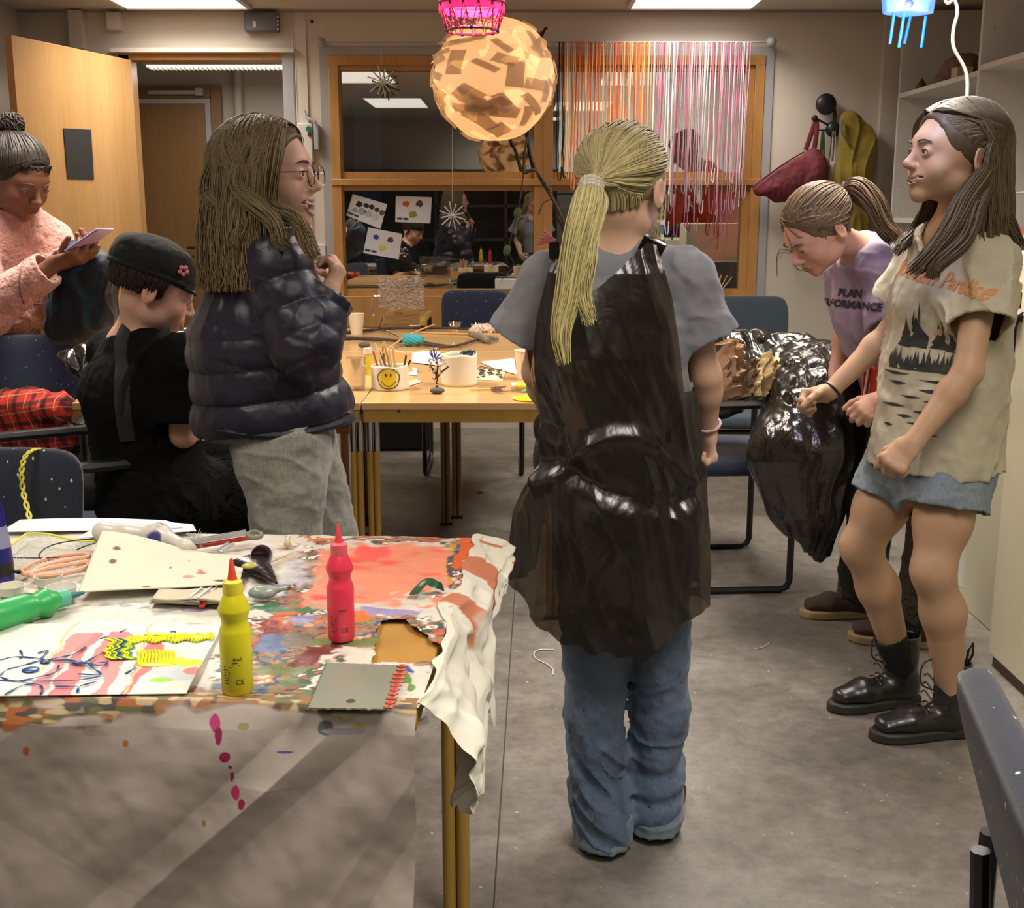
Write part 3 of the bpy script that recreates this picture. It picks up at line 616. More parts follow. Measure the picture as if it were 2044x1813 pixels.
def head_vol(V, c, R, s=1., smile=0, openm=0, lids=1):
    T = lambda x, y, z: c+R@(A_((x, y, z))*s)
    e = lambda p, r, k=.012, op='u', Q=None: V.ell(T(*p), A_(r)*s, R if Q is None else R@Q, k*s, op)
    e((0, -.012, .035), (.073, .091, .077), .02); e((0, .026, -.012), (.060, .062, .072), .03); e((0, .030, -.055), (.046, .048, .038), .025)
    e((0, .070, -.083), (.017, .014, .014), .022); e((0, .066, .022), (.045, .022, .022), .02)
    for q in (-1, 1):
        e((q*.036, .055, -.028-.004*smile), (.022, .022, .022), .022); e((q*.042, .01, -.058), (.016, .028, .02), .02)
        e((q*.030, .098, .004), (.0135, .014, .0105), .012, 's')
        e((q*.030, .0755, .002), (.0150, .0135, .0140), .004)
        if lids: e((q*.030, .0935, .0005), (.0118, .0135, .0052*lids), .001, 's')
        e((q*.075, -.020, -.010), (.007, .017, .029), .004, "u", rotz(q*-.35)); e((q*.082, -.017, -.006), (.005, .010, .018), .004, "s", rotz(q*-.35))
        e((q*.0095, .094, -.0285), (.007, .008, .006), .006)
    V.cap(T(0, .082, .012), T(0, .104, -.022), .0065*s, .0085*s, .012*s); e((0, .1045, -.0245), (.0095, .0085, .008), .006)
    e((0, .070, -.052), (.025+.004*smile, .022, .020), .018)
    z0 = -.050; w = .020+.007*smile+.002*openm
    if openm: e((0, .070, -.083-.007*openm), (.020, .015, .015), .016)
    def arc(zf, r0, op='u', dy=0., k=.004):
        xs = np.linspace(-w, w, 7); pts = [T(x, .0905+dy-10*x*x, zf(x/w)+smile*.005*(x/w)**2) for x in xs]
        for i in range(6): V.cap(pts[i], pts[i+1], r0*s*(1-.5*abs(xs[i]/w)), r0*s*(1-.5*abs(xs[i+1]/w)), k*s, op)
    gp = .0045+.011*openm
    arc(lambda q: z0-.001*math.cos(q*3), .0042); arc(lambda q: z0-.005-gp*(1-q*q), .0050)
    if openm:
        for q in np.linspace(-.8, .8, 5): e((q*w, .098-10*(q*w)**2, z0-.0045-gp*.5*(1-q*q)+smile*.005*q*q), (w*.28, .020, max(.0016, gp*.5*(1-q*q))), .002, 's')
    else: arc(lambda q: z0-.0048, .0011, 's', .0035, .0015)
def head_kids(name, c, R, s, root, openm=0, browcol=None, smile=1):
    T = lambda x, y, z: c+R@(A_((x, y, z))*s)
    for q in (-1, 1):
        ey = MB().ell(T(q*.030, .0735, .0012), .0132*s, n=20).build('eyeball', M_eye, root)
        MB().ell(T(q*.030, .0828, .0008), A_((.0060, .0047, .0060))*s, R, n=16).build('iris', M_iris, ey)
        MB().tube([T(q*.014, .094, .021), T(q*.024, .094, .0255), T(q*.036, .089, .026), T(q*.047, .078, .0215)], A_((.0016, .0024, .0022, .0008))*s, 6).build('eyebrow', browcol or M_brow, root)
        MB().tube([T(q*(.030+.0130*math.cos(a)), .0895-.006*abs(math.cos(a)), .0008+.0058*math.sin(a)*1.0) for a in np.linspace(0, math.pi, 9)], .0011*s, 5).build('eyelashes', M_brow, root)
    if openm:
        MB().ell(T(0, .076, -.060), A_((.017, .012, .011))*s, R).build('mouth', M_mouth, root)
        MB().tube([T(x, .0882-9.5*x*x, -.0540-.001*smile+smile*.004*(x/.02)**2) for x in np.linspace(-.021, .021, 9)], .0042*s, 8, flat=1.3).build('teeth', M_teeth, root)
def hand_vol(V, wr, f, n, th, s=.88, curl=(.5, .5, .5, .5), thumb=.5, spread=.0, k=.005):
    # f: wrist->knuckles, n: palm faces n, th: thumb side
    f = nrm(f); n = nrm(A_(n, float)-f*(f@A_(n, float))); t = nrm(np.cross(f, n)); t = t if t@A_(th, float) > 0 else -t
    P = lambda a, b, c=0: A_(wr)+(f*a+t*b+n*c)*s
    V.ecap(P(-.01, 0), P(.02, .001), (.022*s, .016*s), (.028*s, .0155*s), t, .012)
    V.ecap(P(.02, .001), P(.068, .0), (.028*s, .0150*s), (.036*s, .0120*s), t, .010)
    V.cap(P(.012, .016, .006), P(.042, .026, .009), .013*s, .011*s, .012)
    Ls = (.066, .073, .068, .053)
    for i in range(4):
        b = .027-.0185*i; base = P(.070-(.004, 0, .003, .010)[i], b, .0); cu = curl[i]; an = .0; d = f+t*spread*(1.5-i)*.12; d = nrm(d); p = base; r = (.0088, .0090, .0086, .0076)[i]*s
        for j, (fr, ca) in enumerate(((.46, .9), (.30, 1.15), (.24, .8))):
            an += cu*ca; dd = d*math.cos(an)+n*math.sin(an); e = p+dd*Ls[i]*fr*s; V.cap(p, e, r*(1-.08*j), r*(.92-.08*j), k if j else .008); p = e
    p = P(.018, .022, .006); d0 = nrm(f*.75+t*(.75-.3*thumb)+n*(.15+.5*thumb)); d1 = nrm(f*(.85+.1*thumb)+t*(.35-.75*thumb)+n*(.15+.5*thumb))
    V.cap(p, p+d0*.038*s, .0125*s, .0105*s, .010); p = p+d0*.038*s; e = p+d0*.5*.028*s+d1*.5*.028*s; V.cap(p, e, .0102*s, .0092*s, .004); V.cap(e, e+d1*.024*s, .0092*s, .0078*s, .003)
def foot_vol(V, an, toe, s=1):
    d = nrm(A_(toe)-A_(an)); V.cap(A_(an), A_(an)+A_((0, 0, -.035)), .028*s, .024*s, .02); V.ecap(A_((an[0], an[1], .045))-d*.01, A_((an[0], an[1], .042))+d*.085, (.024*s, .024*s), (.026*s, .018*s), np.cross(d, (0, 0, 1)), .02)
def add_arm(V, sh, el, wr, s=1., k=.02, off=0, t0=0, flat=(0, 0), stop=None):
    sh, el, wr = A_(sh), A_(el), A_(wr); m = el+(wr-el)*.3
    V.cap(sh, el, .040*s, .031*s, k); V.cap(el, m, .031*s, .031*s, k); V.cap(m, wr, .031*s, .0215*s, k)
def add_leg(V, hip, kn, an, s=1., k=.03, back=(0, 0, 0)):
    hip, kn, an = A_(hip), A_(kn), A_(an); m = kn+(an-kn)*.32+A_(back)*.012; V.cap(hip, hip+(kn-hip)*.5, .075*s, .064*s, k); V.cap(hip+(kn-hip)*.5, kn, .064*s, .048*s, k); V.cap(kn, m, .046*s, .050*s, k); V.cap(m, an, .050*s, .031*s, k)
def torso_vol(V, J, s=1., k=.04):
    rp, rc = nrm(A_(J['hipR'])-A_(J['hipL'])), nrm(A_(J['shR'])-A_(J['shL'])); pel = (A_(J['hipR'])+A_(J['hipL']))/2; nb = A_(J['neck']); ch = pel+(nb-pel)*.62+A_(J.get('chestoff', (0,0,0))); wa = pel+(nb-pel)*.3+A_(J.get('chestoff', (0,0,0)))*.7
    V.ecap(pel, wa, (.122*s, .088*s), (.105*s, .076*s), rp, k); V.ecap(wa, ch, (.105*s, .076*s), (.120*s, .085*s), rc, k); V.ecap(ch, nb-(nb-ch)*.22, (.120*s, .085*s), (.095*s, .06*s), rc, k)
    V.cap(J['shL'], nb-(nb-ch)*.12, .042*s, .045*s, k); V.cap(J['shR'], nb-(nb-ch)*.12, .042*s, .045*s, k)
    return pel, wa, ch, nb
def base_body(J, s=1., hs=.92, smile=0, openm=0, lids=1):
    V = Vol(); torso_vol(V, J, s); hc, R = A_(J['head']), J['R']
    V.cap(A_(J['neck']), hc+R@A_((0, -.025, -.045))*hs, .043*s, .043*s, .03); head_vol(V, hc, R, hs, smile, openm, lids)
    for q in 'LR':
        add_arm(V, J['sh'+q], J['el'+q], J['wr'+q], s)
        if 'kn'+q in J: add_leg(V, J['hip'+q], J['kn'+q], J['an'+q], s, back=J.get('bk', (0,0,0)))
        if 'hand'+q in J: hand_vol(V, J['wr'+q], **J['hand'+q])
        if 'toe'+q in J: foot_vol(V, J['an'+q], J['toe'+q], s)
    return V
def body_mesh(name, V, J, hs, skin, root, hand_boxes=True):
    hc = A_(J['head']); R = J['R']; col = A_(SKIN[skin]); parts = []
    hb = (hc-.17, hc+.17); hb[0][2] = hc[2]-.135
    parts.append(V.mesh(.0022, hb))
    lo = A_((-9, -9, -1.)); 
    parts.append(V.mesh(.005, (lo, A_((9, 9, hc[2]-.13)))))
    for q in 'LR':
        if 'hand'+q in J:
            w = A_(J['wr'+q])+nrm(J['hand'+q]['f'])*.05; parts.append(V.mesh(.0024, (w-.105, w+.105)))
    def cf(P):
        L = (P-hc)@R/hs; c = np.tile(col, (len(P), 1)); lip = A_((.62, .42, .42)) if skin != 'dark' else A_((.75, .55, .55))
        dz = -.056; m = np.exp(-((L[:, 0]/.024)**2+((L[:, 2]-dz)/.010)**2)*1.2)*(L[:, 1] > .082); m = np.clip(m*1.5, 0, 1)[:, None]*.8; c = c*(1-m)+col*lip*m
        for q in (-1, 1):
            m = np.exp(-(((L[:, 0]-q*.042)/.022)**2+((L[:, 2]+.028)/.02)**2))*(L[:, 1] > .02)*.35; c *= 1-m[:, None]*A_((.0, .28, .28))
            m = np.exp(-(((L[:, 0]-q*.076)/.02)**2+((L[:, 1]+.005)/.025)**2+((L[:, 2]+.01)/.03)**2))*.5; c *= 1-m[:, None]*A_((.0, .30, .30))
        m = np.exp(-((L[:, 0]/.012)**2+((L[:, 2]+.026)/.012)**2))*(L[:, 1] > .095)*.3; c *= 1-m[:, None]*A_((0, .25, .25))
        return c
    return volobj(name, parts, M_skin, root, cf)
# ------------------------------------------------------------------ hair
SC_C, SC_R = A_((0, -.012, .035)), A_((.0755, .0935, .0795))
def on_scalp(d, off): d = d/np.linalg.norm(d, axis=-1, keepdims=True); return SC_C+d*(SC_R+off)
def cap_mesh(c, R, s, off=.004, hairline=None, h=.004, ear=True):
    V = Vol(); T = lambda p: c+R@(A_(p)*s); V.ell(T(SC_C), (SC_R+off)*s, R)
    V.ell(T((0, .112, -.008)), A_((.092, .088, .092))*s, R, .01, 's'); V.ell(T((0, .03, -.085)), A_((.12, .10, .075))*s, R, .01, 's'); V.disp = lambda x, y, z: .0012*vnoise(x*180, y*180, z*40)
    return V.mesh(h)
def on_cloth(o, pts, off=.0):
    tr = bvh_of(o); out = []
    for q in pts:
        h = tr.find_nearest(Vector(q)); out.append(A_(h[0])+A_(h[1])*off)
    return out
def long_hair(c, R, s, N=900, L=.22, az=(62, 180), part=0, out=.012, seed=1, front=.07, spread=1., floor=None, sideL=None, wave=.006, down=(0, 0, -1), n=20, sides=(-1, 1), tuck=None):
    rg = np.random.default_rng(seed); cur = []; dn = R.T@nrm(down)
    for i in range(N):
        q = sides[rg.integers(len(sides))]; a = math.radians(az[0]+(az[1]-az[0])*rg.random()**.9); ydir = rg.uniform(-.75, .62) if a > 1.5 else rg.uniform(.0, .68)
        if a > 1.9: ydir = rg.uniform(-.95, .25)
        d0 = A_((part*.5+q*rg.uniform(.0, .06), ydir, .9)); d1 = A_((q*math.sin(a), math.cos(a), -.12)); lay = rg.random(); off = .004+out*lay**.7; pts = []
        if tuck is not None and a < tuck: d1 = A_((q*math.sin(a), math.cos(a), .1))
        for t in np.linspace(0, 1, 10): w = (1-t)*d0+t*d1; pts.append(on_scalp(w, off*(.35+.65*t)))
        p = pts[-1].copy(); vel = nrm(pts[-1]-pts[-2]); Li = L*(.70+.38*rg.random()**.7)*(1 if sideL is None else sideL(a)); ph = rg.random()*6; st = Li/(n-10); hor = nrm(A_((d1[0], d1[1], 0)))
        cl = rg.integers(0, 12)
        for k in range(n-10):
            t = (k+1)/(n-10); vel = nrm(vel*.55+dn*.55+hor*.05*spread*(1-t)); p = p+vel*st; pts.append(p+hor*math.sin(ph*.3+cl+t*5)*wave*t+A_((math.sin(cl*2.1+t*6), math.cos(cl*1.3+t*5), 0))*wave*t)
        cur.append(pts)
    return (A_(cur)*s)@R.T+c
def pony_hair(c, R, s, tie, N=700, seed=1, off=.010, tight=.7):
    rg = np.random.default_rng(seed); cur = []; td = nrm(A_(tie)-SC_C)
    while len(cur) < N:
        a = rg.uniform(0, 2*math.pi); el = rg.uniform(-.72, 1.0); d0 = A_((math.cos(a)*math.cos(el), math.sin(a)*math.cos(el), math.sin(el)))
        if d0[1] > -.3 and d0[2] < .74*max(0, d0[1])-.04: continue
        o = off*rg.random(); p0 = on_scalp(d0, .001); n = 14; pts = []
        for t in np.linspace(0, 1, n):
            w = d0*(1-t)+td*t; sag = .35*math.sin(t*math.pi)*tight*(d0-td*(d0@td)); w = w+sag*.35; p = on_scalp(w, .002+o*math.sin(min(1, t*1.3)*math.pi*.6)+.004*t)
            if t > .82: m = (t-.82)/.18; p = p*(1-m)+(A_(tie)+ (rg.random(3)-.5)*.012)*m
            pts.append(p)
        cur.append(pts)
    return (A_(cur)*s)@R.T+c
def fringe(c, R, s, N, d1, seed=1, off=.006, sides=(-1, 1), jit=.10, lift=0):
    rg = np.random.default_rng(seed); cur = []
    for i in range(N):
        q = sides[rg.integers(len(sides))]; f = rg.random(); a = f*1.72; d0 = A_((q*math.sin(a), math.cos(a)*.80, .66-1.15*f**1.35+.06*rg.random())); e = A_(d1, float)*A_((q, 1, 1)) if len(sides) > 1 or d1[0] > 0 else A_(d1, float); e = e+rg.normal(size=3)*jit; d0 /= np.linalg.norm(d0); e /= np.linalg.norm(e); k = rg.random()
        cur.append([on_scalp(d0*(1-t)+e*t+A_((0, 0, .25*math.sin(t*math.pi)*(1-f)*(1+lift))), .0035+off*k*math.sin(t*math.pi)) for t in np.linspace(0, 1, 12)])
    return (A_(cur)*s)@R.T+c
def nape(c, R, s, tie, N, seed=1):
    rg = np.random.default_rng(seed); cur = []
    for i in range(N): x = rg.uniform(-1, 1); k = rg.random(); p0 = A_((x*.052, -.072+.030*x*x, -.058+.022*x*x+.03*k)); p1 = A_((x*.050, -.088+.03*x*x, -.012)); cur.append(crv([p0, p0*.5+p1*.5+A_((0, -.006, 0)), p1*.7+A_(tie)*.3+A_((0, -.004, 0)), A_(tie)+(rg.random(3)-.5)*.01], 5)[:14])
    return (A_(cur)*s)@R.T+c
def bundle(guide, N, r0, r1, seed=1, n=26, wave=.004, taper=1., fray=.12, flatx=(1., 1.), rootr=.35):
    g = crv(guide, 8); L = np.linspace(0, len(g)-1, n); g = A_([[np.interp(q, range(len(g)), g[:, i]) for i in range(3)] for q in L]); rg = np.random.default_rng(seed)
    T = np.gradient(g, axis=0); T /= np.linalg.norm(T, axis=1)[:, None]; u = nrm(np.cross(T[0], (0.1, .2, 1))); X = []; 
    for i in range(n): u = nrm(u-T[i]*(T[i]@u)); X.append(u)
    X = A_(X); Y = np.cross(T, X); t = np.linspace(0, 1, n); prof = r0*(rootr+(1-rootr)*np.sin(np.clip(t*2.2, 0, 1)*math.pi/2))*(1-t)+r1*t; cur = []
    for i in range(N):
        a = rg.uniform(0, 2*math.pi); q = math.sqrt(rg.random()); ph = rg.random()*6; cl = rg.integers(0, 9); e = 1-fray*rg.random()*2
        idx = np.clip(t*e, 0, 1)*(n-1); gi = A_([np.interp(idx, range(n), g[:, j]) for j in range(3)]).T; Xi = X[np.round(idx).astype(int)]; Yi = Y[np.round(idx).astype(int)]
        cur.append(gi+Xi*(prof*q*math.cos(a)*flatx[0]+np.sin(cl+t*7)*wave*t)[:, None]+Yi*(prof*q*math.sin(a)*flatx[1]+np.cos(cl*2+t*6+ph*.1)*wave*t)[:, None])
    return A_(cur)
# ------------------------------------------------------------------ cloth
def clothmat(name, col, rough=.85, sheen=.15, bump=((700, .25), (60, .15, .5)), vcol=False, var=(25, .12)):
    return M(name, col, rough, bump=[(b[0], b[1], b[2] if len(b) > 2 else 0, .0015) for b in bump], sheen=sheen, vcol=vcol, var=var, spec=.25 if sheen else .1)
def folds(amp=.006, sc=9, st=(1, 1, .45), seed=0, warp=.6, fine=.002):
    def f(x, y, z):
        w = vnoise(x*4+seed, y*4, z*4)*warp; a = vnoise(x*sc*st[0]+w*2+seed, y*sc*st[1]+w, z*sc*st[2]+w*3)
        r = 1-np.abs(vnoise(x*sc*1.7*st[0]+w*3+9+seed, y*sc*1.7*st[1], z*sc*1.7*st[2]+w*4))*2
        return -amp*(a+.6*r*np.abs(r))-fine*vnoise(x*60, y*60, z*60)
    return f
def quads_cut(m, keep): v, q = m; k = keep(v); return v, q[k[q].all(1)]
def shoe(name, label, an, toe, L=.24, sole=M_black, upper=M_black, root=None, lift=0, high=.0, lace=M_black, eyelets=True, solecol=None, hgt=.05):
    an = A_(an, float); d = A_(toe, float)-an; d[2] = 0; d = nrm(d); r = A_((d[1], -d[0], 0)); z0 = lift; heel = A_((an[0], an[1], z0))-d*.055
    P = lambda a, b, c: heel+d*a*L+r*b+A_((0, 0, c))
    pr = MB(); out = [(0, .025), (.1, .034), (.3, .033), (.55, .040), (.75, .045), (.9, .036), (1.0, .012)]
    poly = [P(a, b, 0) for a, b in out]+[P(a, -b, 0) for a, b in out[::-1]]; n = len(poly); hs = .028
    vv = A_(poly+[p+A_((0, 0, hs)) for p in poly]); pr.add(vv, [tuple(range(n))[::-1], tuple(range(n, 2*n))]+[(i, (i+1) % n, n+(i+1) % n, n+i) for i in range(n)])
    so = pr.build('sole', sole, root, bevel=.006)
    V = Vol(); V.ecap(P(.14, 0, .045), P(.62, 0, .048), (.034, .035), (.041, .030), r, .03); V.ecap(P(.62, 0, .048), P(.86, 0, .040), (.041, .030), (.034, .022), r, .02)
    top = A_((an[0], an[1], z0+.11+high)); V.ecap(P(.2, 0, .055), top, (.035, .045), (.034+high*.06, .042+high*.06), r, .03, flat=(0, 1))
    V.ecap(P(.2, 0, .09), top+A_((0, 0, .03)), (.026, .034), (.029+high*.06, .037+high*.06), r, .002, 's', flat=(0, 1))
    lo = z0+.012; V.disp = lambda x, y, z: np.maximum(0, (lo-z))*3+.0015*vnoise(x*40, y*40, z*60)
    up = volobj('upper', [V.mesh(.004)], upper, root)
    for k in range(5 if high > .03 else 3):
        a = .56-.055*k; z = .080+.004*k+max(0, k-1)*.022*(1 if high > .03 else .3); z += z0
        yy = .50-.06*k if k < 3 else .37-.012*(k-3)
        c0 = heel+d*yy*L; zz = z0+(.083+.006*k if k < 2 else .095+.022*(k-1)); fr = c0+d*(.022 if k > 1 else 0)
        ll = MB(); ll.tube(crv([fr+r*.024+A_((0, 0, zz-.006)), fr+d*.004+A_((0, 0, zz+.006)), fr-r*.024+A_((0, 0, zz-.006))], 4), .0022, 5); ll.build('lace', lace, root)
        if eyelets:
            for q in (-1, 1): MB().tube([fr+r*q*(.025)+A_((math.cos(t)*.003*d[0], math.cos(t)*.003*d[1], zz-.008+math.sin(t)*.003)) for t in np.linspace(0, 2*math.pi, 9)[:-1]], .0008, 4, closed=True).build('eyelet', M_chrome, root)
    return so
def midp(a, b, t=.5): return A_(a)*(1-t)+A_(b)*t
def garment(name, V, h, mat, root, hol=.008, disp=None, col=None):
    V.hol = hol; V.disp = disp; return volobj(name, [V.mesh(h)], mat, root, col)
from mathutils.bvhtree import BVHTree
def bvh_of(o):   # world-space tree of a mesh object
    m = ROOT[o.name]; return BVHTree.FromPolygons([m @ v.co for v in o.data.vertices], [p.vertices[:] for p in o.data.polygons])
def project(pts, tree, d, off=.0015):
    out = []
    for p in pts:
        h = tree.ray_cast(Vector(A_(p)-nrm(d)*.3), Vector(nrm(d)), .6)
        out.append(A_(h[0])-nrm(d)*off if h[0] is not None else None)
    return out
def decal(name, polys, tree, d, mat, root, off=.0015):   # polys: list of (pts3d, faces)
    V, Fc = [], []
    for pts, fs in polys:
        pr = project(pts, tree, d, off); ok = [q is not None for q in pr]; n = len(V); V += [q if q is not None else A_(p) for q, p in zip(pr, pts)]
        Fc += [tuple(i+n for i in f) for f in fs if all(ok[i] for i in f)]
    if not Fc: return None
    return mkobj(name, V, Fc, mat, root, None, False)
def text_mesh(s, size, shear=0, bold=0):
    c = bpy.data.curves.new('t', 'FONT'); c.body = s; c.size = size; c.shear = shear; c.offset = bold; c.align_x = 'CENTER'; c.align_y = 'CENTER'; c.resolution_u = 3; c.fill_mode = 'FRONT'
    o = bpy.data.objects.new('t', c); COL.objects.link(o); dg = bpy.context.evaluated_depsgraph_get(); dg.update(); me = bpy.data.meshes.new_from_object(o.evaluated_get(dg))
    v = A_([q.co[:] for q in me.vertices]).reshape(-1, 3); f = [tuple(p.vertices) for p in me.polygons]; bpy.data.objects.remove(o); bpy.data.curves.remove(c); bpy.data.meshes.remove(me); return v[:, :2], f
def plane_pts(v2, o, ex, ez): return [A_(o)+nrm(ex)*x+nrm(ez)*y for x, y in v2]
def refine(v2, f, mx=.012):     # split long edges so the print follows the cloth
    v = [tuple(q) for q in v2]; tri = []
    for q in f:
        for i in range(1, len(q)-1): tri.append((q[0], q[i], q[i+1]))
    for _ in range(3):
        out = []; mid = {}
        def md(a, b):
            k = (min(a, b), max(a, b))
            if k not in mid: v.append(((v[a][0]+v[b][0])/2, (v[a][1]+v[b][1])/2)); mid[k] = len(v)-1
            return mid[k]
        lg = lambda a, b: (v[a][0]-v[b][0])**2+(v[a][1]-v[b][1])**2 > mx*mx
        for a, b, c in tri:
            s = (lg(a, b), lg(b, c), lg(c, a))
            if not any(s): out.append((a, b, c)); continue
            ab, bc, ca = md(a, b) if s[0] else None, md(b, c) if s[1] else None, md(c, a) if s[2] else None
            if all(s): out += [(a, ab, ca), (ab, b, bc), (ca, bc, c), (ab, bc, ca)]
            elif s[0] and s[1]: out += [(a, ab, c), (ab, bc, c), (ab, b, bc)]
            elif s[1] and s[2]: out += [(a, b, ca), (b, bc, ca), (bc, c, ca)]
            elif s[2] and s[0]: out += [(a, ab, ca), (ab, b, ca), (b, c, ca)]
            elif s[0]: out += [(a, ab, c), (ab, b, c)]
            elif s[1]: out += [(a, b, bc), (a, bc, c)]
            else: out += [(a, b, ca), (b, c, ca)]
        tri = out
    return v, tri
PLAST = None
def plastic_mat(name, thin=.25, col=(.012, .010, .008), k=1.):
    q = NT(name); b = q.b.inputs; b['Base Color'].default_value = (*col, 1); b['Roughness'].default_value = .2; b['Specular IOR Level'].default_value = .75
    n1 = q.noise(5, 3, dist=1.2); n2 = q.noise(17, 3, q.mapping((1, 1, .6), (.4, .3, .2)), dist=2.2)
    w = q.N('TexVoronoi'); w.feature = 'DISTANCE_TO_EDGE'; w.inputs['Scale'].default_value = 8; q.L(q.mapping((1, 1, .5), (.5, .2, .7)), w.inputs['Vector'])
    q.bump(n1, .5, .02); q.bump(n2, .30*k, .006); q.bump(w.outputs['Distance'], .15*k, .009)
    q.L(q.ramp(n1, [(.3, (.16,)*3), (.7, (.34,)*3)]), b['Roughness'])
    if thin:
        t = q.N('BsdfTransparent'); t.inputs[0].default_value = (.62, .48, .36, 1); m = q.N('MixShader'); m.inputs[0].default_value = thin
        q.L(q.b.outputs[0], m.inputs[1]); q.L(t.outputs[0], m.inputs[2]); q.L(m.outputs[0], q.out.inputs[0])
    return q.m
M_bagplastic = plastic_mat('black_bin_bag_plastic', .22); M_bagsolid = plastic_mat('black_bin_bag_plastic_thick', 0, k=1.7)
def denim(name, c1, c2):
    q = NT(name); f = q.noise(7, 4, dist=.5); g = q.noise(260, 2, q.mapping((1, 1, .25)))
    c = q.mix(.7, q.ramp(f, [(.3, c1), (.7, c2)]), q.ramp(g, [(.3, (.75,)*3), (.7, (1.2,)*3)]), 'MULTIPLY'); q.L(c, q.b.inputs['Base Color']); q.b.inputs['Roughness'].default_value = .85; q.b.inputs['Sheen Weight'].default_value = .1
    q.bump(g, .2, .001); q.bump(q.noise(26, 3, q.mapping((1, 1, 2)), dist=.8), .3, .006); return q.m

# ---------------------------------------------------------------- girl in the plastic apron
def person_blonde():
    Y = 2.24; hc = D(1243, 382, 2.27); R = frame((.34, .9, -.26)); hs = 1.0
    J = dict(head=hc, R=R, neck=D(1228, 500, 2.27), shL=D(1098, 562, 2.27), shR=D(1366, 562, 2.25), hipL=D(1172, 935, 2.26), hipR=D(1312, 935, 2.26),
             elL=D(1074, 742, 2.32), wrL=D(1105, 845, 2.46), elR=D(1408, 752, 2.28), wrR=D(1412, 858, 2.34),
             knL=D(1185, 1320, 2.27), knR=D(1316, 1320, 2.31), anL=D(1203, 1640, 2.25), anR=D(1303, 1618, 2.30), toeL=D(1190, 1690, 2.42), toeR=D(1330, 1680, 2.46))
    J['anL'][2] = .075; J['anR'][2] = .075
    J['handR'] = dict(f=(.06, .10, -1), n=(-.8, -.35, 0), th=(-.3, .9, 0), s=.86, curl=(1.0, 1.15, 1.2, 1.2), thumb=.9)
    J['handL'] = dict(f=(.3, .8, -.4), n=(.8, -.3, 0), th=(0, .2, 1), s=.86, curl=(.6, .6, .6, .6))
    t = thing('person', 'person seen from behind, blonde ponytail, grey t-shirt, black plastic apron, blue jeans', 'person', (.215, 2.26, 0))
    V = base_body(J, .93, hs); body_mesh('body', V, J, hs, 'fair', t); head_kids('b', hc, R, hs, t)
    # t-shirt
    g = Vol(); rc = A_((1, .0, 0)); nb, pel = J['neck'], midp(J['hipL'], J['hipR']); ch = midp(nb, pel, .35)
    g.ecap(D(1238, 860, 2.26), ch, (.135, .10), (.138, .105), rc, .04, flat=(1, 0)); g.ecap(ch, nb-A_((0, 0, .045)), (.138, .105), (.105, .065), rc, .03)
    for q, e, r1 in (('L', D(1040, 678, 2.28), .072), ('R', D(1409, 672, 2.26), .062)):
        g.cap(J['sh'+q], nb-A_((0, 0, .02)), .052, .050, .04); g.cap(J['sh'+q], e, .058, r1, .035, flat=(0, 1))
    g.hole(nb+A_((0, .02, -.02)), nb+A_((0.02, .05, .2)), .052)
    Mt = clothmat('grey_tshirt', srgb(122, 124, 130)); sh_ = garment('t_shirt', g, .004, Mt, t, .008, folds(.006, 8, (1, 1, .5), 3))
    cc = nb+A_((0, .022, -.015)); MB().tube(on_cloth(sh_, [cc+A_((.058*math.cos(a), .058*math.sin(a), -.025*math.sin(a))) for a in np.linspace(0, 2*math.pi, 41)[:-1]]), .0065, 8, closed=True, flat=.7).build('collar', Mt, sh_)
    # jeans
    g = Vol(); g.ecap(D(1242, 880, 2.26), D(1242, 985, 2.26), (.125, .095), (.132, .105), rc, .03, flat=(1, 0))
    for q, a, b, c2, z in (('L', D(1180, 1120, 2.27), D(1188, 1400, 2.28), D(1203, 1660, 2.25), 0), ('R', D(1312, 1120, 2.27), D(1318, 1400, 2.31), D(1303, 1635, 2.31), 0)):
        h0 = J['hip'+q]; g.ecap(h0, a, (.078, .09), (.070, .085), rc, .03); g.ecap(a, b, (.068, .082), (.060, .078), rc, .03); c3 = A_((c2[0], c2[1], .02)); g.ecap(b, c3, (.058, .074), (.056, .085), rc, .03, flat=(0, 1)); 
    Mj = denim('blue_jeans', srgb(62, 78, 100), srgb(98, 118, 142)); f0 = folds(.009, 7, (.45, .45, 1.9), 5, 1.0)
    def jf(x, y, z): return f0(x, y, z)*(.5+.9*np.exp(-((z-.12)/.16)**2)+.6*np.exp(-((z-.42)/.12)**2))
    jn = garment('jeans', g, .004, Mj, t, .008, jf)
    for q, c2 in (('L', D(1203, 1660, 2.25)), ('R', D(1303, 1635, 2.31))):
        g = Vol(); g.ecap((c2[0], c2[1], .012), (c2[0]+.002, c2[1]+.004, .07), (.061, .090), (.060, .084), rc, .01, flat=(1, 1)); garment('cuff', g, .004, denim('jeans_cuff', srgb(90, 105, 120), srgb(125, 140, 152)), jn, .009, folds(.004, 12, (.5, .5, 2), 6))
    for q, an, to in (('L', J['anL'], J['toeL']), ('R', J['anR'], J['toeR'])): MB().prism([(an[0]-.035, an[1]-.045), (an[0]+.035, an[1]-.045), (to[0]+.04, to[1]-.02), (to[0]+.02, to[1]+.05), (to[0]-.02, to[1]+.05), (to[0]-.04, to[1]-.02)], .028).build('shoe_sole', M_black, t, bevel=.006)
    # hair
    tie = (R.T@(D(1180, 368, 2.145)-hc))/hs; base = srgb(160, 148, 106)
    s1 = np.concatenate([pony_hair(hc, R, hs, tie, 2600, 2, .012), nape(hc, R, hs, tie, 600, 3)]); strands('hair', s1, .0019, .0012, M_hair, t, base, .28, .5, extra=[cap_mesh(hc, R, hs, .003)], seed=2, shade=lambda t: 1.0+.25*t)
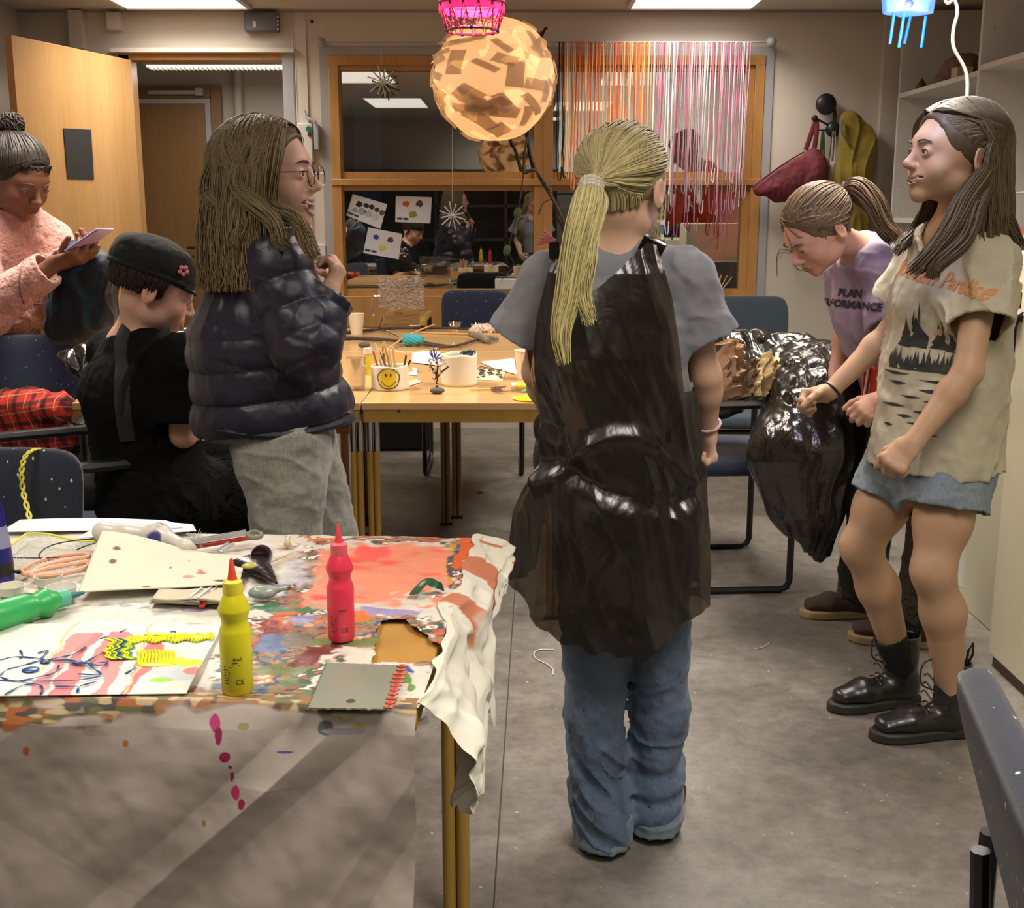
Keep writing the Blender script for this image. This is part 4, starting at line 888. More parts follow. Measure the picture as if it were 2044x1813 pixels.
    tw = D(1180, 368, 2.145); gd = [tw, D(1176, 410, 2.105), D(1152, 500, 2.09), D(1134, 590, 2.085), D(1120, 660, 2.085), D(1128, 728, 2.088)]
    s2 = bundle(gd, 1100, .045, .010, 3, 26, .005, rootr=.33, flatx=(1, .6), fray=.22); gd3 = [tw, D(1185, 420, 2.105), D(1172, 510, 2.085), D(1165, 585, 2.085), D(1182, 650, 2.08)]
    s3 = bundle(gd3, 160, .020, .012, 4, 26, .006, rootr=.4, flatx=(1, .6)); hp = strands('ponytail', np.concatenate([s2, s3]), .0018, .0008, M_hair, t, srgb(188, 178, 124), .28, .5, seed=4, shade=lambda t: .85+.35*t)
    for k in range(3):
        ax = nrm(gd[1]-gd[0]); u = nrm(np.cross(ax, (0, 1, .2))); v = np.cross(ax, u); cc = tw+ax*(.002+.009*k)
        MB().tube([cc+(u*math.cos(a)+v*math.sin(a))*(.0175+.001*math.sin(a*14)) for a in np.linspace(0, 2*math.pi, 49)[:-1]], .0062, 8, closed=True).build('hair_tie', M('cream_hair_tie', (.55, .5, .42), .8, bump=(200, .6)), hp)
    # loose hair by the ear
    strands('loose_strands', bundle([hc+R@A_((.07, .01, .02)), hc+R@A_((.080, -.005, -.03)), hc+R@A_((.078, -.018, -.075)), hc+R@A_((.076, -.01, -.115))], 26, .010, .004, 6), .0014, .0008, M_hair, t, base, .2, seed=6)
    # earring
    e0 = hc+R@A_((.080, -.018, -.047)); b = thing_part = MB(); b.cyl(e0, e0-A_((0, 0, .012)), .0008, n=5); e1 = e0-A_((0, 0, .012)); b.cyl(e1, e1-A_((0, 0, .008)), .0085); b.cyl(e1-A_((0, 0, .026)), e1-A_((0, 0, .034)), .0085); er = b.build('earring', M_white, t)
    MB().cyl(e1-A_((0, 0, .007)), e1-A_((0, 0, .027)), .0074).build('earring_middle', M('blue_thread', srgb(60, 110, 160), .5), er)
    # apron: a thin film wrapped round the body
    st = [(470, 1225, .105, .085, 2.265), (540, 1218, .128, .118, 2.265), (700, 1213, .146, .140, 2.26), (830, 1231, .145, .135, 2.265), (930, 1230, .156, .14, 2.265), (1050, 1221, .178, .155, 2.265), (1180, 1205, .193, .165, 2.265), (1330, 1200, .205, .175, 2.265)]
    zs = A_([D(1, s[0], s[4])[2] for s in st]); o = np.argsort(zs); cxs = A_([D(s[1], s[0], s[4])[0] for s in st]); aa = A_([s[2] for s in st]); bb = A_([s[3] for s in st])
    nu, nv = 420, 520; th = np.linspace(-math.pi/2-2.55, -math.pi/2+2.55, nu); zz = np.linspace(zs.min(), zs.max(), nv); TH, ZZ = np.meshgrid(th, zz, indexing='ij')
    ip = lambda A: np.interp(ZZ, zs[o], A[o]); ex = .8; CX, AA, BB = ip(cxs), ip(aa), ip(bb); ct, sn = np.cos(TH), np.sin(TH)
    fl = np.clip((zs[6]+.05-ZZ)/.5+.35, 0, 1); drp = np.clip((1.05-ZZ)/.5, 0, 1)
    amp = .010+.010*drp; dr = amp*(1-2*np.abs(vnoise(ct*1.8+ZZ*2.5, sn*1.8+5, ZZ*3.5)))+.0045*(1-2*np.abs(vnoise(ct*3.5+3+ZZ*5, sn*3.5, ZZ*8+ct*3)))+.0012*vnoise(ct*12, sn*12, ZZ*22+ct*8)
    dr += .011*np.exp(-((ZZ-(.84+.05*np.sin(TH*3)))/.018)**2)-.012*np.exp(-((ZZ-(.80+.04*np.sin(TH*2.3+1)))/.022)**2)+.006*np.sin(TH*7+ZZ*9)*drp
    X = CX+np.sign(ct)*np.abs(ct)**ex*(AA+dr); Yv = 2.265+np.sign(sn)*np.abs(sn)**ex*(BB+dr); P = np.stack([X, Yv, ZZ], 2).reshape(-1, 3)
    Px = 1022+FPX*P[:, 0]/2.14; zpix = lambda v, Yq=2.13: D(1, v, Yq)[2]
    zt = np.interp(Px, [1060, 1072, 1100, 1112, 1150, 1195, 1292, 1312, 1345, 1362, 1376], [zpix(760), zpix(640), zpix(520), zpix(520), zpix(600), zpix(572), zpix(484), zpix(490), zpix(600), zpix(700), zpix(790)])
    back = P[:, 1] < 2.27; zt = np.where(back, zt, zpix(520)); zb = np.interp(Px, [990, 1005, 1110, 1180, 1300, 1395, 1410], [zpix(1175), zpix(1188), zpix(1265), zpix(1290), zpix(1298), zpix(1245), zpix(1235)])+.004*np.sin(Px*.11)
    zb = np.where(back, zb, zpix(1230)); keep = (P[:, 2] < zt) & (P[:, 2] > zb)
    q = (np.arange(nu-1)[:, None]*nv+np.arange(nv-1)[None]).reshape(-1); Q = np.stack([q, q+nv, q+nv+1, q+1], 1); Q = Q[keep[Q].all(1)]
    used = np.unique(Q); mp = np.full(len(P), -1); mp[used] = np.arange(len(used)); ap = mkobj('plastic_apron', P[used], mp[Q], M_bagplastic, t)
    # lacing and tape
    tr = bvh_of(ap); lm = M('pink_cord', srgb(150, 70, 95), .5)
    pts = [D(1186+3*math.sin(k*1.9), 545+k*5.6, 2.0) for k in range(16)]; pr = [p for p in project(pts, tr, (0, 1, 0), .006) if p is not None]
    if len(pr) > 3: MB().tube(crv([p+A_((.004*(-1)**k, 0, 0)) for k, p in enumerate(pr)], 3), .0022, 5).build('lacing', lm, ap)
    a0 = D(1302, 492, 2.19); MB().box(a0, (.045, .012, .030), frame((.3, 1, .4), (.5, 0, 1))).build('tape_strip', M('black_tape', (.008,)*3, .35), ap, bevel=.002)
    a0 = D(1106, 500, 2.20); MB().box(a0, (.020, .010, .032)).build('tape_strip', M('black_tape'), ap, bevel=.002)
    # bracelets
    c0 = midp(J['wrR'], J['elR'], .12); ax = nrm(J['wrR']-J['elR']); u = nrm(np.cross(ax, (0, 1, 0))); v = np.cross(ax, u)
    MB().tube([c0+(u*math.cos(a)+v*math.sin(a))*.026 for a in np.linspace(0, 2*math.pi, 25)[:-1]], .003, 6, closed=True).build('bracelet', M('pink_beads', (.6, .42, .4), .4, bump=(300, .6)), t)

# ---------------------------------------------------------------- smiling girl at the right
def person_smiling():
    hc = D(1905, 311, 2.74); R = frame((-1, -.14, .06)); hs = 1.05
    J = dict(head=hc, R=R, neck=D(1905, 450, 2.79), shL=D(1968, 515, 2.68), shR=D(1852, 505, 2.93), hipL=D(1902, 940, 2.75), hipR=D(1798, 935, 2.90),
             elL=D(1932, 742, 2.60), wrL=D(1822, 885, 2.56), elR=D(1785, 655, 2.96), wrR=D(1655, 783, 2.93),
             knL=D(1862, 1140, 2.70), anL=D(1898, 1390, 2.76), knR=D(1718, 1092, 2.88), anR=D(1798, 1335, 2.95))
    J['handL'] = dict(f=(-.6, -.1, -.6), n=(-.1, .6, -.9), th=(-.6, .2, .5), s=.95, curl=(1.1, 1.2, 1.25, 1.3), thumb=.8)
    J['handR'] = dict(f=(-.95, .0, -.22), n=(.1, -.65, -.6), th=(-.3, -.8, .7), s=.95, curl=(1.1, 1.15, 1.2, 1.25), thumb=.8)
    J['toeL'] = J['anL']+A_((-.2, -.03, 0)); J['toeR'] = J['anR']+A_((-.2, -.05, 0)); J['bk'] = (.9, .1, 0)
    t = thing('person', 'smiling person with long brown hair, beige printed t-shirt, denim shorts and black boots', 'person', (.97, 2.85, 0))
    V = base_body(J, 1., hs, smile=1.7, openm=.42); body_mesh('body', V, J, hs, 'tan', t); head_kids('f', hc, R, hs, t, openm=1)
    fw = nrm((-.85, -.5, 0)); rt = nrm((-.5, .85, 0)); nb = J['neck']; up = A_((0, 0, 1.))
    g = Vol(); ch = midp(J['shL'], J['shR'])-A_((0, 0, .10)); mid = D(1888, 740, 2.82); bot = D(1868, 925, 2.82)
    g.ecap(bot, mid, (.158, .156), (.142, .130), rt, .05, flat=(1, 0)); g.ecap(mid, ch, (.142, .130), (.148, .118), rt, .05); g.ecap(ch, nb-A_((0, 0, .05)), (.148, .118), (.105, .07), rt, .04)
    for q, e, r0, r1 in (('L', D(1962, 645, 2.62), .066, .070), ('R', D(1800, 600, 2.97), .060, .064)):
        g.cap(J['sh'+q], nb-A_((0, 0, .028)), .056, .052, .04); g.cap(J['sh'+q]-A_((0, 0, .01)), e, r0, r1, .035, flat=(0, 1))
    g.hole(nb+fw*.012-A_((0, 0, .03)), nb+fw*.04+A_((0, 0, .2)), .056); g.hole(nb+fw*.05-A_((0, 0, .03)), nb+fw*.09+A_((0, 0, .1)), .045)
    f0 = folds(.012, 6.5, (1, 1, .6), 11, 1.2)
    Mt = clothmat('beige_tshirt', srgb(192, 184, 158)); ts = garment('t_shirt', g, .004, Mt, t, .009, f0)
    # print on the chest
    tr = bvh_of(ts); o = D(1830, 555, 2.70); ex = -rt; ink = M('black_print', (.035, .034, .03), .8, var=(60, .4)); org = M('orange_print', srgb(205, 140, 85), .8)
    v2, f = text_mesh('Mountain Paradise', .052, .35, .0010); v2, f = refine(v2, f, .01); v2 = A_(v2)*A_((.8, 1.)); v2[:, 1] += -.16*v2[:, 0]; v2[:, 0] += .015
    decal('lettering', [(plane_pts(v2, o, ex, up), f)], tr, -fw, org, ts)
    rg = random.Random(5); polys = []
    def poly(pts): v, ff = refine(pts, [tuple(range(len(pts)))], .012); polys.append((plane_pts(v, o, ex, up), ff))
    for (cx, w, h, z) in ((-.055, .05, .085, -.165), (-.02, .06, .11, -.165), (.035, .05, .075, -.165), (.065, .045, .055, -.17)):
        for k in range(5):
            a = rg.uniform(-.5, .5); poly([(cx+w*a*.2, z+h*(1-k*.16)), (cx+w*(a*.4+.10*k), z+h*(.72-k*.15)), (cx+w*(a*.4-.02+.10*k), z+h*(.50-k*.12)), (cx-w*.12*k+w*a*.2, z+h*(.66-k*.15))])
    for k in range(30):
        x = -.10+.2*k/30+rg.uniform(-.003, .003); h = rg.uniform(.018, .042); z = -.205+rg.uniform(-.004, .004); poly([(x-.006, z), (x+.006, z), (x, z+h)])
    poly([(-.10, -.216), (.09, -.216), (.095, -.200), (-.09, -.200)])
    for k in range(13):
        x = rg.uniform(-.08, .05); z = -.225-.014*k*.9+rg.uniform(-.004, .004); w = rg.uniform(.02, .06)*(1-k*.04); poly([(x-w, z), (x, z+rg.uniform(.002, .005)), (x+w, z), (x, z-rg.uniform(.003, .006))])
    decal('mountain_print', polys, tr, -fw, ink, ts)
    col = nb-A_((0, 0, .030)); MB().tube(on_cloth(ts, [col+fw*(.075*math.cos(a)+.02)+rt*.062*math.sin(a)+A_((0, 0, -.025*math.cos(a)+.01)) for a in np.linspace(0, 2*math.pi, 45)[:-1]]), .008, 8, closed=True, flat=.6).build('collar', Mt, ts)
    # shorts
    g = Vol(); pel = midp(J['hipL'], J['hipR']); g.ecap(pel+A_((.0, 0, .10)), pel, (.105, .088), (.120, .104), rt, .03, flat=(1, 0)); g.ell(pel-A_((0, 0, .06)), (.07, .07, .07), None, .04)
    g.ecap(J['hipL'], midp(J['hipL'], J['knL'], .36), (.090, .105), (.098, .100), rt, .03, flat=(0, 1)); g.ecap(J['hipR']-A_((.005, 0, 0)), midp(J['hipR'], J['knR'], .38)-A_((.008, 0, .0)), (.082, .090), (.082, .080), rt, .03, flat=(0, 1))
    Ms = denim('light_denim', srgb(95, 108, 118), srgb(140, 152, 160)); garment('denim_shorts', g, .004, Ms, t, .008, folds(.006, 10, (1, 1, 1), 21))
    for q in 'LR':
        so = shoe('boot', '', J['an'+q], J['toe'+q], .262, M('boot_sole', (.030, .029, .022), .55), M('boot_leather', (.018, .017, .016), .3, bump=(40, .25), spec=.6), t, high=.085, lace=M('boot_lace', (.02, .018, .017), .6))
        c = J['an'+q]; MB().tube(crv([c+A_((-.03, -.02, .115)), c+A_((-.085, -.03, .10)), c+A_((-.09, -.035, .05)), c+A_((-.06, -.03, .03))], 6), .0024, 5).build('lace_loop', M('boot_lace'), so)
        c = J['an'+q]; MB().tube([c+A_((.034, 0, .085)), c+A_((.046, 0, .11)), c+A_((.044, 0, .14)), c+A_((.034, 0, .12)), c+A_((.032, 0, .09))], .0035, 5).build('pull_tab', M_black, so)
        g = Vol(); g.cap(c, midp(c, J['kn'+q], .36 if q == 'L' else .28), .040, .043, .01, flat=(1, 1)); 
        if q == 'R': garment('sock', g, .004, M('black_sock', (.012,)*3, .9), t, .006)
    # hair
    base = srgb(92, 76, 55)
    s1 = long_hair(hc, R, hs, 2600, .27, (98, 180), 0, .016, 7, spread=.6, wave=.006); s2 = long_hair(hc, R, hs, 160, .24, (80, 98), 0, .010, 8, spread=.2, wave=.004, sides=(1,))
    T = lambda x, y, z: hc+R@(A_((x, y, z))*hs)
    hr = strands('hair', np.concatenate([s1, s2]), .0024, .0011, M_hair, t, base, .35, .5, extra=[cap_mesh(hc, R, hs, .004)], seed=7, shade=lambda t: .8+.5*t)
    # swept top from the parting over the ear
    cur = []; rg2 = np.random.default_rng(12)
    for k in range(1300):
        a = rg2.random(); b = rg2.random(); q = -1 if rg2.random() < .72 else 1; a = a**1.5; d0 = A_((.03*q, .80-1.6*a, .62+.3*min(1, a*3))); dm = A_((q*(.50+.30*b), .62-1.15*a-.25*b, .52-.05*b)); d1 = A_((q*.95, -.12-.5*b-.3*a, .12)); d2 = A_((q*.75, -.6-.3*b, -.35))
        pts = [on_scalp(d0, .004), on_scalp(dm*.45+d0*.55, .009+.006*b), on_scalp(dm, .010+.008*b), on_scalp(dm*.4+d1*.6, .012+.006*b), on_scalp(d1, .012+.006*b), on_scalp(d2, .014+.004*b)]
        cur.append(crv(pts, 3))
    strands('front_hair', fringe(hc, R, hs, 1100, (.95, -.45, .05), 14), .0024, .0018, M_hair, hr, base, .3, .5, seed=14)
    strands('swept_hair', (A_(cur)*hs)@R.T+hc, .0024, .0016, M_hair, hr, base, .3, .5, seed=13, shade=lambda t: 1.0-.25*t)
    for gd, N, r0, r1, sd in (([T(-.078, -.035, -.03), D(1925, 400, 2.62), D(1890, 465, 2.58), D(1845, 520, 2.56), D(1815, 548, 2.55)], 160, .030, .014, 21), ([T(-.07, -.05, -.05), D(1950, 410, 2.62), D(1925, 480, 2.57), D(1870, 530, 2.55), D(1858, 560, 2.55)], 130, .026, .014, 22),
                               ([T(.05, .045, .06), T(.079, .03, -.01), T(.077, .0, -.09), D(1828, 460, 2.86), D(1798, 490, 2.82), D(1788, 505, 2.80)], 110, .022, .012, 23), ([T(-.05, -.09, -.03), D(1990, 400, 2.70), D(2018, 460, 2.68), D(2036, 500, 2.70)], 120, .026, .014, 24),
                               ([T(.02, .068, .090), T(.052, .070, .06), T(.070, .056, .01), T(.068, .046, -.04)], 24, .006, .003, 25)):
        strands('hair_lock', bundle(gd, N*2, r0, r1, sd, 24, .004, rootr=.6, fray=.2), .0019, .0009, M_hair, hr, base, .3, .5, seed=sd)
    c0 = hc+R@A_((-.080, -.022, -.043))*hs; MB().tube([c0+A_((.006*math.cos(a), 0, -.008+.008*math.sin(a))) for a in np.linspace(0, 2*math.pi, 17)[:-1]], .0011, 5, closed=True).build('earring', M('gold', (.5, .3, .1), .2, metal=1), t)
    ax = nrm(J['wrR']-J['elR']); u = nrm(np.cross(ax, (0, 1, 0))); v = np.cross(ax, u); MB().tube([J['wrR']-ax*.01+(u*math.cos(a)+v*math.sin(a))*.027 for a in np.linspace(0, 2*math.pi, 25)[:-1]], .003, 6, closed=True).build('wrist_band', M_black, t)

# ---------------------------------------------------------------- girl in the puffer jacket
def person_puffer():
    hc = D(534, 352, 2.62); R = frame((1, -.16, .03)); hs = 1.06
    J = dict(head=hc, R=R, neck=D(522, 492, 2.66), shR=D(552, 528, 2.54), shL=D(500, 520, 2.80), hipR=D(568, 880, 2.60), hipL=D(590, 880, 2.76),
             elR=D(612, 690, 2.50), wrR=D(655, 588, 2.56), elL=D(600, 690, 2.86), wrL=D(650, 590, 2.74), knR=A_((-.515, 2.60, .42)), knL=A_((-.43, 2.79, .42)), anR=A_((-.525, 2.58, .08)), anL=A_((-.40, 2.84, .08)))
    J['handR'] = dict(f=(.35, .3, .9), n=(-.9, .3, .2), th=(0, .8, .3), s=.9, curl=(.9, 1., 1., 1.)); J['handL'] = dict(f=(.3, -.5, .8), n=(-.9, -.3, .2), th=(0, -.8, .3), s=.9, curl=(.8, .9, .9, .9))
    J['toeR'] = J['anR']+A_((.18, 0, 0)); J['toeL'] = J['anL']+A_((.18, .03, 0))
    t = thing('person', 'laughing person in profile with glasses, shoulder-length hair, navy puffer jacket and pale grey jeans', 'person', (-.50, 2.70, 0))
    V = base_body(J, 1., hs, smile=1, openm=1.6); body_mesh('body', V, J, hs, 'fair', t); head_kids('c', hc, R, hs, t, openm=1)
    rt = nrm((.25, -1, 0)); nb = J['neck']; g = Vol()
    ch = midp(J['shR'], J['shL'])+A_((.0, 0, -.13)); mid = D(520, 690, 2.67); bot = D(548, 838, 2.68); P_ = .072
    Lb = np.linalg.norm(mid-bot); g.ecap(bot, mid, (.162, .180), (.147, .147), rt, .03, flat=(1, 0), quilt=(P_, .013, .0)); g.ecap(mid, ch, (.145, .145), (.145, .128), rt, .03, quilt=(P_, .013, Lb)); g.ecap(ch, nb-A_((0, 0, .02)), (.145, .128), (.095, .07), rt, .03, quilt=(P_, .012, Lb+np.linalg.norm(ch-mid)))
    for q in 'RL':
        sh, el, wr = J['sh'+q], J['el'+q], J['wr'+q]; g.cap(sh, nb-A_((0, 0, .03)), .062, .056, .03); Lu = np.linalg.norm(el-sh)
        g.cap(sh, el, .065, .063, .03, quilt=(P_*.85, .009, .02)); g.cap(el, midp(el, wr, .92), .062, .050, .03, flat=(0, 1), quilt=(P_*.8, .008, .02))
    g.cap(nb-A_((0, 0, .02)), nb+A_((.015, 0, .055)), .066, .062, .02, flat=(0, 1)); g.hole(nb+A_((.0, 0, -.0)), nb+A_((.02, 0, .2)), .050)
    f0 = folds(.0035, 16, (1.3, 1.3, .5), 31, .8, .001)
    q_ = M('navy_puffer_nylon', (.009, .008, .020), .42, bump=[(30, .2, 1.0, .005), (130, .12, 0, .002)], sheen=.05, spec=.42)
    jk = garment('puffer_jacket', g, .004, q_, t, .012, f0)
    # hem binding
    MB().tube([bot+rt*(.162*math.sin(a))+nrm((1, .25, 0))*(.180*math.cos(a))+A_((0, 0, .006*math.sin(a*3))) for a in np.linspace(0, 2*math.pi, 61)[:-1]], .011, 8, closed=True).build('hem', q_, jk)
    # jeans
    g = Vol(); pel = midp(J['hipR'], J['hipL']); g.ecap(pel+A_((-.01, 0, .10)), pel-A_((0, 0, .01)), (.105, .09), (.116, .100), rt, .03, flat=(1, 0))
    for q in 'RL': g.ecap(J['hip'+q], J['kn'+q], (.088, .096), (.066, .072), rt, .03); g.ecap(J['kn'+q], J['an'+q], (.066, .072), (.052, .062), rt, .03, flat=(0, 1))
    g.ell(J['hipR']+A_((-.055, .02, -.02)), (.07, .08, .09), None, .05)
    jn = garment('jeans', g, .004, denim('pale_grey_denim', srgb(128, 128, 118), srgb(160, 160, 150)), t, .008, folds(.006, 9, (.6, .6, 1.3), 33))
    # seam lines
    tr = bvh_of(jn); sm = M('seam', srgb(95, 94, 86), .8)
    for pl in ([(598, 868, 0), (606, 930, 0), (612, 1000, 0), (614, 1062, 0)], [(548, 856, 0), (550, 900, 0), (548, 925, 0), (532, 940, 0), (500, 915, 0)]):
        pts = crv([D(u, v, 2.2) for u, v, _ in pl], 6); pr = [p for p in project(pts, tr, (0, 1, -.2), .0005) if p is not None]
        if len(pr) > 3: MB().tube(pr, .0012, 4).build('seam', sm, jn)
    for q in 'RL': shoe('sneaker', '', J['an'+q], J['toe'+q], .23, M_white, M('dark_shoe', (.03, .03, .035), .6), t)
    # hair
    base = srgb(100, 84, 58); s1 = long_hair(hc, R, hs, 5000, .235, (62, 180), 0, .020, 31, spread=1.5, wave=.010)
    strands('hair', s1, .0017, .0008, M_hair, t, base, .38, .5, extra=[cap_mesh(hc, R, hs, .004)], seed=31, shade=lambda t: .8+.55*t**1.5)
    strands('front_hair', fringe(hc, R, hs, 900, (.97, .22, -.10), 34, jit=.16), .0022, .0016, M_hair, t, base, .35, .5, seed=34)
    T = lambda x, y, z: hc+R@(A_((x, y, z))*hs)
    for gd, N, sd in (([T(.05, .05, .085), T(.085, .045, .02), T(.088, .035, -.06), D(590, 440, 2.50), D(622, 500, 2.46), D(630, 515, 2.46)], 110, 41), ([T(.06, -.02, .08), T(.09, -.03, -.02), D(545, 440, 2.48), D(560, 480, 2.46), D(575, 495, 2.45)], 90, 42), ([T(.02, -.08, .06), T(.03, -.12, -.03), D(455, 430, 2.6), D(438, 480, 2.58), D(430, 503, 2.58)], 120, 43), ([T(.05, -.07, .06), T(.07, -.10, -.03), D(480, 440, 2.52), D(470, 480, 2.50), D(480, 500, 2.50)], 90, 44)):
        strands('hair_lock', bundle(gd, N*2, .024, .012, sd, 24, .006, rootr=.6, fray=.2), .0018, .0008, M_hair, t, srgb(112, 96, 64), .3, .5, seed=sd)
    # glasses
    gm = M('glasses_wire', (.06, .02, .03), .25, metal=.8); gl = None
    for q in (1, -1):
        cc = T(q*.032, .104, -.004); rr = R@A_((1, 0, 0)); uu = R@A_((0, 0, 1)); ps = [cc+(rr*math.cos(a)*.0225+uu*math.sin(a)*.0205)*hs for a in np.linspace(0, 2*math.pi, 29)[:-1]]
        o = MB().tube(ps, .0012, 5, closed=True).build('glasses_rim', gm, t)
        MB().tube([T(q*.053, .103, .004), T(q*.075, .06, .004), T(q*.080, -.01, .004)], .0011, 5).build('glasses_temple', gm, o)
    MB().tube([T(-.010, .106, .0), T(0, .110, .003), T(.010, .106, .0)], .0011, 5).build('glasses_bridge', gm, t)

# ---------------------------------------------------------------- seated child with the cap
def person_cap():
    K = 1.09; Dk = lambda u, v, Y: D(u, v, Y*K)
    hc = Dk(306, 578, 2.78); R = frame((.80, .40, -.38)); hs = 1.06
    J = dict(head=hc, R=R, neck=Dk(272, 668, 2.79), shR=Dk(348, 722, 2.69), shL=Dk(222, 708, 2.93), hipR=A_((-.90, 3.02, .55)), hipL=A_((-1.03, 3.12, .55)), chestoff=(-.05, -.03, 0),
             elR=Dk(366, 868, 2.70), wrR=Dk(436, 822, 2.86), elL=Dk(300, 850, 3.05), wrL=Dk(400, 820, 3.08), knR=Dk(500, 975, 2.98), knL=Dk(455, 940, 3.15))
    J['anR'] = J['knR']+A_((-.02, .02, -.40)); J['anL'] = J['knL']+A_((.02, .06, -.42)); J['toeR'] = J['anR']+A_((.13, .1, 0)); J['toeL'] = J['anL']+A_((.13, .1, 0))
    J['handR'] = dict(f=(.5, .85, .1), n=(0, -.1, -1), th=(-.7, .5, 0), s=.85, curl=(.7, .7, .7, .7)); J['handL'] = dict(f=(.8, .4, .1), n=(0, -.1, -1), th=(.5, -.7, 0), s=.85, curl=(.7, .7, .7, .7))
    t = thing('person', 'seated person in a black cap, black t-shirt and black dungarees bending over a task', 'person', (-.95, 3.1, 0))
    V = base_body(J, .97, hs); body_mesh('body', V, J, hs, 'pink', t); head_kids('b', hc, R, hs, t)
    fw = nrm((.75, .6, 0)); rt = nrm((.6, -.75, 0)); nb = J['neck']; pel = midp(J['hipR'], J['hipL'])
    g = KV(1.08); ch = midp(midp(J['shL'], J['shR']), pel, .25)-fw*.03; g.ecap(pel+A_((0, 0, .03)), ch, (.150, .115), (.148, .115), rt, .05); g.ecap(ch, nb-A_((0, 0, .045)), (.148, .115), (.10, .062), rt, .04)
    for q, e in (('R', Dk(362, 838, 2.69)), ('L', Dk(280, 830, 3.02))): g.cap(J['sh'+q], nb-A_((0, 0, .03)), .055, .05, .04); g.cap(J['sh'+q], e, .058, .062, .03, flat=(0, 1))
    g.hole(nb+fw*.02-A_((0, 0, .03)), nb+fw*.06+A_((.0, .0, .2)), .050)
    Mk = clothmat('black_tshirt', (.006, .006, .006), .95, sheen=0); ts = garment('t_shirt', g, .0045, Mk, t, .008, folds(.006, 8, (1, 1, .6), 51))
    g = KV(1.08); g.ecap(pel+A_((0, 0, .16)), pel-A_((0, 0, .02)), (.152, .12), (.165, .14), rt, .05)
    for q in 'RL': g.cap(J['hip'+q], J['kn'+q], .10, .085, .04); g.cap(J['kn'+q], J['an'+q], .085, .075, .03, flat=(0, 1))
    Md = clothmat('black_dungarees', (.007, .007, .008), .9, sheen=0); dg = garment('dungarees', g, .005, Md, t, .008, folds(.010, 6, (1, 1, 1), 52, 1.))
    tr = bvh_of(ts); ms = M('dungaree_strap', (.020, .020, .020), .85)
    for pl in ([(205, 650), (196, 700), (208, 760), (217, 830), (222, 900)], [(318, 665), (290, 690), (245, 735), (222, 780), (218, 840)]):
        ce = crv([Dk(u, v, 2.55) for u, v in pl], 7); pr = project(ce, tr, (0, 1, 0), .004); pr = [p for p in pr if p is not None]
        if len(pr) > 3: MB().tube(pr, .019, 8, flat=.14, up=(0, -1, 0)).build('strap', ms, dg)
    for q in 'RL': shoe('shoe', '', A_((J['an'+q][0], J['an'+q][1], .08)), A_((J['toe'+q][0], J['toe'+q][1], .08)), .22, M_black, M_black, t)
    # short hair + cap
    rg = np.random.default_rng(5); cur = []
    for k in range(700):
        a = rg.uniform(math.radians(75), math.radians(285)); q = A_((math.sin(a), math.cos(a), .25)); L = .055+.03*rg.random() if abs(a-math.pi) > .35 else .075; d1 = A_((math.sin(a), math.cos(a), -.6-.25*rg.random()))
        pts = [on_scalp(q*(1-s)+d1*s, .003+.010*s*rg.random()+.003*math.sin(s*3)) for s in np.linspace(0, 1, 7)]; cur.append(pts)
    strands('hair', (A_(cur)*hs)@R.T+hc, .0032, .0012, M_hair, t, srgb(42, 32, 26), .3, .5, seed=5)
    V = Vol(); T = lambda x, y, z: hc+R@(A_((x, y, z))*hs)
    V.ell(T(0, -.016, .055), A_((.090, .108, .062))*hs, R, .02); V.ell(T(0, -.03, .085), A_((.080, .085, .035))*hs, R, .02); V.ecap(T(0, .06, .028), T(0, .135, .006), (.068, .007), (.050, .006), R[:, 0], .01); V.ell(T(0, -.01, .0), A_((.2, .2, .028))*hs, R, .004, 's')
    V.disp = lambda x, y, z: .004*vnoise(x*22, y*22, z*22)+.0012*vnoise(x*90, y*90, z*90)
    cp = volobj('cap', [V.mesh(.003)], clothmat('black_cap_cloth', (.013, .014, .012), .9, sheen=.05), t)
    MB().tube([T(.084*math.sin(a), -.016+.103*math.cos(a), .036) for a in np.linspace(0, 2*math.pi, 41)[:-1]], .006, 6, closed=True, flat=1.4).build('cap_band', M('black_cap_cloth'), cp)
    c0 = T(.079, .035, .066); 
    b = MB()
    for k in range(5): a = k*2*math.pi/5; b.ell(c0+R@A_((.002, .009*math.cos(a), .009*math.sin(a))), (.006, .006, .006), n=8)
    b.build('pink_flower', M('pink_flower', srgb(220, 130, 140), .7), cp)

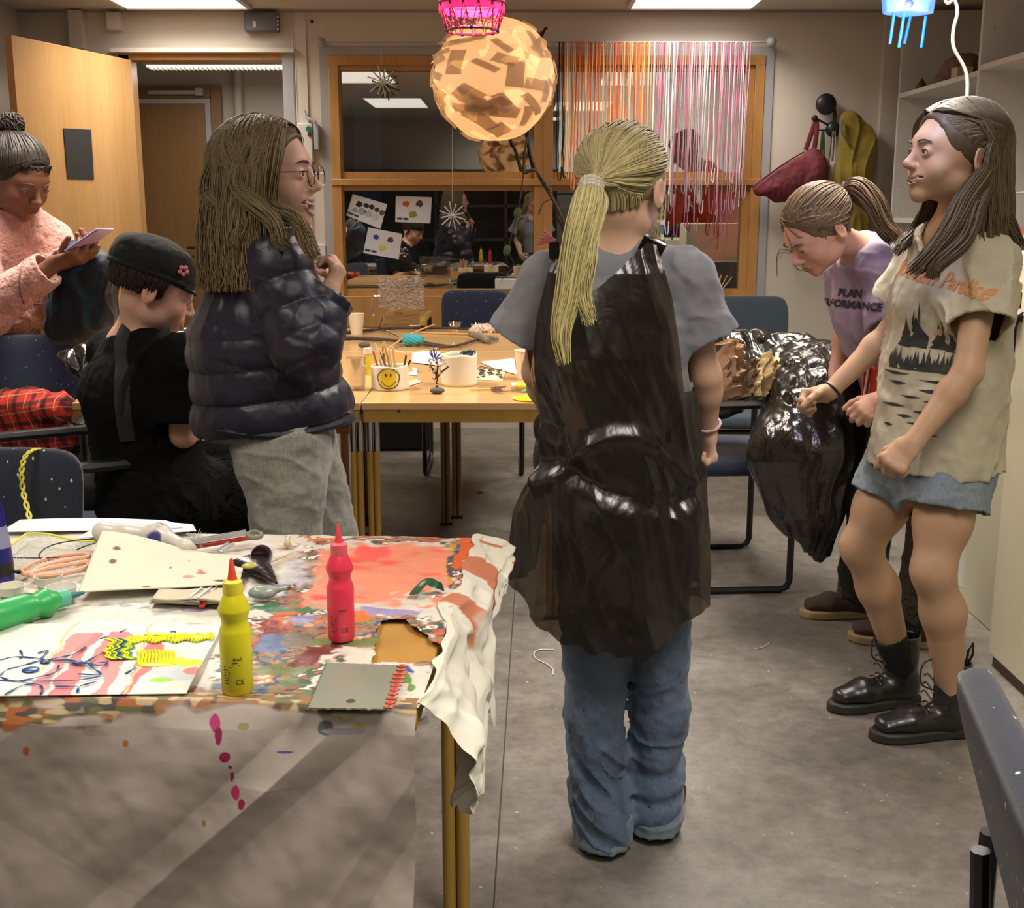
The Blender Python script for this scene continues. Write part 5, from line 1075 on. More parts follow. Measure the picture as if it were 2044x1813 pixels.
# ---------------------------------------------------------------- person with the phone
def person_fleece():
    K = 1.19; Dk = lambda u, v, Y: D(u, v, Y*K)
    hc = Dk(34, 356, 3.34); R = frame((.72, -.42, -.42)); hs = 1.17
    J = dict(head=hc, R=R, neck=Dk(22, 448, 3.40), shR=Dk(-60, 500, 3.30), shL=Dk(95, 490, 3.46), hipR=Dk(-55, 800, 3.52), hipL=Dk(50, 800, 3.62), elR=Dk(-30, 625, 3.12), wrR=Dk(112, 525, 3.12), elL=Dk(130, 600, 3.40), wrL=Dk(130, 515, 3.22), knR=A_((-1.76, 4.16, .42)), knL=A_((-1.62, 4.29, .42)), anR=A_((-1.76, 4.22, .08)), anL=A_((-1.62, 4.34, .08)))
    J['handR'] = dict(f=(.95, -.1, .25), n=(0, .5, .8), th=(-.2, .5, .6), s=1.08, curl=(.35, .4, .45, .5), thumb=.6); J['handL'] = dict(f=(.8, -.35, .3), n=(0, -.2, .9), th=(.3, -.6, .6), s=1.08, curl=(.5, .55, .6, .6), thumb=.6)
    J['toeR'] = J['anR']+A_((.15, -.1, 0)); J['toeL'] = J['anL']+A_((.15, -.1, 0))
    t = thing('person', 'person in a pink fleece jacket with hair in a bun, looking at a phone', 'person', (-1.7, 4.15, 0))
    V = base_body(J, 1.14, hs, lids=.5); body_mesh('body', V, J, hs, 'dark', t); head_kids('a', hc, R, hs, t)
    rt = nrm(J['shR']-J['shL']); nb = J['neck']; pel = midp(J['hipR'], J['hipL']); g = KV(1.16); ch = midp(midp(J['shL'], J['shR']), pel, .3)
    g.ecap(Dk(5, 668, 3.52), ch, (.19, .14), (.19, .145), rt, .05, flat=(1, 0)); g.ecap(ch, nb-A_((0, 0, .04)), (.19, .145), (.13, .09), rt, .05)
    for q in 'RL': g.cap(J['sh'+q], nb-A_((0, 0, .03)), .07, .065, .05); g.cap(J['sh'+q], J['el'+q], .070, .066, .03); g.cap(J['el'+q], midp(J['el'+q], J['wr'+q], .88), .066, .050, .03, flat=(0, 1))
    g.cap(nb-A_((0, 0, .04)), nb+A_((.012, -.012, .058)), .085, .078, .02, flat=(0, 1)); g.hole(nb+A_((.0, -.0, -.01)), nb+A_((.06, -.05, .2)), .056, .066)
    Mf = M('pink_fleece', srgb(196, 142, 130), .95, bump=[(90, .9, .4, .012), (300, .5, 0, .004)], sheen=.5, var=(22, .22))
    fl = garment('fleece_jacket', g, .005, Mf, t, .010, lambda x, y, z: .006*vnoise(x*9, y*9, z*9)-.004*vnoise(x*35, y*35, z*35)-.002*vnoise(x*90, y*90, z*90))
    a, c = nb+A_((.065, -.06, .03)), Dk(70, 650, 3.26); tr = bvh_of(fl); pts = [midp(Dk(50, 430, 3.12), Dk(60, 655, 3.12), s) for s in np.linspace(0, 1, 14)]; pr = [p for p in project(pts, tr, (0, 1, 0), .001) if p is not None]
    if len(pr) > 3: MB().tube(pr, .003, 6).build('zip', M('zip_pink', srgb(130, 85, 80), .6), fl)
    g = KV(1.16); g.ecap(pel+A_((0, 0, .26)), pel, (.12, .10), (.14, .12), rt, .03, flat=(1, 0))
    for q in 'RL': g.cap(J['hip'+q], J['kn'+q], .10, .085, .03); g.cap(J['kn'+q], J['an'+q], .085, .085, .03, flat=(0, 1))
    garment('trousers', g, .006, clothmat('grey_trousers', srgb(88, 80, 70)), t, .008, folds(.008, 7, (1, 1, 1), 61))
    for q in 'RL': shoe('shoe', '', J['an'+q], J['toe'+q], .24, M_white, M_black, t)
    tie = A_((0, -.062, .105)); s1 = np.concatenate([pony_hair(hc, R, hs, tie, 1000, 61, .010, .5), fringe(hc, R, hs, 800, (0, -.4, .9), 62, jit=.05)[:, np.round(np.linspace(0, 11, 14)).astype(int)]]); base = srgb(46, 38, 33)
    hr = strands('hair', s1, .0032, .0020, M_hair, t, base, .3, .5, extra=[cap_mesh(hc, R, hs, .004)], seed=61)
    rg = np.random.default_rng(8); tc = hc+R@tie*hs; cur = []
    for k in range(420):
        d = nrm(rg.normal(size=3)); d2 = nrm(np.cross(d, rg.normal(size=3))); ra = .034*(.75+.4*rg.random()); c0 = tc+A_((.004, 0, .028)); cur.append([c0+(d*math.cos(a)+d2*math.sin(a))*ra*(1+.12*math.sin(a*5+k)) for a in np.linspace(0, 2.6, 12)])
    strands('hair_bun', A_(cur), .0026, .0014, M_hair, hr, base, .35, .5, seed=62)
    cur = []
    for k in range(90): a = rg.uniform(-1.0, 1.0); p0 = on_scalp(A_((math.sin(a)*.9, .85, .42+.1*abs(a))), .004); cur.append([hc+R@(p0+A_((math.sin(q*9+k)*.004, .003+q*.006, -q*.022*rg.random()))*1.)*hs for q in np.linspace(0, 1, 7)])
    strands('baby_hair', A_(cur), .0014, .0008, M_hair, hr, base, .3, seed=63)
    MB().tube([tc+R@A_((.022*math.cos(a), .022*math.sin(a), .002))*hs for a in np.linspace(0, 2*math.pi, 21)[:-1]], .009, 8, closed=True).build('scrunchie', M('black_scrunchie', (.015,)*3, .9, bump=(60, .5)), hr)
    return J

# ---------------------------------------------------------------- girl in the lilac sweatshirt
def person_lilac():
    hc = D(1634, 462, 3.28); R = frame((-.72, -.22, -.62)); hs = 1.0
    J = dict(head=hc, R=R, neck=D(1722, 500, 3.36), shR=D(1690, 540, 3.52), shL=D(1760, 535, 3.26), hipR=D(1800, 800, 3.60), hipL=D(1850, 800, 3.42), elR=D(1690, 650, 3.56), wrR=D(1668, 745, 3.50), elL=D(1800, 720, 3.14), wrL=D(1762, 798, 3.10),
             knR=A_((1.12, 3.55, .42)), knL=A_((1.28, 3.42, .42)), anR=A_((1.13, 3.64, .08)), anL=A_((1.22, 3.38, .08)))
    J['handR'] = dict(f=(-.1, -.2, -1), n=(-.9, 0, .1), th=(0, -.8, 0), s=.9, curl=(.8, .8, .8, .8)); J['handL'] = dict(f=(-.75, -.15, -.45), n=(-.4, .5, -.7), th=(-.5, .3, .8), s=.92, curl=(.75, .8, .85, .9), thumb=.5, spread=.8)
    J['toeR'] = J['anR']+A_((-.2, -.0, 0)); J['toeL'] = J['anL']+A_((-.18, .05, 0))
    t = thing('person', 'bending person in a lilac sweatshirt with a brown ponytail, behind the smiling girl', 'person', (1.12, 3.5, 0))
    V = base_body(J, 1., hs, lids=.5); body_mesh('body', V, J, hs, 'pink', t); head_kids('e', hc, R, hs, t)
    rt = nrm(J['shR']-J['shL']); nb = J['neck']; pel = midp(J['hipR'], J['hipL']); g = Vol(); ch = midp(midp(J['shL'], J['shR']), pel, .28); ax = nrm(nb-pel)
    g.ecap(midp(pel, ch, .12), ch, (.15, .13), (.15, .12), rt, .05, flat=(1, 0)); g.ecap(ch, nb-ax*.04, (.15, .12), (.11, .075), rt, .05)
    for q, e in (('R', midp(J['shR'], J['elR'], .55)), ('L', midp(J['shL'], J['elL'], .6))): g.cap(J['sh'+q], nb-ax*.03, .06, .055, .04); g.cap(J['sh'+q], e, .064, .068, .03, flat=(0, 1))
    g.hole(nb-ax*.02, nb+nrm(hc-nb)*.2, .052, .06)
    Ml = clothmat('lilac_sweatshirt', srgb(148, 130, 152)); sw = garment('sweatshirt', g, .0045, Ml, t, .010, folds(.008, 6, (1, 1, .6), 71, .9))
    MB().tube(on_cloth(sw, [nb-ax*.0+rt*.062*math.sin(a)+nrm(np.cross(rt, ax))*.062*math.cos(a) for a in np.linspace(0, 2*math.pi, 33)[:-1]]), .009, 8, closed=True, flat=.6).build('collar', Ml, sw)
    tr = bvh_of(sw); ink = M('sweatshirt_ink', (.02, .015, .03), .8); dr = nrm(D(1700, 600, 3.4)-A_((0, 0, CAMH)))
    for s_, u, v, sz in (('PLAN', 1696, 586, .030), ('PERFORMANCE', 1690, 608, .030)):
        v2, f = text_mesh(s_, sz, 0, .0012); v2, f = refine(v2, f, .01); v2 = A_(v2); o = D(u, v, 3.36); decal('lettering', [(plane_pts(v2, o, (.97, .2, -.10), (.12, 0, .99)), f)], tr, dr, ink, sw, .005)
    g = Vol(); g.ecap(midp(pel, ch, .3), pel, (.13, .11), (.14, .12), rt, .03)
    for q in 'RL': g.cap(J['hip'+q], J['kn'+q], .095, .08, .03); g.cap(J['kn'+q], J['an'+q], .08, .07, .03, flat=(0, 1))
    garment('trousers', g, .006, clothmat('olive_trousers', srgb(52, 46, 34)), t, .008, folds(.008, 7, (1, 1, 1), 72))
    for q in 'RL': shoe('sneaker', '', J['an'+q], J['toe'+q], .25, M('cream_sole', srgb(150, 130, 95), .6), M('brown_suede', srgb(62, 44, 30), .8, bump=(80, .3)), t, high=.03, lace=M('brown_lace', srgb(50, 36, 26), .8))
    tie = (R.T@(D(1682, 382, 3.30)-hc))/hs; base = srgb(108, 88, 66)
    hr = strands('hair', np.concatenate([pony_hair(hc, R, hs, tie, 1500, 71, .012), nape(hc, R, hs, tie, 500, 73), fringe(hc, R, hs, 900, (tie-SC_C)*A_((0, 1, 1)), 72, jit=.05)[:, np.round(np.linspace(0, 11, 14)).astype(int)]]), .0028, .0018, M_hair, t, base, .35, .5, extra=[cap_mesh(hc, R, hs, .004)], seed=71)
    tw = D(1682, 382, 3.30); strands('ponytail', bundle([tw, D(1712, 378, 3.28), D(1745, 410, 3.24), D(1768, 455, 3.22), D(1790, 478, 3.20)], 420, .042, .02, 72, 24, .006, rootr=.4), .0028, .0014, M_hair, hr, srgb(105, 82, 60), .35, .5, seed=72)
    ax2 = nrm(D(1712, 378, 3.28)-tw); u = nrm(np.cross(ax2, (0, 1, .2))); v = np.cross(ax2, u); MB().tube([tw+ax2*.008+(u*math.cos(a)+v*math.sin(a))*.019 for a in np.linspace(0, 2*math.pi, 21)[:-1]], .008, 8, closed=True).build('hair_tie', M('dark_hair_tie', (.05, .04, .045), .8), hr)
    strands('loose_strands', bundle([hc+R@A_((-.03, .09, .08)), hc+R@A_((-.05, .115, .03)), D(1556, 505, 3.25), D(1552, 560, 3.25)], 5, .003, .008, 75, wave=.002), .0010, .0006, M_hair, hr, base, .3, seed=75)

# ---------------------------------------------------------------- person behind the window
def person_red():
    Y = 7.75; hc = D(1368, 300, Y-.15); R = frame((-.6, -.5, -.6)); hs = 1.0
    J = dict(head=hc, R=R, neck=D(1400, 338, Y), shR=D(1362, 372, Y-.1), shL=D(1452, 372, Y+.1), hipR=D(1400, 540, Y), hipL=D(1452, 540, Y+.12), elR=D(1335, 440, Y-.2), wrR=D(1350, 520, Y-.3), elL=D(1462, 475, Y-.05), wrL=D(1385, 530, Y-.28),
             knR=A_((1.25, Y, .45)), knL=A_((1.42, Y+.1, .45)), anR=A_((1.25, Y+.05, .08)), anL=A_((1.42, Y+.15, .08)))
    J['handL'] = dict(f=(-.8, -.2, -.4), n=(0, .3, -.9), th=(0, -.9, 0), s=1., curl=(.7, .7, .7, .7)); J['handR'] = dict(f=(-.1, -.2, -.9), n=(.5, .5, 0), th=(0, -.9, 0), s=1., curl=(.7, .7, .7, .7))
    t = thing('person', 'person in an orange-red sweater and dark jeans seen through the right window pane', 'person', (1.3, Y, 0))
    V = base_body(J, 1.1, hs); body_mesh('body', V, J, hs, 'pink', t); head_kids('g', hc, R, hs, t)
    rt = nrm(J['shR']-J['shL']); nb = J['neck']; pel = midp(J['hipR'], J['hipL']); g = Vol(); ch = midp(midp(J['shL'], J['shR']), pel, .3)
    g.ecap(midp(pel, ch, .2), ch, (.19, .14), (.18, .14), rt, .05, flat=(1, 0)); g.ecap(ch, nb-A_((0, 0, .03)), (.18, .14), (.11, .08), rt, .05)
    for q in 'RL': g.cap(J['sh'+q], nb-A_((0, 0, .03)), .07, .065, .05); g.cap(J['sh'+q], J['el'+q], .070, .066, .03); g.cap(J['el'+q], midp(J['el'+q], J['wr'+q], .88), .066, .045, .03, flat=(0, 1))
    garment('sweater', g, .007, clothmat('orange_red_wool', srgb(196, 70, 40)), t, 0, folds(.008, 7, (1, 1, .6), 81))
    g = Vol(); g.ecap(midp(pel, ch, .25), pel, (.15, .12), (.16, .13), rt, .03)
    for q in 'RL': g.cap(J['hip'+q], J['kn'+q], .11, .09, .03); g.cap(J['kn'+q], J['an'+q], .09, .08, .03, flat=(0, 1))
    garment('jeans', g, .008, denim('dark_jeans', srgb(40, 48, 56), srgb(60, 68, 76)), t, 0, folds(.008, 7, (1, 1, 1), 82))
    strands('hair', long_hair(hc, R, hs, 500, .10, (70, 180), 0, .018, 81), .004, .002, M_hair, t, srgb(110, 85, 60), .3, .5, extra=[cap_mesh(hc, R, hs, .004)], seed=81)
    c = D(1345, 490, Y-.35); V = Vol(); V.ell(c, (.13, .09, .12)); V.ell(c+A_((.04, 0, -.07)), (.14, .09, .09), None, .04); V.disp = folds(.012, 9, (1, 1, 1), 83)
    o = volobj('jacket_bundle', [V.mesh(.007)], clothmat('purple_grey_bundle', srgb(62, 50, 62)), None); tag(o, 'dark purple-grey bundled jacket held by the person behind the window', 'jacket')
for fn in (person_blonde, person_smiling, person_puffer, person_cap, person_fleece, person_lilac, person_red): fn()
# ================================================================== chairs
def dotted(name, c, dotc=(.55, .55, .5), sc=26, size=.10):
    q = NT(name); v = q.N('TexVoronoi'); v.inputs['Scale'].default_value = sc; v.inputs['Randomness'].default_value = .9; q.L(q.mapping((1, 1, .6), (.3, .2, .5)), v.inputs['Vector'])
    d = q.ramp(v.outputs['Distance'], [(size*.8, (1,)*3), (size, (0,)*3)]); w = q.noise(200, 2); b = q.mix(.6, q.ramp(w, [(.35, tuple(x*.6 for x in c)), (.65, tuple(x*1.35 for x in c))]), c)
    q.L(q.mix(d, b, dotc), q.b.inputs['Base Color']); q.b.inputs['Roughness'].default_value = .95; q.b.inputs['Sheen Weight'].default_value = .2; q.bump(w, .3, .001); return q.m
M_navydot = dotted('navy_dotted_upholstery', srgb(32, 36, 50), (.55, .55, .5), 52, .13); M_bluedot = dotted('blue_dotted_upholstery', srgb(36, 42, 66), (.3, .32, .34), 60, .11); M_tealf = dotted('dark_teal_upholstery', srgb(44, 56, 66), (.06, .07, .08), 30, .05)
def cushion(w, d, h, r=.03, bulge=.012, taper=0):    # rounded slab as a superellipse grid, centred
    def fn(U, V):
        a = (U-.5)*2*math.pi; b = (V-.5)*math.pi; e1, e2 = .28, .45; sg = lambda x, e: np.sign(x)*np.abs(x)**e
        x = w/2*sg(np.cos(b), e2)*sg(np.cos(a), e1); y = d/2*sg(np.cos(b), e2)*sg(np.sin(a), e1); z = h/2*sg(np.sin(b), e2)
        return np.stack([x*(1-taper*(.5-y/d)), y, z], 2)
    return fn
def make_chair(label, fab, loc, f, top=.86, bh=.40, bw=.48, frame_mat=None, arm_mat=None, group=None, lean=.12, arm=.66, taper=.10, ab=-.27, sled=True, aw=.27):
    fm = frame_mat or M_blackmetal; rz = math.atan2(f[1], f[0])-math.pi/2; t = thing('armchair', label, 'chair', (loc[0], loc[1], 0), rz, group)
    MB().grid(lambda U, V: cushion(.48, .46, .07)(U, V)+A_((0, .02, .43)), 41, 17).build('seat', fab, t, local=True, sharp=None)
    Rb = np.array(Matrix.Rotation(math.pi/2+lean, 3, 'X')); c = A_((0, -.235, top-bh/2))
    MB().grid(lambda U, V: cushion(bw, bh, .055, taper=taper)(U, V)@Rb.T+c, 41, 17).build('backrest', fab, t, local=True, sharp=None)
    for q in (-1, 1):
        x = q*aw; pts = [(x, -.24, arm-.02), (x, -.24, .012), (x, .22, .012), (x, .22, arm-.02)] if sled else [(x, -.24, arm-.02), (x, -.26, .012)]
        pp = [A_(p) for p in pts]; out = [pp[0]]
        for i in (1, 2) if sled else (): d0 = nrm(pp[i-1]-pp[i]); d1 = nrm(pp[i+1]-pp[i]); out += [pp[i]+d0*.03, pp[i]+(d0+d1)*.009, pp[i]+d1*.03]
        out.append(pp[-1]); MB().tube(out, .012, 8).build('leg_frame', fm, t, local=True)
        b = MB(); b.tube([(x, ab, arm), (x, ab+.05, arm), (x, .20, arm+.005), (x, .245, arm-.005)], [.017, .019, .021, .015], 8, flat=.75); b.build('armrest', arm_mat or M_black, t, local=True)
    b = MB(); b.cyl((-aw, -.24, .40), (aw, -.24, .40), .011, n=8); b.build('crossbar', fm, t, local=True); MB().cyl((-aw, .20, .385), (aw, .20, .385), .011, n=8).build('crossbar', fm, t, local=True)
    for q in (-1, 1): MB().tube([(q*.17, -.24, .40), (q*.17, -.262, .48), (q*.17, -.250-.02, top-bh*.55)], .011, 8).build('back_post', fm, t, local=True)
    return t
make_chair('navy dotted armchair with yellow yarn hung over its back, pushed against the painting table', M_navydot, (-1.11, 2.12), (0, -1), top=.82, bh=.36, bw=.46, arm=.60, lean=.08)
make_chair('dotted armchair the seated person with the cap sits on', M_bluedot, (-1.24, 3.10), (.9, .43), top=.80, bh=.36, bw=.46)
make_chair('blue dotted armchair with a tapered back in front of the person in pink fleece', M_bluedot, (-1.60, 3.70), (.12, -1), top=.885, bh=.42, bw=.44, lean=.12, taper=.25, group=None)
make_chair('black-framed armchair under the black garbage bag', M_bluedot, (.72, 4.14), (1, .06), top=.84, arm=.655)
make_chair('dark teal upholstered armchair behind the garbage bag', M_tealf, (1.05, 5.02), (-.05, -1), top=.92, bh=.5, bw=.34, lean=.1, taper=0)
make_chair('blue dotted armchair with wooden armrests behind the far table', M_bluedot, (-.19, 5.90), (0, -1), top=.885, bh=.40, bw=.36, arm_mat=M_legwood, taper=.04, aw=.24, arm=.765)
make_chair('navy dotted armchair cut off at the lower right corner of the picture', M_navydot, (.745, .955), (.98, -.20), top=.83, bh=.40, bw=.46, lean=.30, taper=0, arm=.60, ab=-.19)
# ================================================================== tables
def pipe_leg(name, x, y, h, mat, t, sleeve=0, r=.0100):
    b = MB(); b.cyl((x-r, y, .004), (x-r, y, h), r, n=12); b.cyl((x+r, y, .004), (x+r, y, h), r, n=12); o = b.build(name, mat, t)
    if sleeve: MB().cyl((x-r, y, h-sleeve), (x-r, y, h), r*1.12, n=12).cyl((x+r, y, h-sleeve), (x+r, y, h), r*1.12, n=12).build('chrome_sleeve', M_chrome, o)
    MB().box((x, y, .006), (.05, .028, .012)).build('foot_cap', M_black, o)
def table(label, x0, x1, y0, y1, legs, chamfer=0, mats=None, z=.72, sleeve=.10):
    t = thing('table', label, 'table', ((x0+x1)/2, (y0+y1)/2, 0), 0, None)
    poly = [(x0, y0), (x1-chamfer, y0), (x1, y0+chamfer), (x1, y1), (x0, y1)] if chamfer else [(x0, y0), (x1, y0), (x1, y1), (x0, y1)]
    MB().prism(poly, .024, (0, 0, z-.024)).build('tabletop', M_tabletop, t, bevel=.003)
    b = MB(); i = .004
    b.bbox((x0+i, y0+i, z-.062), (x1-i-chamfer, y0+.025, z-.024)); b.bbox((x0+i, y1-.025, z-.062), (x1-i, y1-i, z-.024)); b.bbox((x0+i, y0+.025, z-.062), (x0+.025, y1-.025, z-.024)); b.bbox((x1-.025, y0+.025+chamfer, z-.062), (x1-i, y1-.025, z-.024))
    if chamfer: pass
    b.build('apron_frame', M_legwood, t)
    for k, (lx, ly, m) in enumerate(legs): pipe_leg('leg', lx, ly, z-.062, m, t, sleeve if m is M_legwood else 0)
    return t
xA0 = float(D(722, 800, 3.56)[0])
tA = table('beech table with craft materials, right part nearest the camera', xA0+.002, .16, 3.54, 4.84, [(D(745, 900, 3.60)[0], 3.60, M_legwood), (.13, 3.62, M_legwood), (D(890, 1000, 4.77)[0], 4.77, M_legdark), (.13, 4.80, M_legdark)], .03)
MB().cyl((xA0+.115, 3.545, .695), (xA0+.115, 3.535, .695), .004, n=10).build('screw_hole', M_black, tA); MB().cyl((.10, 3.545, .69), (.10, 3.535, .69), .004, n=10).build('screw_hole', M_black, tA)
table('beech table behind the puffer jacket, left of the craft table seam', -1.35, xA0-.002, 3.54, 4.84, [(D(712, 900, 3.60)[0], 3.60, M_legwood), (-1.31, 3.60, M_legwood), (-1.31, 4.80, M_legdark), (D(755, 900, 4.79)[0]-.06, 4.80, M_legdark)])
table('beech table at the back by the window', -.98, .22, 4.846, 5.84, [(D(912, 1000, 4.88)[0], 4.88, M_legdark), (-.94, 4.9, M_legdark), (-.94, 5.8, M_legdark), (.18, 5.8, M_legdark), (.18, 4.9, M_legdark)])
one('wooden_stool', 'low wooden stool standing under the left table behind the jeans', 'stool', MB().cyl((-.66, 4.55, 0), (-.66, 4.55, .44), .016).cyl((-.95, 4.55, 0), (-.95, 4.55, .44), .016).cyl((-.66, 4.88, 0), (-.66, 4.88, .44), .016).cyl((-.95, 4.88, 0), (-.95, 4.88, .44), .016).bbox((-.99, 4.5, .44), (-.62, 4.93, .465)), M('stool_wood', srgb(190, 140, 95), .5))
one('dark_bin', 'dark box standing on the floor below the window behind the table', 'box', MB().prism([(-.8, 6.3), (-.45, 6.3), (-.45, 6.6), (-.8, 6.6)], .22, (0, 0, 0)), M('bin_dark', (.015, .015, .016), .6), bevel=.02)
# ================================================================== painting table
TZ = .72; Cf = A_((-.113, 1.295)); ex2 = nrm((1, -.065)); ey2 = nrm((.065, 1))
def TP(x, y, z=TZ): p = Cf+ex2*x+ey2*y; return A_((p[0], p[1], z))
TR = np.stack([A_((*ex2, 0)), A_((*ey2, 0)), A_((0, 0, 1.))], 1)
tP = thing('painting_table', 'table in the foreground covered with white paper and spilled paint', 'table', TP(-.8, .36, 0))
MB().box(TP(-.80, .362, TZ-.0145), (1.6, .724, .024), TR).build('tabletop', M('ochre_laminate', srgb(176, 132, 62), .45, var=(8, .15)), tP, bevel=.003)
MB().box(TP(-.80, .362, TZ-.045), (1.54, .66, .036), TR).build('apron_frame', M_legwood, tP)
for x, y in ((-.035, .685), (-.10, .05), (-1.55, .05), (-1.55, .685)): q = TP(x, y); pipe_leg('leg', q[0], q[1], TZ-.03, M_legwood, tP, 0, .0125)
def proj_uv(P):
    P = np.asarray(P); x, y, z = P[:, 0], P[:, 1], P[:, 2]-CAMH; f = y*cP-z*sP; up = y*sP+z*cP; return 1022+FPX*x/f, 906.5-FPX*up/f
WHITE = A_(srgb(204, 200, 188))
def paint_cover(P):
    # albedo of the paper cover: where which paint lies, measured on the table top
    u, v = proj_uv(np.stack([P[:, 0], P[:, 1], np.full(len(P), TZ)], 1)); x, y = P[:, 0]*1., P[:, 1]*1.; n = len(P); z0 = np.zeros(n)
    N = lambda s, k, sx=1, sy=1: vnoise(x*s*sx+k*13.7, y*s*sy+k*5.1, z0+k)
    wx = N(18, 1)*14+N(45, 2)*6; wy = N(18, 3)*10+N(45, 4)*5; U = u+wx; Vv = v+wy; col = np.tile(WHITE, (n, 1))
    def lay(m, c, a=1.):
        nonlocal col
        m = np.clip(m, 0, 1)[:, None]*a; col = col*(1-m)+A_(c)*m
    sm = lambda t, w=.15: np.clip(t/w+.5, 0, 1)
    def blob(cx, cy, rx, ry, ang=0, w=.22, rough=.35):
        c, s = math.cos(ang), math.sin(ang); a = ((U-cx)*c+(Vv-cy)*s)/rx; b = (-(U-cx)*s+(Vv-cy)*c)/ry; return sm(1-np.sqrt(a*a+b*b)+rough*N(60, 9)+rough*.6*N(130, 10), w)
    pal = [srgb(196, 84, 48), srgb(150, 140, 178), srgb(120, 44, 36), srgb(92, 118, 72), srgb(214, 208, 192), srgb(205, 130, 60), srgb(70, 90, 120), srgb(140, 130, 90), srgb(176, 92, 80), srgb(60, 84, 66), srgb(224, 218, 204), srgb(110, 84, 90)]
    idxn = (vnoise((x+.5*y)*16+3, (y-.3*x)*44, z0+20)+.5*vnoise((x+.5*y)*60, (y-.3*x)*110, z0+21)+.22*N(190, 22)); idx = np.floor((idxn*3.2+20) % len(pal)).astype(int); mess = A_(pal)[idx]*(1+.25*N(300, 23))[:, None]
    def messy(m, a=1.):
        nonlocal col
        m = np.clip(m, 0, 1)[:, None]*a; col = col*(1-m)+mess*m
    def blobm(*a, **k): messy(blob(*a, **k))
    blobm(700, 1270, 230, 42, .03); blobm(590, 1180, 50, 95, .25); blobm(560, 1110, 70, 28, -.5, rough=.6); blobm(780, 1082, 190, 9); blobm(915, 1120, 26, 62); blobm(560, 1330, 110, 60); blobm(520, 1400, 170, 38); blobm(900, 1300, 60, 40)
    lay(blob(575, 1150, 26, 32, .3), srgb(150, 146, 186)); lay(blob(560, 1235, 60, 12, -.5), srgb(200, 96, 50)); lay(blob(600, 1245, 40, 10), srgb(146, 140, 180))
    lay(blob(925, 1100, 14, 40), srgb(206, 92, 44)); lay(blob(897, 1140, 9, 46), srgb(198, 150, 60)); lay(blob(905, 1150, 5, 40, rough=.8), srgb(80, 72, 84)); lay(blob(645, 1075, 22, 6), srgb(226, 104, 40))
    # salmon painting
    q = np.minimum(np.minimum((U-(600+(1222-v)*.32)), (896-(v-1090)*.02-U)), np.minimum(Vv-1098, 1212-Vv)*1.3)/30.; lay(sm(q+.25*N(70, 30), .3), srgb(224, 140, 112))
    lay(sm(q-.6+.3*N(20, 31), .4)*sm(N(9, 32, 1, 2.5)+.45*N(30, 33, 1, 2)+.05, .35), srgb(236, 92, 84)); lay(blob(745, 1112, 22, 14, .3), srgb(240, 96, 88)); lay(blob(860, 1195, 60, 10, -.1), WHITE)
    lay(blob(640, 1205, 26, 9), srgb(205, 150, 126))
    lay(blob(690, 1292, 110, 10, -.05), srgb(120, 128, 72)); lay(blob(620, 1325, 85, 14, -.32), srgb(108, 34, 30)); lay(blob(700, 1245, 60, 9, -.2), srgb(222, 110, 40)); lay(blob(780, 1230, 60, 8), srgb(150, 140, 180)); lay(blob(535, 1270, 20, 26, -.4), srgb(130, 44, 38))
    lay(blob(590, 1290, 40, 14), srgb(130, 122, 110)); lay(blob(545, 1300, 30, 16), srgb(96, 112, 150)); lay(blob(400, 1210, 230, 7, .02, rough=.6), srgb(70, 118, 86)); lay(blob(360, 1218, 120, 5, rough=.8), srgb(130, 120, 150))
    # front strip
    fr = sm((Vv-1398-np.maximum(0, (500-u))*.0)/26., .8)*sm((600-u)/60.); messy(fr*sm(.6+N(30, 40), .5)); lay(sm((Vv-1425)/20.)*sm((330-U)/80.)*sm(N(14, 41)+.35, .3), srgb(176, 96, 34)); lay(sm((Vv-1440)/16.)*sm((200-U)/80.)*sm(N(20, 42), .3), srgb(190, 112, 40))
    lay(blob(260, 1405, 220, 10, rough=.6), srgb(112, 52, 44), .8); lay(blob(60, 1415, 120, 10, rough=.6), srgb(80, 110, 70), .8); lay(blob(480, 1435, 120, 9, -.03, rough=.7), srgb(64, 96, 84)); lay(blob(590, 1405, 50, 22, rough=.7), srgb(96, 120, 80)); lay(blob(560, 1345, 60, 16, rough=.5), srgb(110, 118, 76))
    lay(blob(430, 1430, 16, 18), srgb(196, 60, 110)); lay(blob(700, 1430, 90, 14), WHITE); lay(blob(805, 1380, 14, 45), WHITE); lay(blob(822, 1340, 8, 10), srgb(60, 80, 150)); lay(blob(812, 1370, 6, 16, rough=.8), srgb(100, 140, 70)); lay(blob(730, 1310, 50, 8), WHITE)
    lay(blob(300, 1140, 300, 75, 0, rough=.1)*.9, WHITE); lay(blob(560, 1085, 60, 14, rough=.3), WHITE); lay(blob(520, 1095, 40, 12), srgb(205, 202, 192))
    return col*(1+.05*N(200, 50))[:, None]
def cover_fold(a, b): return .0035*fbm(a*6, b*6, a*0+1)+.0015*vnoise(a*40, b*40, a*0)
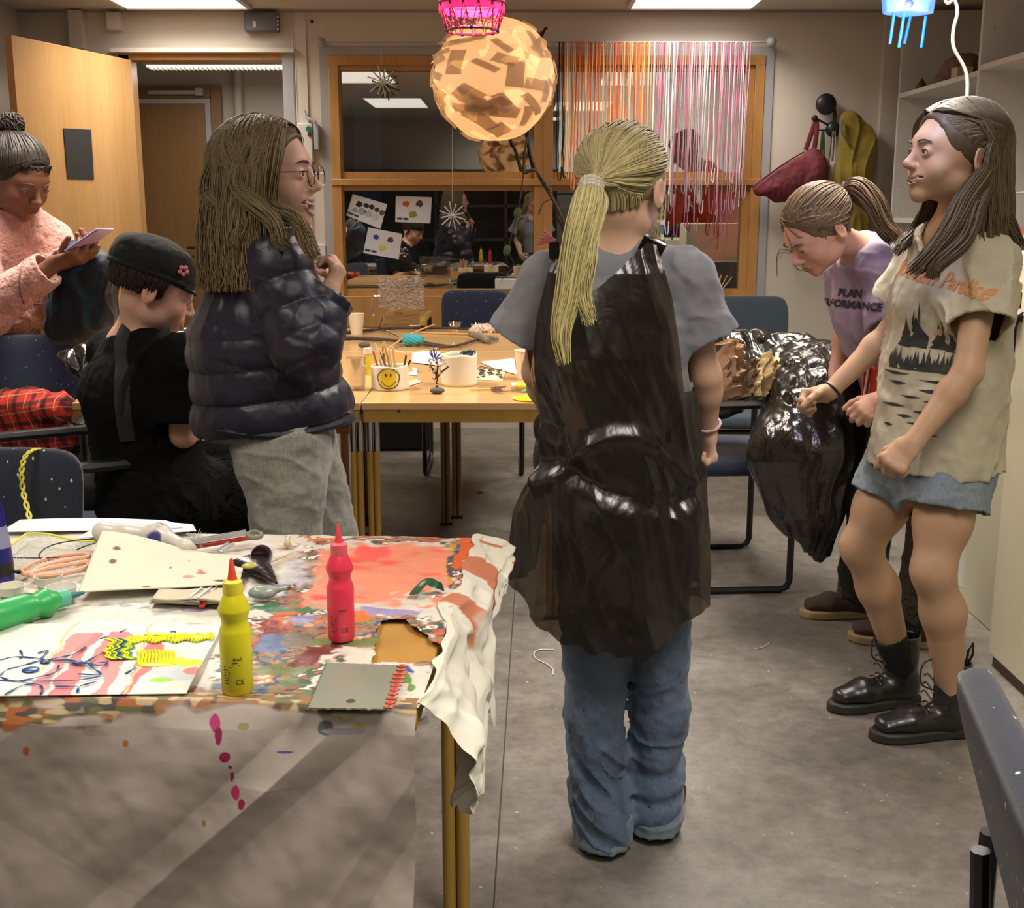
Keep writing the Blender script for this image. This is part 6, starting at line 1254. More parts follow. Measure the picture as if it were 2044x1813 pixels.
# flat part
nx, ny = 520, 300; xs = np.concatenate([np.linspace(-1.6, -.78, 60), np.linspace(-.78, .004, nx-60)]); ys = np.linspace(-.004, .728, ny); XX, YY = np.meshgrid(xs, ys, indexing='ij')
ZZ = TZ+.0035+np.abs(cover_fold(XX, YY)); ZZ += .004*np.clip(1-np.abs(YY-.27-.02*np.sin(XX*20))/.02, 0, 1)*(XX > -.25)
P = Cf[None, None]+XX[..., None]*ex2+YY[..., None]*ey2; P = np.concatenate([P, ZZ[..., None]], 2).reshape(-1, 3)
uu, vv = proj_uv(P); ue = uu+7*vnoise(P[:, 0]*60, P[:, 1]*60, P[:, 0]*0); ve = vv+5*vnoise(P[:, 0]*60+9, P[:, 1]*60, P[:, 0]*0)
hol = (ue > 745+(1305-ve)*.25) & (ve > 1238+(ue-760)*.0) & (ve < 1322) & (ue < 900) & (ve > 1232+np.maximum(0, ue-800)*.75)
Q = (np.arange(nx-1)[:, None]*ny+np.arange(ny-1)[None]).reshape(-1); Q = np.stack([Q, Q+ny, Q+ny+1, Q+1], 1); Q = Q[~hol[Q].any(1)]
used = np.unique(Q); mp = np.full(len(P), -1); mp[used] = np.arange(len(used)); M_paper = M('paper_cover', rough=.55, vcol=True, bump=[(26, .12, .6, .006), (160, .15, 0, .001)], var=(5, .05))
PC = M('wet_paint_cover', rough=.42, vcol=True, bump=[(60, .35, .8, .003), (220, .25, 0, .001)], var=(8, .05), spec=.6)
cv = mkobj('paper_cover', P[used], mp[Q], PC, None, paint_cover(P[used]), True, 50); tag(cv, 'white paper cover on the painting table smeared with red, orange, green and lilac paint', 'paper cover')
# front drape: hangs from the front edge
nx, nz = 560, 420; s = np.concatenate([np.linspace(-1.6, -.72, 60), np.linspace(-.718, .002, nx-60)]); h = np.concatenate([np.linspace(-.02, 0, 8), np.linspace(.0005, .14, 212), np.linspace(.142, .66, nz-220)]); S, Hh = np.meshgrid(s, h, indexing='ij')
Hn = np.minimum(Hh, 0); Hh = np.maximum(Hh, 0); rr = np.clip((S+.62)/.62, 0, 1); k = Hh/.66
wv = .05*vnoise(S*3+7, Hh*4, S*0); fold = .018*(1-2*np.abs(vnoise((S*.7+Hh*.75+wv)*9, (S-Hh)*1.6, S*0+2)))*rr+.008*np.sin((S*.8+Hh*.55+wv)*22+1.2*np.sin(Hh*9+S*5))*rr*np.clip(Hh/.12, 0, 1)+.030*np.maximum(0, 1-np.abs((S+.13)+(Hh-.06)*1.05)/.055)*rr*np.clip(Hh/.1, 0, 1)-.02*np.maximum(0, 1-np.abs((S+.02)+(Hh-.2)*.6)/.05)*rr+.010*np.abs(vnoise(S*5+Hh*4, Hh*3-S*2, S*0+4))*(.3+rr)+.003*fbm(S*14, Hh*14, S*0)
yy = -.006-Hn*1.2-.012*(1-np.exp(-Hh/.02))-fold*np.clip(Hh/.03, 0, 1)-.03*k*rr; xx = S-.012*k*rr**2; zd = TZ+.0085*(1-.3*np.clip(-Hn/.02, 0, 1))-Hh*.98+.0025*np.sqrt(np.clip(-Hn/.02, 0, 1))
P = Cf[None, None]+xx[..., None]*ex2+yy[..., None]*ey2; P = np.concatenate([P, zd[..., None]], 2).reshape(-1, 3)
def drape_col(P, S, Hh):
    S, Hh = S.ravel(), Hh.ravel(); n = len(S); col = np.tile(A_(srgb(180, 168, 160)), (n, 1)); Nn = lambda s_, k_: vnoise(S*s_*.5+k_*7.1+Hh*9, Hh*s_*1.3+k_*3.3, S*0+k_)
    def lay(m, c):
        nonlocal col
        m = np.clip(m, 0, 1)[:, None]; col = col*(1-m)+A_(srgb(*c))*m
    e = Hh+.012*Nn(30, 1)+.008*Nn(80, 2); L = np.clip((-.26-S)/.2, 0, 1); fade = np.clip(((.012+.034*L**1.3)-e)/.008, 0, 1)
    lay(fade*np.clip((Nn(34, 3)+.3)/.2, 0, 1), (140, 104, 66)); lay(fade*np.clip((Nn(70, 4)+.0)/.25, 0, 1), (104, 104, 70)); lay(fade*np.clip((Nn(90, 5)-.15)/.2, 0, 1)*np.clip(L*1.6+.3, 0, 1), (176, 104, 58)); lay(fade*np.clip((Nn(130, 6)-.25)/.2, 0, 1), (84, 76, 72)); lay(fade*np.clip((Nn(150, 7)-.3)/.2, 0, 1), (190, 170, 130))
    for (u, v, ru, rv, c) in ((430, 1442, 11, 22, (178, 52, 112)), (436, 1470, 8, 20, (140, 30, 82)), (449, 1512, 13, 12, (140, 28, 74)), (460, 1532, 5, 4, (130, 30, 70)), (463, 1552, 4, 12, (130, 30, 70)), (470, 1583, 9, 20, (190, 50, 100)), (481, 1608, 8, 13, (150, 32, 80)), (407, 1645, 4, 7, (150, 110, 70)), (250, 1484, 6, 7, (170, 110, 50)), (570, 1502, 24, 4, (90, 80, 140)), (52, 1500, 8, 10, (180, 100, 50)), (650, 1452, 14, 14, (90, 100, 96)), (716, 1452, 14, 7, (176, 150, 90)), (690, 1460, 40, 6, (150, 140, 150)), (486, 1450, 12, 8, (150, 146, 96))):
        pu, pv = proj_uv(P); d = np.sqrt(((pu-u)/ru)**2+((pv-v)/rv)**2)+.3*Nn(90, 8); lay(np.clip((1-d)/.12, 0, 1), c)
    return col
Q = (np.arange(nx-1)[:, None]*nz+np.arange(nz-1)[None]).reshape(-1); Q = np.stack([Q, Q+1, Q+nz+1, Q+nz], 1)
mkobj('front_drape', P, Q, M_paper, cv, drape_col(P, S, Hh+Hn), True, 60)
# right drape
nx, nz = 200, 110; s = np.linspace(.0, .735, nx); h = np.linspace(0, 1, nz); S, Hh = np.meshgrid(s, h, indexing='ij'); Lr = .20-.13*np.abs(S-.22)/.4+.03*vnoise(S*14, S*0, S*0)+.012*vnoise(S*60, S*0, S*0); Lr = np.maximum(Lr, .06)
out = -.005+.016*np.clip(Hh*9, 0, 1)+.045*np.clip(Hh*4, 0, 1)*np.sin(np.clip(Hh*1.4, 0, 1)*math.pi*.6)*(.4+.8*np.abs(np.sin(S*9+Hh*2)))+.016*vnoise(S*11+Hh*3, Hh*4, S*0)+.006*vnoise(S*30, Hh*12, S*0)
P = Cf[None, None]+(out)[..., None]*ex2+(S+.02*np.sin(Hh*5))[..., None]*ey2; P = np.concatenate([P, (TZ+.0095-np.maximum(0, Hh-.06)*Lr+.006*np.sin(S*30)*Hh)[..., None]], 2).reshape(-1, 3)
Q = (np.arange(nx-1)[:, None]*nz+np.arange(nz-1)[None]).reshape(-1); Q = np.stack([Q, Q+nz, Q+nz+1, Q+1], 1); cR = np.tile(A_(srgb(205, 202, 186)), (len(P), 1)); m = np.clip((.07-Hh.ravel()*Lr.ravel())/.02+vnoise(P[:, 1]*40, P[:, 2]*40, P[:, 2]*0), 0, 1)*(vnoise(P[:, 1]*25, P[:, 2]*25, P[:, 2]*0+5) > .1)*(S.ravel() > .3); cR = cR*(1-m[:, None])+A_(srgb(180, 110, 80))*m[:, None]
mkobj('side_drape', P, Q, M_paper, cv, cR, True, 60)
# ================================================================== right side furniture
def bookcase(label, x0, x1, y0, y1, zs, h, uprights):
    t = thing('bookcase', label, 'bookcase', ((x0+x1)/2, (y0+y1)/2, 0))
    for y in uprights: MB().bbox((x0, y-.012, 0), (x1, y+.012, h)).build('upright', M_white, t, bevel=.001)
    for z in zs: MB().bbox((x0+.002, y0, z-.024), (x1-.012, y1, z)).build('shelf', M_white, t, bevel=.001)
    MB().bbox((x1-.01, y0, 0), (x1, y1, h)).build('back_panel', M('shelf_back', (.5, .47, .44), .6), t)
    b = MB()
    for y in uprights:
        for z in np.arange(.3, h-.1, .16):
            for x in (x0+.05, x1-.06): b.cyl((x, y-.0125, z), (x, y-.0135, z), .0035, n=6)
    o = b.build('peg_holes', M('peg_hole', (.2, .19, .18), .7), t); o['kind'] = 'stuff'
    return t
sx = float(D(1795, 187, 6.8)[0]); z1 = float(D(1795, 187, 6.8)[2])
bookcase('white open bookcase at the far right, by the back wall', sx, WALLR-.01, 5.62, 6.82, [z1, 1.245, .62, .1], 2.36, [5.632, 6.808])
bookcase('white open bookcase at the right, nearer the camera', 2.02, WALLR-.01, 4.18, 5.34, [1.905, 1.20], 2.36, [4.192, 5.328])
def sitem(name, label, cat, mb, mat, **k): return one(name, label, cat, mb, mat, **k)
c = D(1842, 172, 6.3); z = z1
V = Vol(); V.ell((sx+.16, 6.30, z+.075), (.10, .14, .075)); V.ell((sx+.14, 6.42, z+.04), (.08, .10, .04), None, .03); V.disp = lambda x, y, z_: .008*vnoise(x*30, y*30, z_*30)+.004*vnoise(x*90, y*90, z_*90)
o = volobj('straw_bundle', [V.mesh(.005)], M('dry_straw', srgb(120, 98, 84), .9, bump=(120, .8)), None); tag(o, 'brown bundle of dried straw on the upper shelf of the far bookcase', 'straw bundle')
sitem('small_white_box', 'small pale box beside the straw bundle on the upper shelf', 'box', MB().bbox((sx+.04, 6.05, z+.001), (sx+.12, 6.13, z+.06)), M('box_pale', srgb(190, 175, 155), .7), bevel=.003)
sitem('cork_bits', 'small brown cone lying at the far end of the upper shelf', 'cone', MB().lathe([(.03, 0), (.028, .02), (.005, .06)], (sx+.06, 6.62, z+.001)), M('cone_brown', srgb(90, 55, 35), .8))
sitem('file_box', 'tall white magazine file on the upper shelf of the far bookcase', 'file box', MB().bbox((sx+.05, 5.70, z+.001), (sx+.28, 5.80, z+.29)), M('file_white', (.5, .46, .42), .7), bevel=.002)
sitem('paper_pack', 'small cream block on the upper shelf of the nearer bookcase', 'block', MB().bbox((2.03, 4.72, 1.906), (2.10, 4.83, 1.975)), M('cream_block', srgb(222, 205, 180), .7), bevel=.003)
def papercup(name, label, c, r=.037, h=.09, group=None, mat=None):
    t = thing(name, label, 'cup', c, 0, group); m = mat or M('paper_cup_white', srgb(226, 214, 190), .6)
    MB().lathe([(r*.7, 0), (r*.72, .002), (r, h), (r*.96, h), (r*.68, .006), (0.001, .006)], c, 28, cap=False).build('cup_wall', m, t); MB().tube([A_(c)+A_((r*math.cos(a), r*math.sin(a), h)) for a in np.linspace(0, 2*math.pi, 29)[:-1]], .0018, 6, closed=True).build('rim', m, t)
papercup('paper_cup', 'white cup on the middle board of the far bookcase', (sx+.10, 5.95, 1.246), .045, .10)
V = Vol(); V.ell((sx+.10, 6.25, 1.275), (.07, .11, .03)); V.disp = lambda x, y, z_: .006*vnoise(x*40, y*40, z_*40)
tag(volobj('green_foil', [V.mesh(.004)], M('green_cellophane', srgb(110, 160, 140), .2, spec=.8), None), 'crumpled green cellophane beside the white cup on the bookcase', 'cellophane')
# tray with small bottles on the nearer board
t = thing('bottle_tray', 'pink tray on the nearer bookcase board holding small bottles', 'tray', (2.10, 4.55, 1.202)); b = MB(); b.bbox((2.03, 4.3, 1.202), (2.19, 4.8, 1.206)); b.bbox((2.03, 4.3, 1.206), (2.034, 4.8, 1.225)); b.bbox((2.186, 4.3, 1.206), (2.19, 4.8, 1.225)); b.bbox((2.03, 4.3, 1.206), (2.19, 4.304, 1.225)); b.bbox((2.03, 4.796, 1.206), (2.19, 4.8, 1.225)); b.build('tray', M('pink_tray', srgb(215, 120, 110), .4), t)
for k, (x, y) in enumerate([(2.06, 4.40), (2.09, 4.46), (2.06, 4.52), (2.10, 4.58), (2.07, 4.66), (2.10, 4.72), (2.12, 4.40), (2.14, 4.62)]):
    t = thing('small_bottle', 'small grey bottle with a black dropper cap in the pink tray on the bookcase', 'bottle', (x, y, 1.207), 0, 'dropper bottles in the tray'); MB().lathe([(.016, 0), (.016, .05), (.008, .062)], (x, y, 1.207), 14).build('glass_body', M('dropper_glass', (.16, .18, .2), .15), t); MB().lathe([(.008, .062), (.009, .064), (.008, .085), (.003, .095)], (x, y, 1.207), 12).build('cap', M_black, t)
t = thing('white_bottle', 'white bottle with a pointed nozzle among the dropper bottles', 'bottle', (2.08, 4.34, 1.207)); MB().lathe([(.022, 0), (.022, .085), (.016, .10)], (2.08, 4.34, 1.207), 18).build('body', M_white, t); MB().lathe([(.016, .10), (.014, .125), (.009, .155)], (2.08, 4.34, 1.207), 14).build('nozzle', M_white, t)
one('white_cable', 'thin white cable drooping across the nearer bookcase back', 'cable', MB().tube(crv([(2.0, 5.35, 1.42), (2.0, 4.9, 1.36), (2.0, 4.5, 1.38), (2.0, 4.12, 1.46)], 8), .004, 6), M_white)
# tall white cabinet
cbx0, cby1 = 1.385, 3.235
t = thing('cabinet', 'tall white cabinet side at the right edge of the picture', 'cabinet', (cbx0+.30, cby1-.45, 0))
MB().bbox((cbx0, cby1-.9, .035), (cbx0+.6, cby1, 1.02)).build('carcass', M('cabinet_cream', srgb(205, 198, 172), .5, var=(2, .04)), t, bevel=.004)
MB().bbox((cbx0+.01, cby1-.88, 0), (cbx0+.58, cby1-.012, .035)).build('plinth', M('plinth_brown', srgb(70, 58, 46), .6), t)
t = thing('narrow_cabinet', 'narrow pale cabinet with a dark handle slot behind the tall white cabinet', 'cabinet', (1.72, 3.55, 0)); MB().bbox((1.50, 3.35, 0), (1.95, 3.75, 1.17)).build('carcass', M('cabinet_cream'), t, bevel=.004); p = D(2034, 600, 3.349); MB().box(p, (.014, .004, .045)).build('handle_slot', M('slot_dark', (.05, .045, .04), .6), t)
one('brown_box', 'brown cardboard box below the black headphones at the right edge', 'box', MB().bbox((1.58, 3.80, .50), (1.98, 4.12, .86)), M('cardboard_dark', srgb(110, 92, 78), .8), bevel=.004)
one('low_bench', 'low bench under the brown cardboard box at the right edge', 'bench', MB().bbox((1.55, 3.78, .46), (2.02, 4.14, .499)).bbox((1.57, 3.80, 0), (1.61, 4.12, .46)).bbox((1.96, 3.80, 0), (2.0, 4.12, .46)), M_white, bevel=.003)
c = D(2015, 700, 3.25)
b = MB(); b.tube(crv([D(2044, 628, 3.2), D(2028, 640, 3.22), D(2023, 665, 3.25), D(2026, 690, 3.25), D(2020, 715, 3.27), D(1998, 730, 3.3), D(1985, 724, 3.3)], 8), .009, 8); b.tube(crv([D(2044, 640, 3.2), D(2032, 655, 3.25), D(2030, 680, 3.25)], 6), .006, 8); b.tube(crv([D(2028, 668, 3.26), D(2018, 690, 3.3), D(2005, 712, 3.3), D(1990, 722, 3.3)], 6), .012, 8)
one('headphones', 'black headphones with cable hanging beside the tall cabinet', 'headphones', b, M_black)
# low platform, drawing pad, pink object, magazines
t = thing('low_platform', 'low white wooden platform on the floor at the right', 'platform', (2.1, 4.5, 0)); p0, p1 = G(1915, 1065, 0), G(1975, 1125, 0); d = nrm((p1-p0)[:2]); r_ = A_((-d[1], d[0])); r_ = r_ if r_[0] > 0 else -r_
pl = [p0[:2]-d*.1, p0[:2]+d*.42, p0[:2]+d*.42+r_*.2, p0[:2]-d*.1+r_*.2]; MB().prism(pl, .085, (0, 0, 0)).build('base', M('platform_grey', (.42, .40, .37), .6), t); pl2 = [p0[:2]-d*.11-r_*.012, p0[:2]+d*.43-r_*.012, p0[:2]+d*.43+r_*.21, p0[:2]-d*.11+r_*.21]; MB().prism(pl2, .03, (0, 0, .085)).build('top_board', M_white, t, bevel=.003)
q0 = p0[:2]+r_*.02; one('drawing_pad', 'large light blue drawing sheet on the low platform', 'drawing sheet', MB().prism([q0-d*.08, q0+d*.40, q0+d*.40+r_*.17, q0-d*.08+r_*.17], .004, (0, 0, .1155)), M('pale_blue_sheet', srgb(178, 198, 214), .6, var=(14, .15)))
q1 = G(1985, 1022, .14)[:2]; t = thing('pink_purse', 'small pink and black purse with a gold clasp on the blue sheet', 'purse', (*q1, .12)); MB().lathe([(.05, 0), (.058, .02), (.056, .035)], (*q1, .121), 20).build('base', M('purse_black', (.03, .02, .03), .5), t); MB().lathe([(.056, .035), (.055, .06), (.03, .075)], (*q1, .121), 20).build('pink_top', M('purse_pink', srgb(225, 150, 175), .5), t); MB().ell((*q1, .205), .012).build('clasp', M('gold'), t)
q2 = G(1988, 1042, .12)[:2]; one('paper_flower', 'white and yellow cut-out paper flower on the blue sheet', 'paper flower', MB().lathe([(.05, 0), (.045, .004), (.002, .006)], (*q2, .1205), 9), M('paper_flower', srgb(235, 225, 190), .7))
for k in range(5):
    q3 = G(1995, 1140, 0)[:2]; an = .6+.07*k; R = rotz(an); one('magazine', ['lowest', 'second lowest', 'middle', 'second highest', 'topmost'][k]+' magazine of the pile on the floor by the low platform', 'magazine', MB().box((q3[0]+.09, q3[1]+.02, .011+.021*k), (.20, .27, .018), R), M('mag_%d' % k, [srgb(150, 110, 80), srgb(60, 40, 32), srgb(190, 160, 120), srgb(90, 60, 45), srgb(200, 165, 120)][k], .5), 'magazines piled on the floor', bevel=.002)
# ================================================================== things on the painting table
ZC = TZ+.0085
def squeeze_bottle(label, c, col, s=1., tipcol=None, R=None, capcol=None, name='paint_bottle', text=1):
    t = thing(name, label, 'paint bottle', c); R0 = np.eye(3) if R is None else R; c = A_(c, float)
    mt = M('bottle_%02d%02d%02d' % tuple(int(x*99) for x in col), col, .32, spec=.5, var=(20, .04)); mc = M('bottlecap_%02d%02d%02d' % tuple(int(x*99) for x in (capcol or col)), capcol or col, .4, var=(20, .05))
    prof = A_([(.0, 0), (.0165, 0), (.0185, .003), (.0187, .075), (.0175, .079), (.0148, .086), (.0150, .091), (.0188, .101), (.0187, .104), (.0120, .120), (.0112, .122)])*s
    MB().lathe(prof, c, 32, R0, cap=False).build('body', mt, t, sharp=50); MB().lathe(A_([(.0115, .121), (.0118, .124), (.0112, .136), (.0080, .1385)])*s, c, 24, R0).build('collar', mc, t)
    MB().lathe(A_([(.0062, .137), (.0045, .146), (.0022, .162), (.0012, .164)])*s, c, 18, R0).build('nozzle', M('nozzle_%02d%02d%02d' % tuple(int(x*99) for x in (tipcol or col)), tipcol or col, .4), t)
    if text:
        ink = M('label_ink', (.05, .05, .04), .6); b = MB(); rg = random.Random(int(col[0]*1000))
        def lab(v2, f, z0, a0):
            r = .0189*s; vv = [(r*math.sin(a0+x/r), -r*math.cos(a0+x/r), z0+y) for x, y in v2]; b.add((A_(vv)*A_((1, 1, 1)))@R0.T+c, [tuple(q) for q in f])
        for s_, sz, z0, a0 in (('CE', .0085*s, .018*s, .40), ('SKIN', .004*s, .046*s, .25)):
            v2, f = text_mesh(s_, sz, 0, .0001); lab(v2, f, z0, a0)
        for (x0, x1, z0, z1) in [(.0015, .0105, .0445, .0485)]:
            for (a, bb, e, g) in ((x0, z0, x1, z0+.0006), (x0, z1-.0006, x1, z1), (x0, z0, x0+.0006, z1), (x1-.0006, z0, x1, z1)): lab([(a*s, bb*s), (e*s, bb*s), (e*s, g*s), (a*s, g*s)], [(0, 1, 2, 3)], 0, .0)
        for k in range(7):
            for (xa, z0) in ((-.012, .016+.0034*k), (-.001, .0235+.003*k if k > 4 else -1)):
                if z0 < 0: continue
                w = rg.uniform(.006, .010); lab([(xa*s, z0*s), ((xa+w)*s, z0*s), ((xa+w)*s, (z0+.0011)*s), (xa*s, (z0+.0011)*s)], [(0, 1, 2, 3)], 0, 0)
        b.build('label_print', ink, t, smooth=False)
    return t
g = G(475, 1380, ZC); squeeze_bottle('yellow paint bottle with a red-orange nozzle standing near the front of the paint table', g, srgb(214, 206, 34), 1.02, srgb(230, 80, 50), capcol=srgb(226, 214, 60))
g = G(682, 1275, ZC); squeeze_bottle('pink paint bottle standing beside the salmon painting', g, srgb(226, 56, 84), .98, srgb(228, 70, 80), capcol=srgb(226, 96, 108))
a = G(2, 1232, ZC+.018); e = G(150, 1192, ZC+.012); ax = nrm(e-a); R = frame(A_((0, 0, 1.)), ax); R = np.stack([nrm(np.cross(ax, (0, 0, 1))), nrm(np.cross(ax, np.cross(ax, (0, 0, 1))))*-1, ax], 1)
squeeze_bottle('green paint bottle lying on its side at the left edge of the paint table', a-ax*.045+A_((0, 0, .003)), srgb(52, 168, 92), 1.12, srgb(50, 110, 120), R, capcol=srgb(90, 180, 150))
g = G(0, 1160, ZC); t = thing('paint_tube_bottle', 'blue bottle with a black band cut off by the left edge of the picture', 'bottle', g); MB().lathe([(.0, 0), (.021, 0), (.022, .003), (.022, .012)], g, 28).build('base', M('deep_blue', srgb(30, 30, 120), .3), t); MB().lathe([(.0221, .012), (.0221, .032)], g, 28).build('band', M_black, t); MB().lathe([(.0220, .032), (.0205, .055), (.016, .09), (.014, .12), (.008, .135), (.007, .15)], g, 28).build('body', M('deep_blue'), t); MB().lathe([(.0205, .056), (.0165, .09)], g+A_((.0008, -.0008, 0)), 28, cap=False).build('pale_panel', M('pale_panel', srgb(150, 150, 190), .4), t)
# scraper
q = [G(u, v, ZC+.006) for u, v in ((612, 1414), (777, 1417), (806, 1328), (650, 1322))]; d0, d1, d2, d3 = q; pts = []
for k in range(21): s = k/20; pts.append(d0*(1-s)+d1*s+(nrm(d3-d0)*.003*abs(math.sin(s*math.pi*8))))
for k in range(1, 30): s = k/30; pts.append(d1*(1-s)+d2*s-nrm(d1-d0)*(.004 if k % 2 else 0))
for k in range(21): s = k/20; pts.append(d2*(1-s)+d3*s-nrm(d3-d0)*.0015*abs(math.sin(s*math.pi*8)))
for k in range(1, 56): s = k/56; pts.append(d3*(1-s)+d0*s+nrm(d1-d0)*(.003 if k % 2 else 0))
cen = (d0+d1+d2+d3)/4; hc_ = d0*.42+d1*.42+d3*.08+d2*.08; n = len(pts); t = thing('notched_scraper', 'grey notched plastic scraper lying at the front right corner of the paint table', 'scraper', cen); up_ = A_((0, 0, .0018))
b = MB(); b.add(A_(list(pts)+[p-up_ for p in pts]), [tuple(range(n)), tuple(range(2*n-1, n-1, -1))]+[(i, n+i, n+(i+1) % n, (i+1) % n) for i in range(n)])
b.build('blade', M('scraper_grey', srgb(128, 132, 118), .30, spec=.5, var=(6, .08)), t, smooth=False)
MB().lathe([(.0055, -.0002), (.0055, .0003), (.001, .0003)], hc_, 20).build('hanging_hole', M('hole_dark', (.05, .045, .035), .8), t)
b = MB(); rg = random.Random(4)
for k in range(11): s = .04+.92*k/10; p = d1*(1-s)+d2*s; b.ell(p+A_((-.001, 0, .001)), (rg.uniform(.006, .010), .0035, .0022), rotz(.1), n=8)
o = b.build('paint_on_teeth', M('red_paint_blob', srgb(186, 66, 48), .35, spec=.6), t); o['kind'] = 'stuff'
# sheets
def sheet(name, label, cat, quad, z0, fn=None, mat=None, colf=None, n=60, thick=.0012, group=None, zz=None):
    P4 = [G(u, v, z0) for u, v in quad]; U, V_ = np.meshgrid(np.linspace(0, 1, n), np.linspace(0, 1, n), indexing='ij')
    P = ((1-U)*(1-V_))[..., None]*P4[0]+(U*(1-V_))[..., None]*P4[1]+(U*V_)[..., None]*P4[2]+((1-U)*V_)[..., None]*P4[3]
    if fn is not None: P = P+fn(U, V_)
    P = P.reshape(-1, 3); Q = (np.arange(n-1)[:, None]*n+np.arange(n-1)[None]).reshape(-1); Q = np.stack([Q, Q+n, Q+n+1, Q+1], 1)
    o = mkobj(name, P, Q, mat, None, colf(P, U.ravel(), V_.ravel()) if colf else None, True, 50); m = o.modifiers.new('s', 'SOLIDIFY'); m.thickness = thick; m.offset = 0; return tag(o, label, cat, group), P4
def zfn(f): return lambda U, V: np.stack([U*0, U*0, f(U, V)], 2)
M_sheet = M('painted_sheet', rough=.6, vcol=True, bump=[(120, .1, 0, .001)], var=(6, .03)); M_card = M('plain_sheet', srgb(225, 224, 226), .7, var=(8, .03))
for k, (qd, lb) in enumerate([([(0, 1062), (390, 1056), (330, 1040), (40, 1038)], 'large white sheet lying along the back left of the paint table'), ([(150, 1075), (392, 1060), (385, 1048), (210, 1044)], 'white sheet with violet strokes lying behind the painted tube')]):
    sheet('paper_sheet', lb, 'paper sheet', qd, ZC+.004+.004*k, zfn(lambda U, V: .004*np.sin(U*3)*V), M_card)
b = MB(); c0 = [G(350+20*k, 1056-2*k, ZC+.011) for k in range(2)]; b.tube([G(330, 1056, ZC+.0105), G(365, 1053, ZC+.0105)], .0012, 4, flat=.3); tag(b.build('violet_stroke', M('violet_ink', srgb(110, 90, 180), .5), None), 'short violet brush stroke on the rear white sheet', 'brush stroke')
def eye_col(P, U, V):
    u, v = proj_uv(P); n = len(P); col = np.tile(A_(srgb(212, 220, 210)), (n, 1)); N = lambda s, k: vnoise(P[:, 0]*s+k*3, P[:, 1]*s+k, P[:, 0]*0+k); uw = u+8*N(30, 1)+4*N(80, 2)
    def lay(m, c, a=1):
        nonlocal col
        m = (np.clip(m, 0, 1)*a)[:, None]; col = col*(1-m)+A_(srgb(*c))*m
    lay((N(12, 5) > .1)*.5, (198, 210, 204)); 
    for (a0, b0, w, c) in ((120, 190, 15, (204, 120, 124)), (200, 255, 10, (210, 140, 140)), (250, 330, 9, (196, 112, 116)), (60, 180, 10, (210, 140, 140))):
        ctr = a0+(b0-a0)*(1390-v)/140.; lay((np.abs(uw-ctr) < w+12*N(20, 6))*(v > 1265), c)
    lay((np.abs(uw-(215+(1300-v)*.7)) < 20)*(v < 1330)*(v > 1262), (206, 126, 128)); lay((np.abs(uw-(60+(1370-v)*.75)) < 3)*(v < 1340), (200, 190, 130)); lay((np.abs(uw-(300-(v-1250)*.35)) < 3), (200, 190, 140))
    lay((np.hypot((uw-360)/60, (v-1340)/20) < 1)*.35, (150, 150, 200)); lay((np.hypot((uw-350)/45, (v-1310)/8) < 1+.3*N(60, 7)), (226, 208, 196)); lay((np.hypot((uw-370)/30, (v-1322)/9) < 1+.4*N(60, 8)), (220, 232, 60)); lay((np.hypot((uw-385)/18, (v-1340)/7) < 1+.4*N(60, 9)), (216, 130, 120)); lay((np.hypot((uw-330)/26, (v-1358)/5) < 1+.5*N(60, 10)), (150, 210, 70))
    return col
sh_, P4 = sheet('painted_sheet', 'white sheet with pink stripes, blue line drawing and thick yellow combed paint', 'painting', [(-150, 1395), (372, 1388), (445, 1252), (-20, 1250)], ZC+.001, zfn(lambda U, V: .002+.002*np.sin(U*9)*np.sin(V*5)+.003*np.clip((V-.9)/.1, 0, 1)), M_sheet, eye_col, 180)
zp = ZC+.0055; bl = M('blue_paint', srgb(28, 66, 128), .3, spec=.6); yl = M('yellow_paint', srgb(220, 226, 30), .3, spec=.6)
def gp(pts, dz=0): return [G(u, v, zp+dz) for u, v in pts]
b = MB()
lines = [[(0, 1318), (30, 1311), (75, 1314), (92, 1318), (130, 1318), (160, 1325), (210, 1322)], [(40, 1298), (45, 1310), (38, 1315)], [(75, 1304), (95, 1298), (88, 1308), (82, 1316)], [(92, 1318), (120, 1312), (150, 1305), (172, 1290)], [(0, 1350), (12, 1338), (40, 1330), (80, 1318)], [(2, 1352), (30, 1360), (75, 1352), (110, 1342), (118, 1328)], [(0, 1358), (60, 1360), (150, 1358), (200, 1350)], [(10, 1386), (45, 1368), (75, 1366), (85, 1375), (82, 1385)], [(155, 1345), (200, 1347), (188, 1335), (176, 1325)], [(155, 1382), (160, 1370), (195, 1360)], [(110, 1370), (155, 1370)], [(240, 1262), (252, 1256)], [(340, 1262), (350, 1260), (346, 1268)], [(250, 1345), (270, 1333)], [(200, 1275), (215, 1270)], [(130, 1316), (165, 1322), (205, 1330), (215, 1320)], [(170, 1322), (200, 1306), (212, 1303)]]
for ln in lines: b = MB(); c_ = crv(gp(ln), 6); b.tube(c_, np.clip(.0011+.0006*np.sin(np.arange(len(c_))*.9), .0006, .002)*1.15, 5, flat=.45); tag(b.build('paint_line', bl, sh_), None)
for u_, v_, r_ in ((61, 1337, (.011, .0095, .002)), (90, 1321, (.007, .005, .002)), (155, 1323, (.008, .004, .002))): MB().ell(G(u_, v_, zp), r_).build('blue_pool', bl, sh_)
for j in range(9):
    pts = [(213+j*6+ (6 if k % 2 else -2)*1.2-k*.0, 1275+k*5.8) for k in range(8)]; MB().tube(crv(gp([(a_+6*math.sin(k*1.05), b_) for k, (a_, b_) in enumerate(pts)]), 5), .0014, 5, flat=.6).build('combed_paint', [yl, yl, M('green_mix_paint', srgb(90, 150, 70), .3), yl, bl, M('green_mix_paint')][j % 6], sh_)
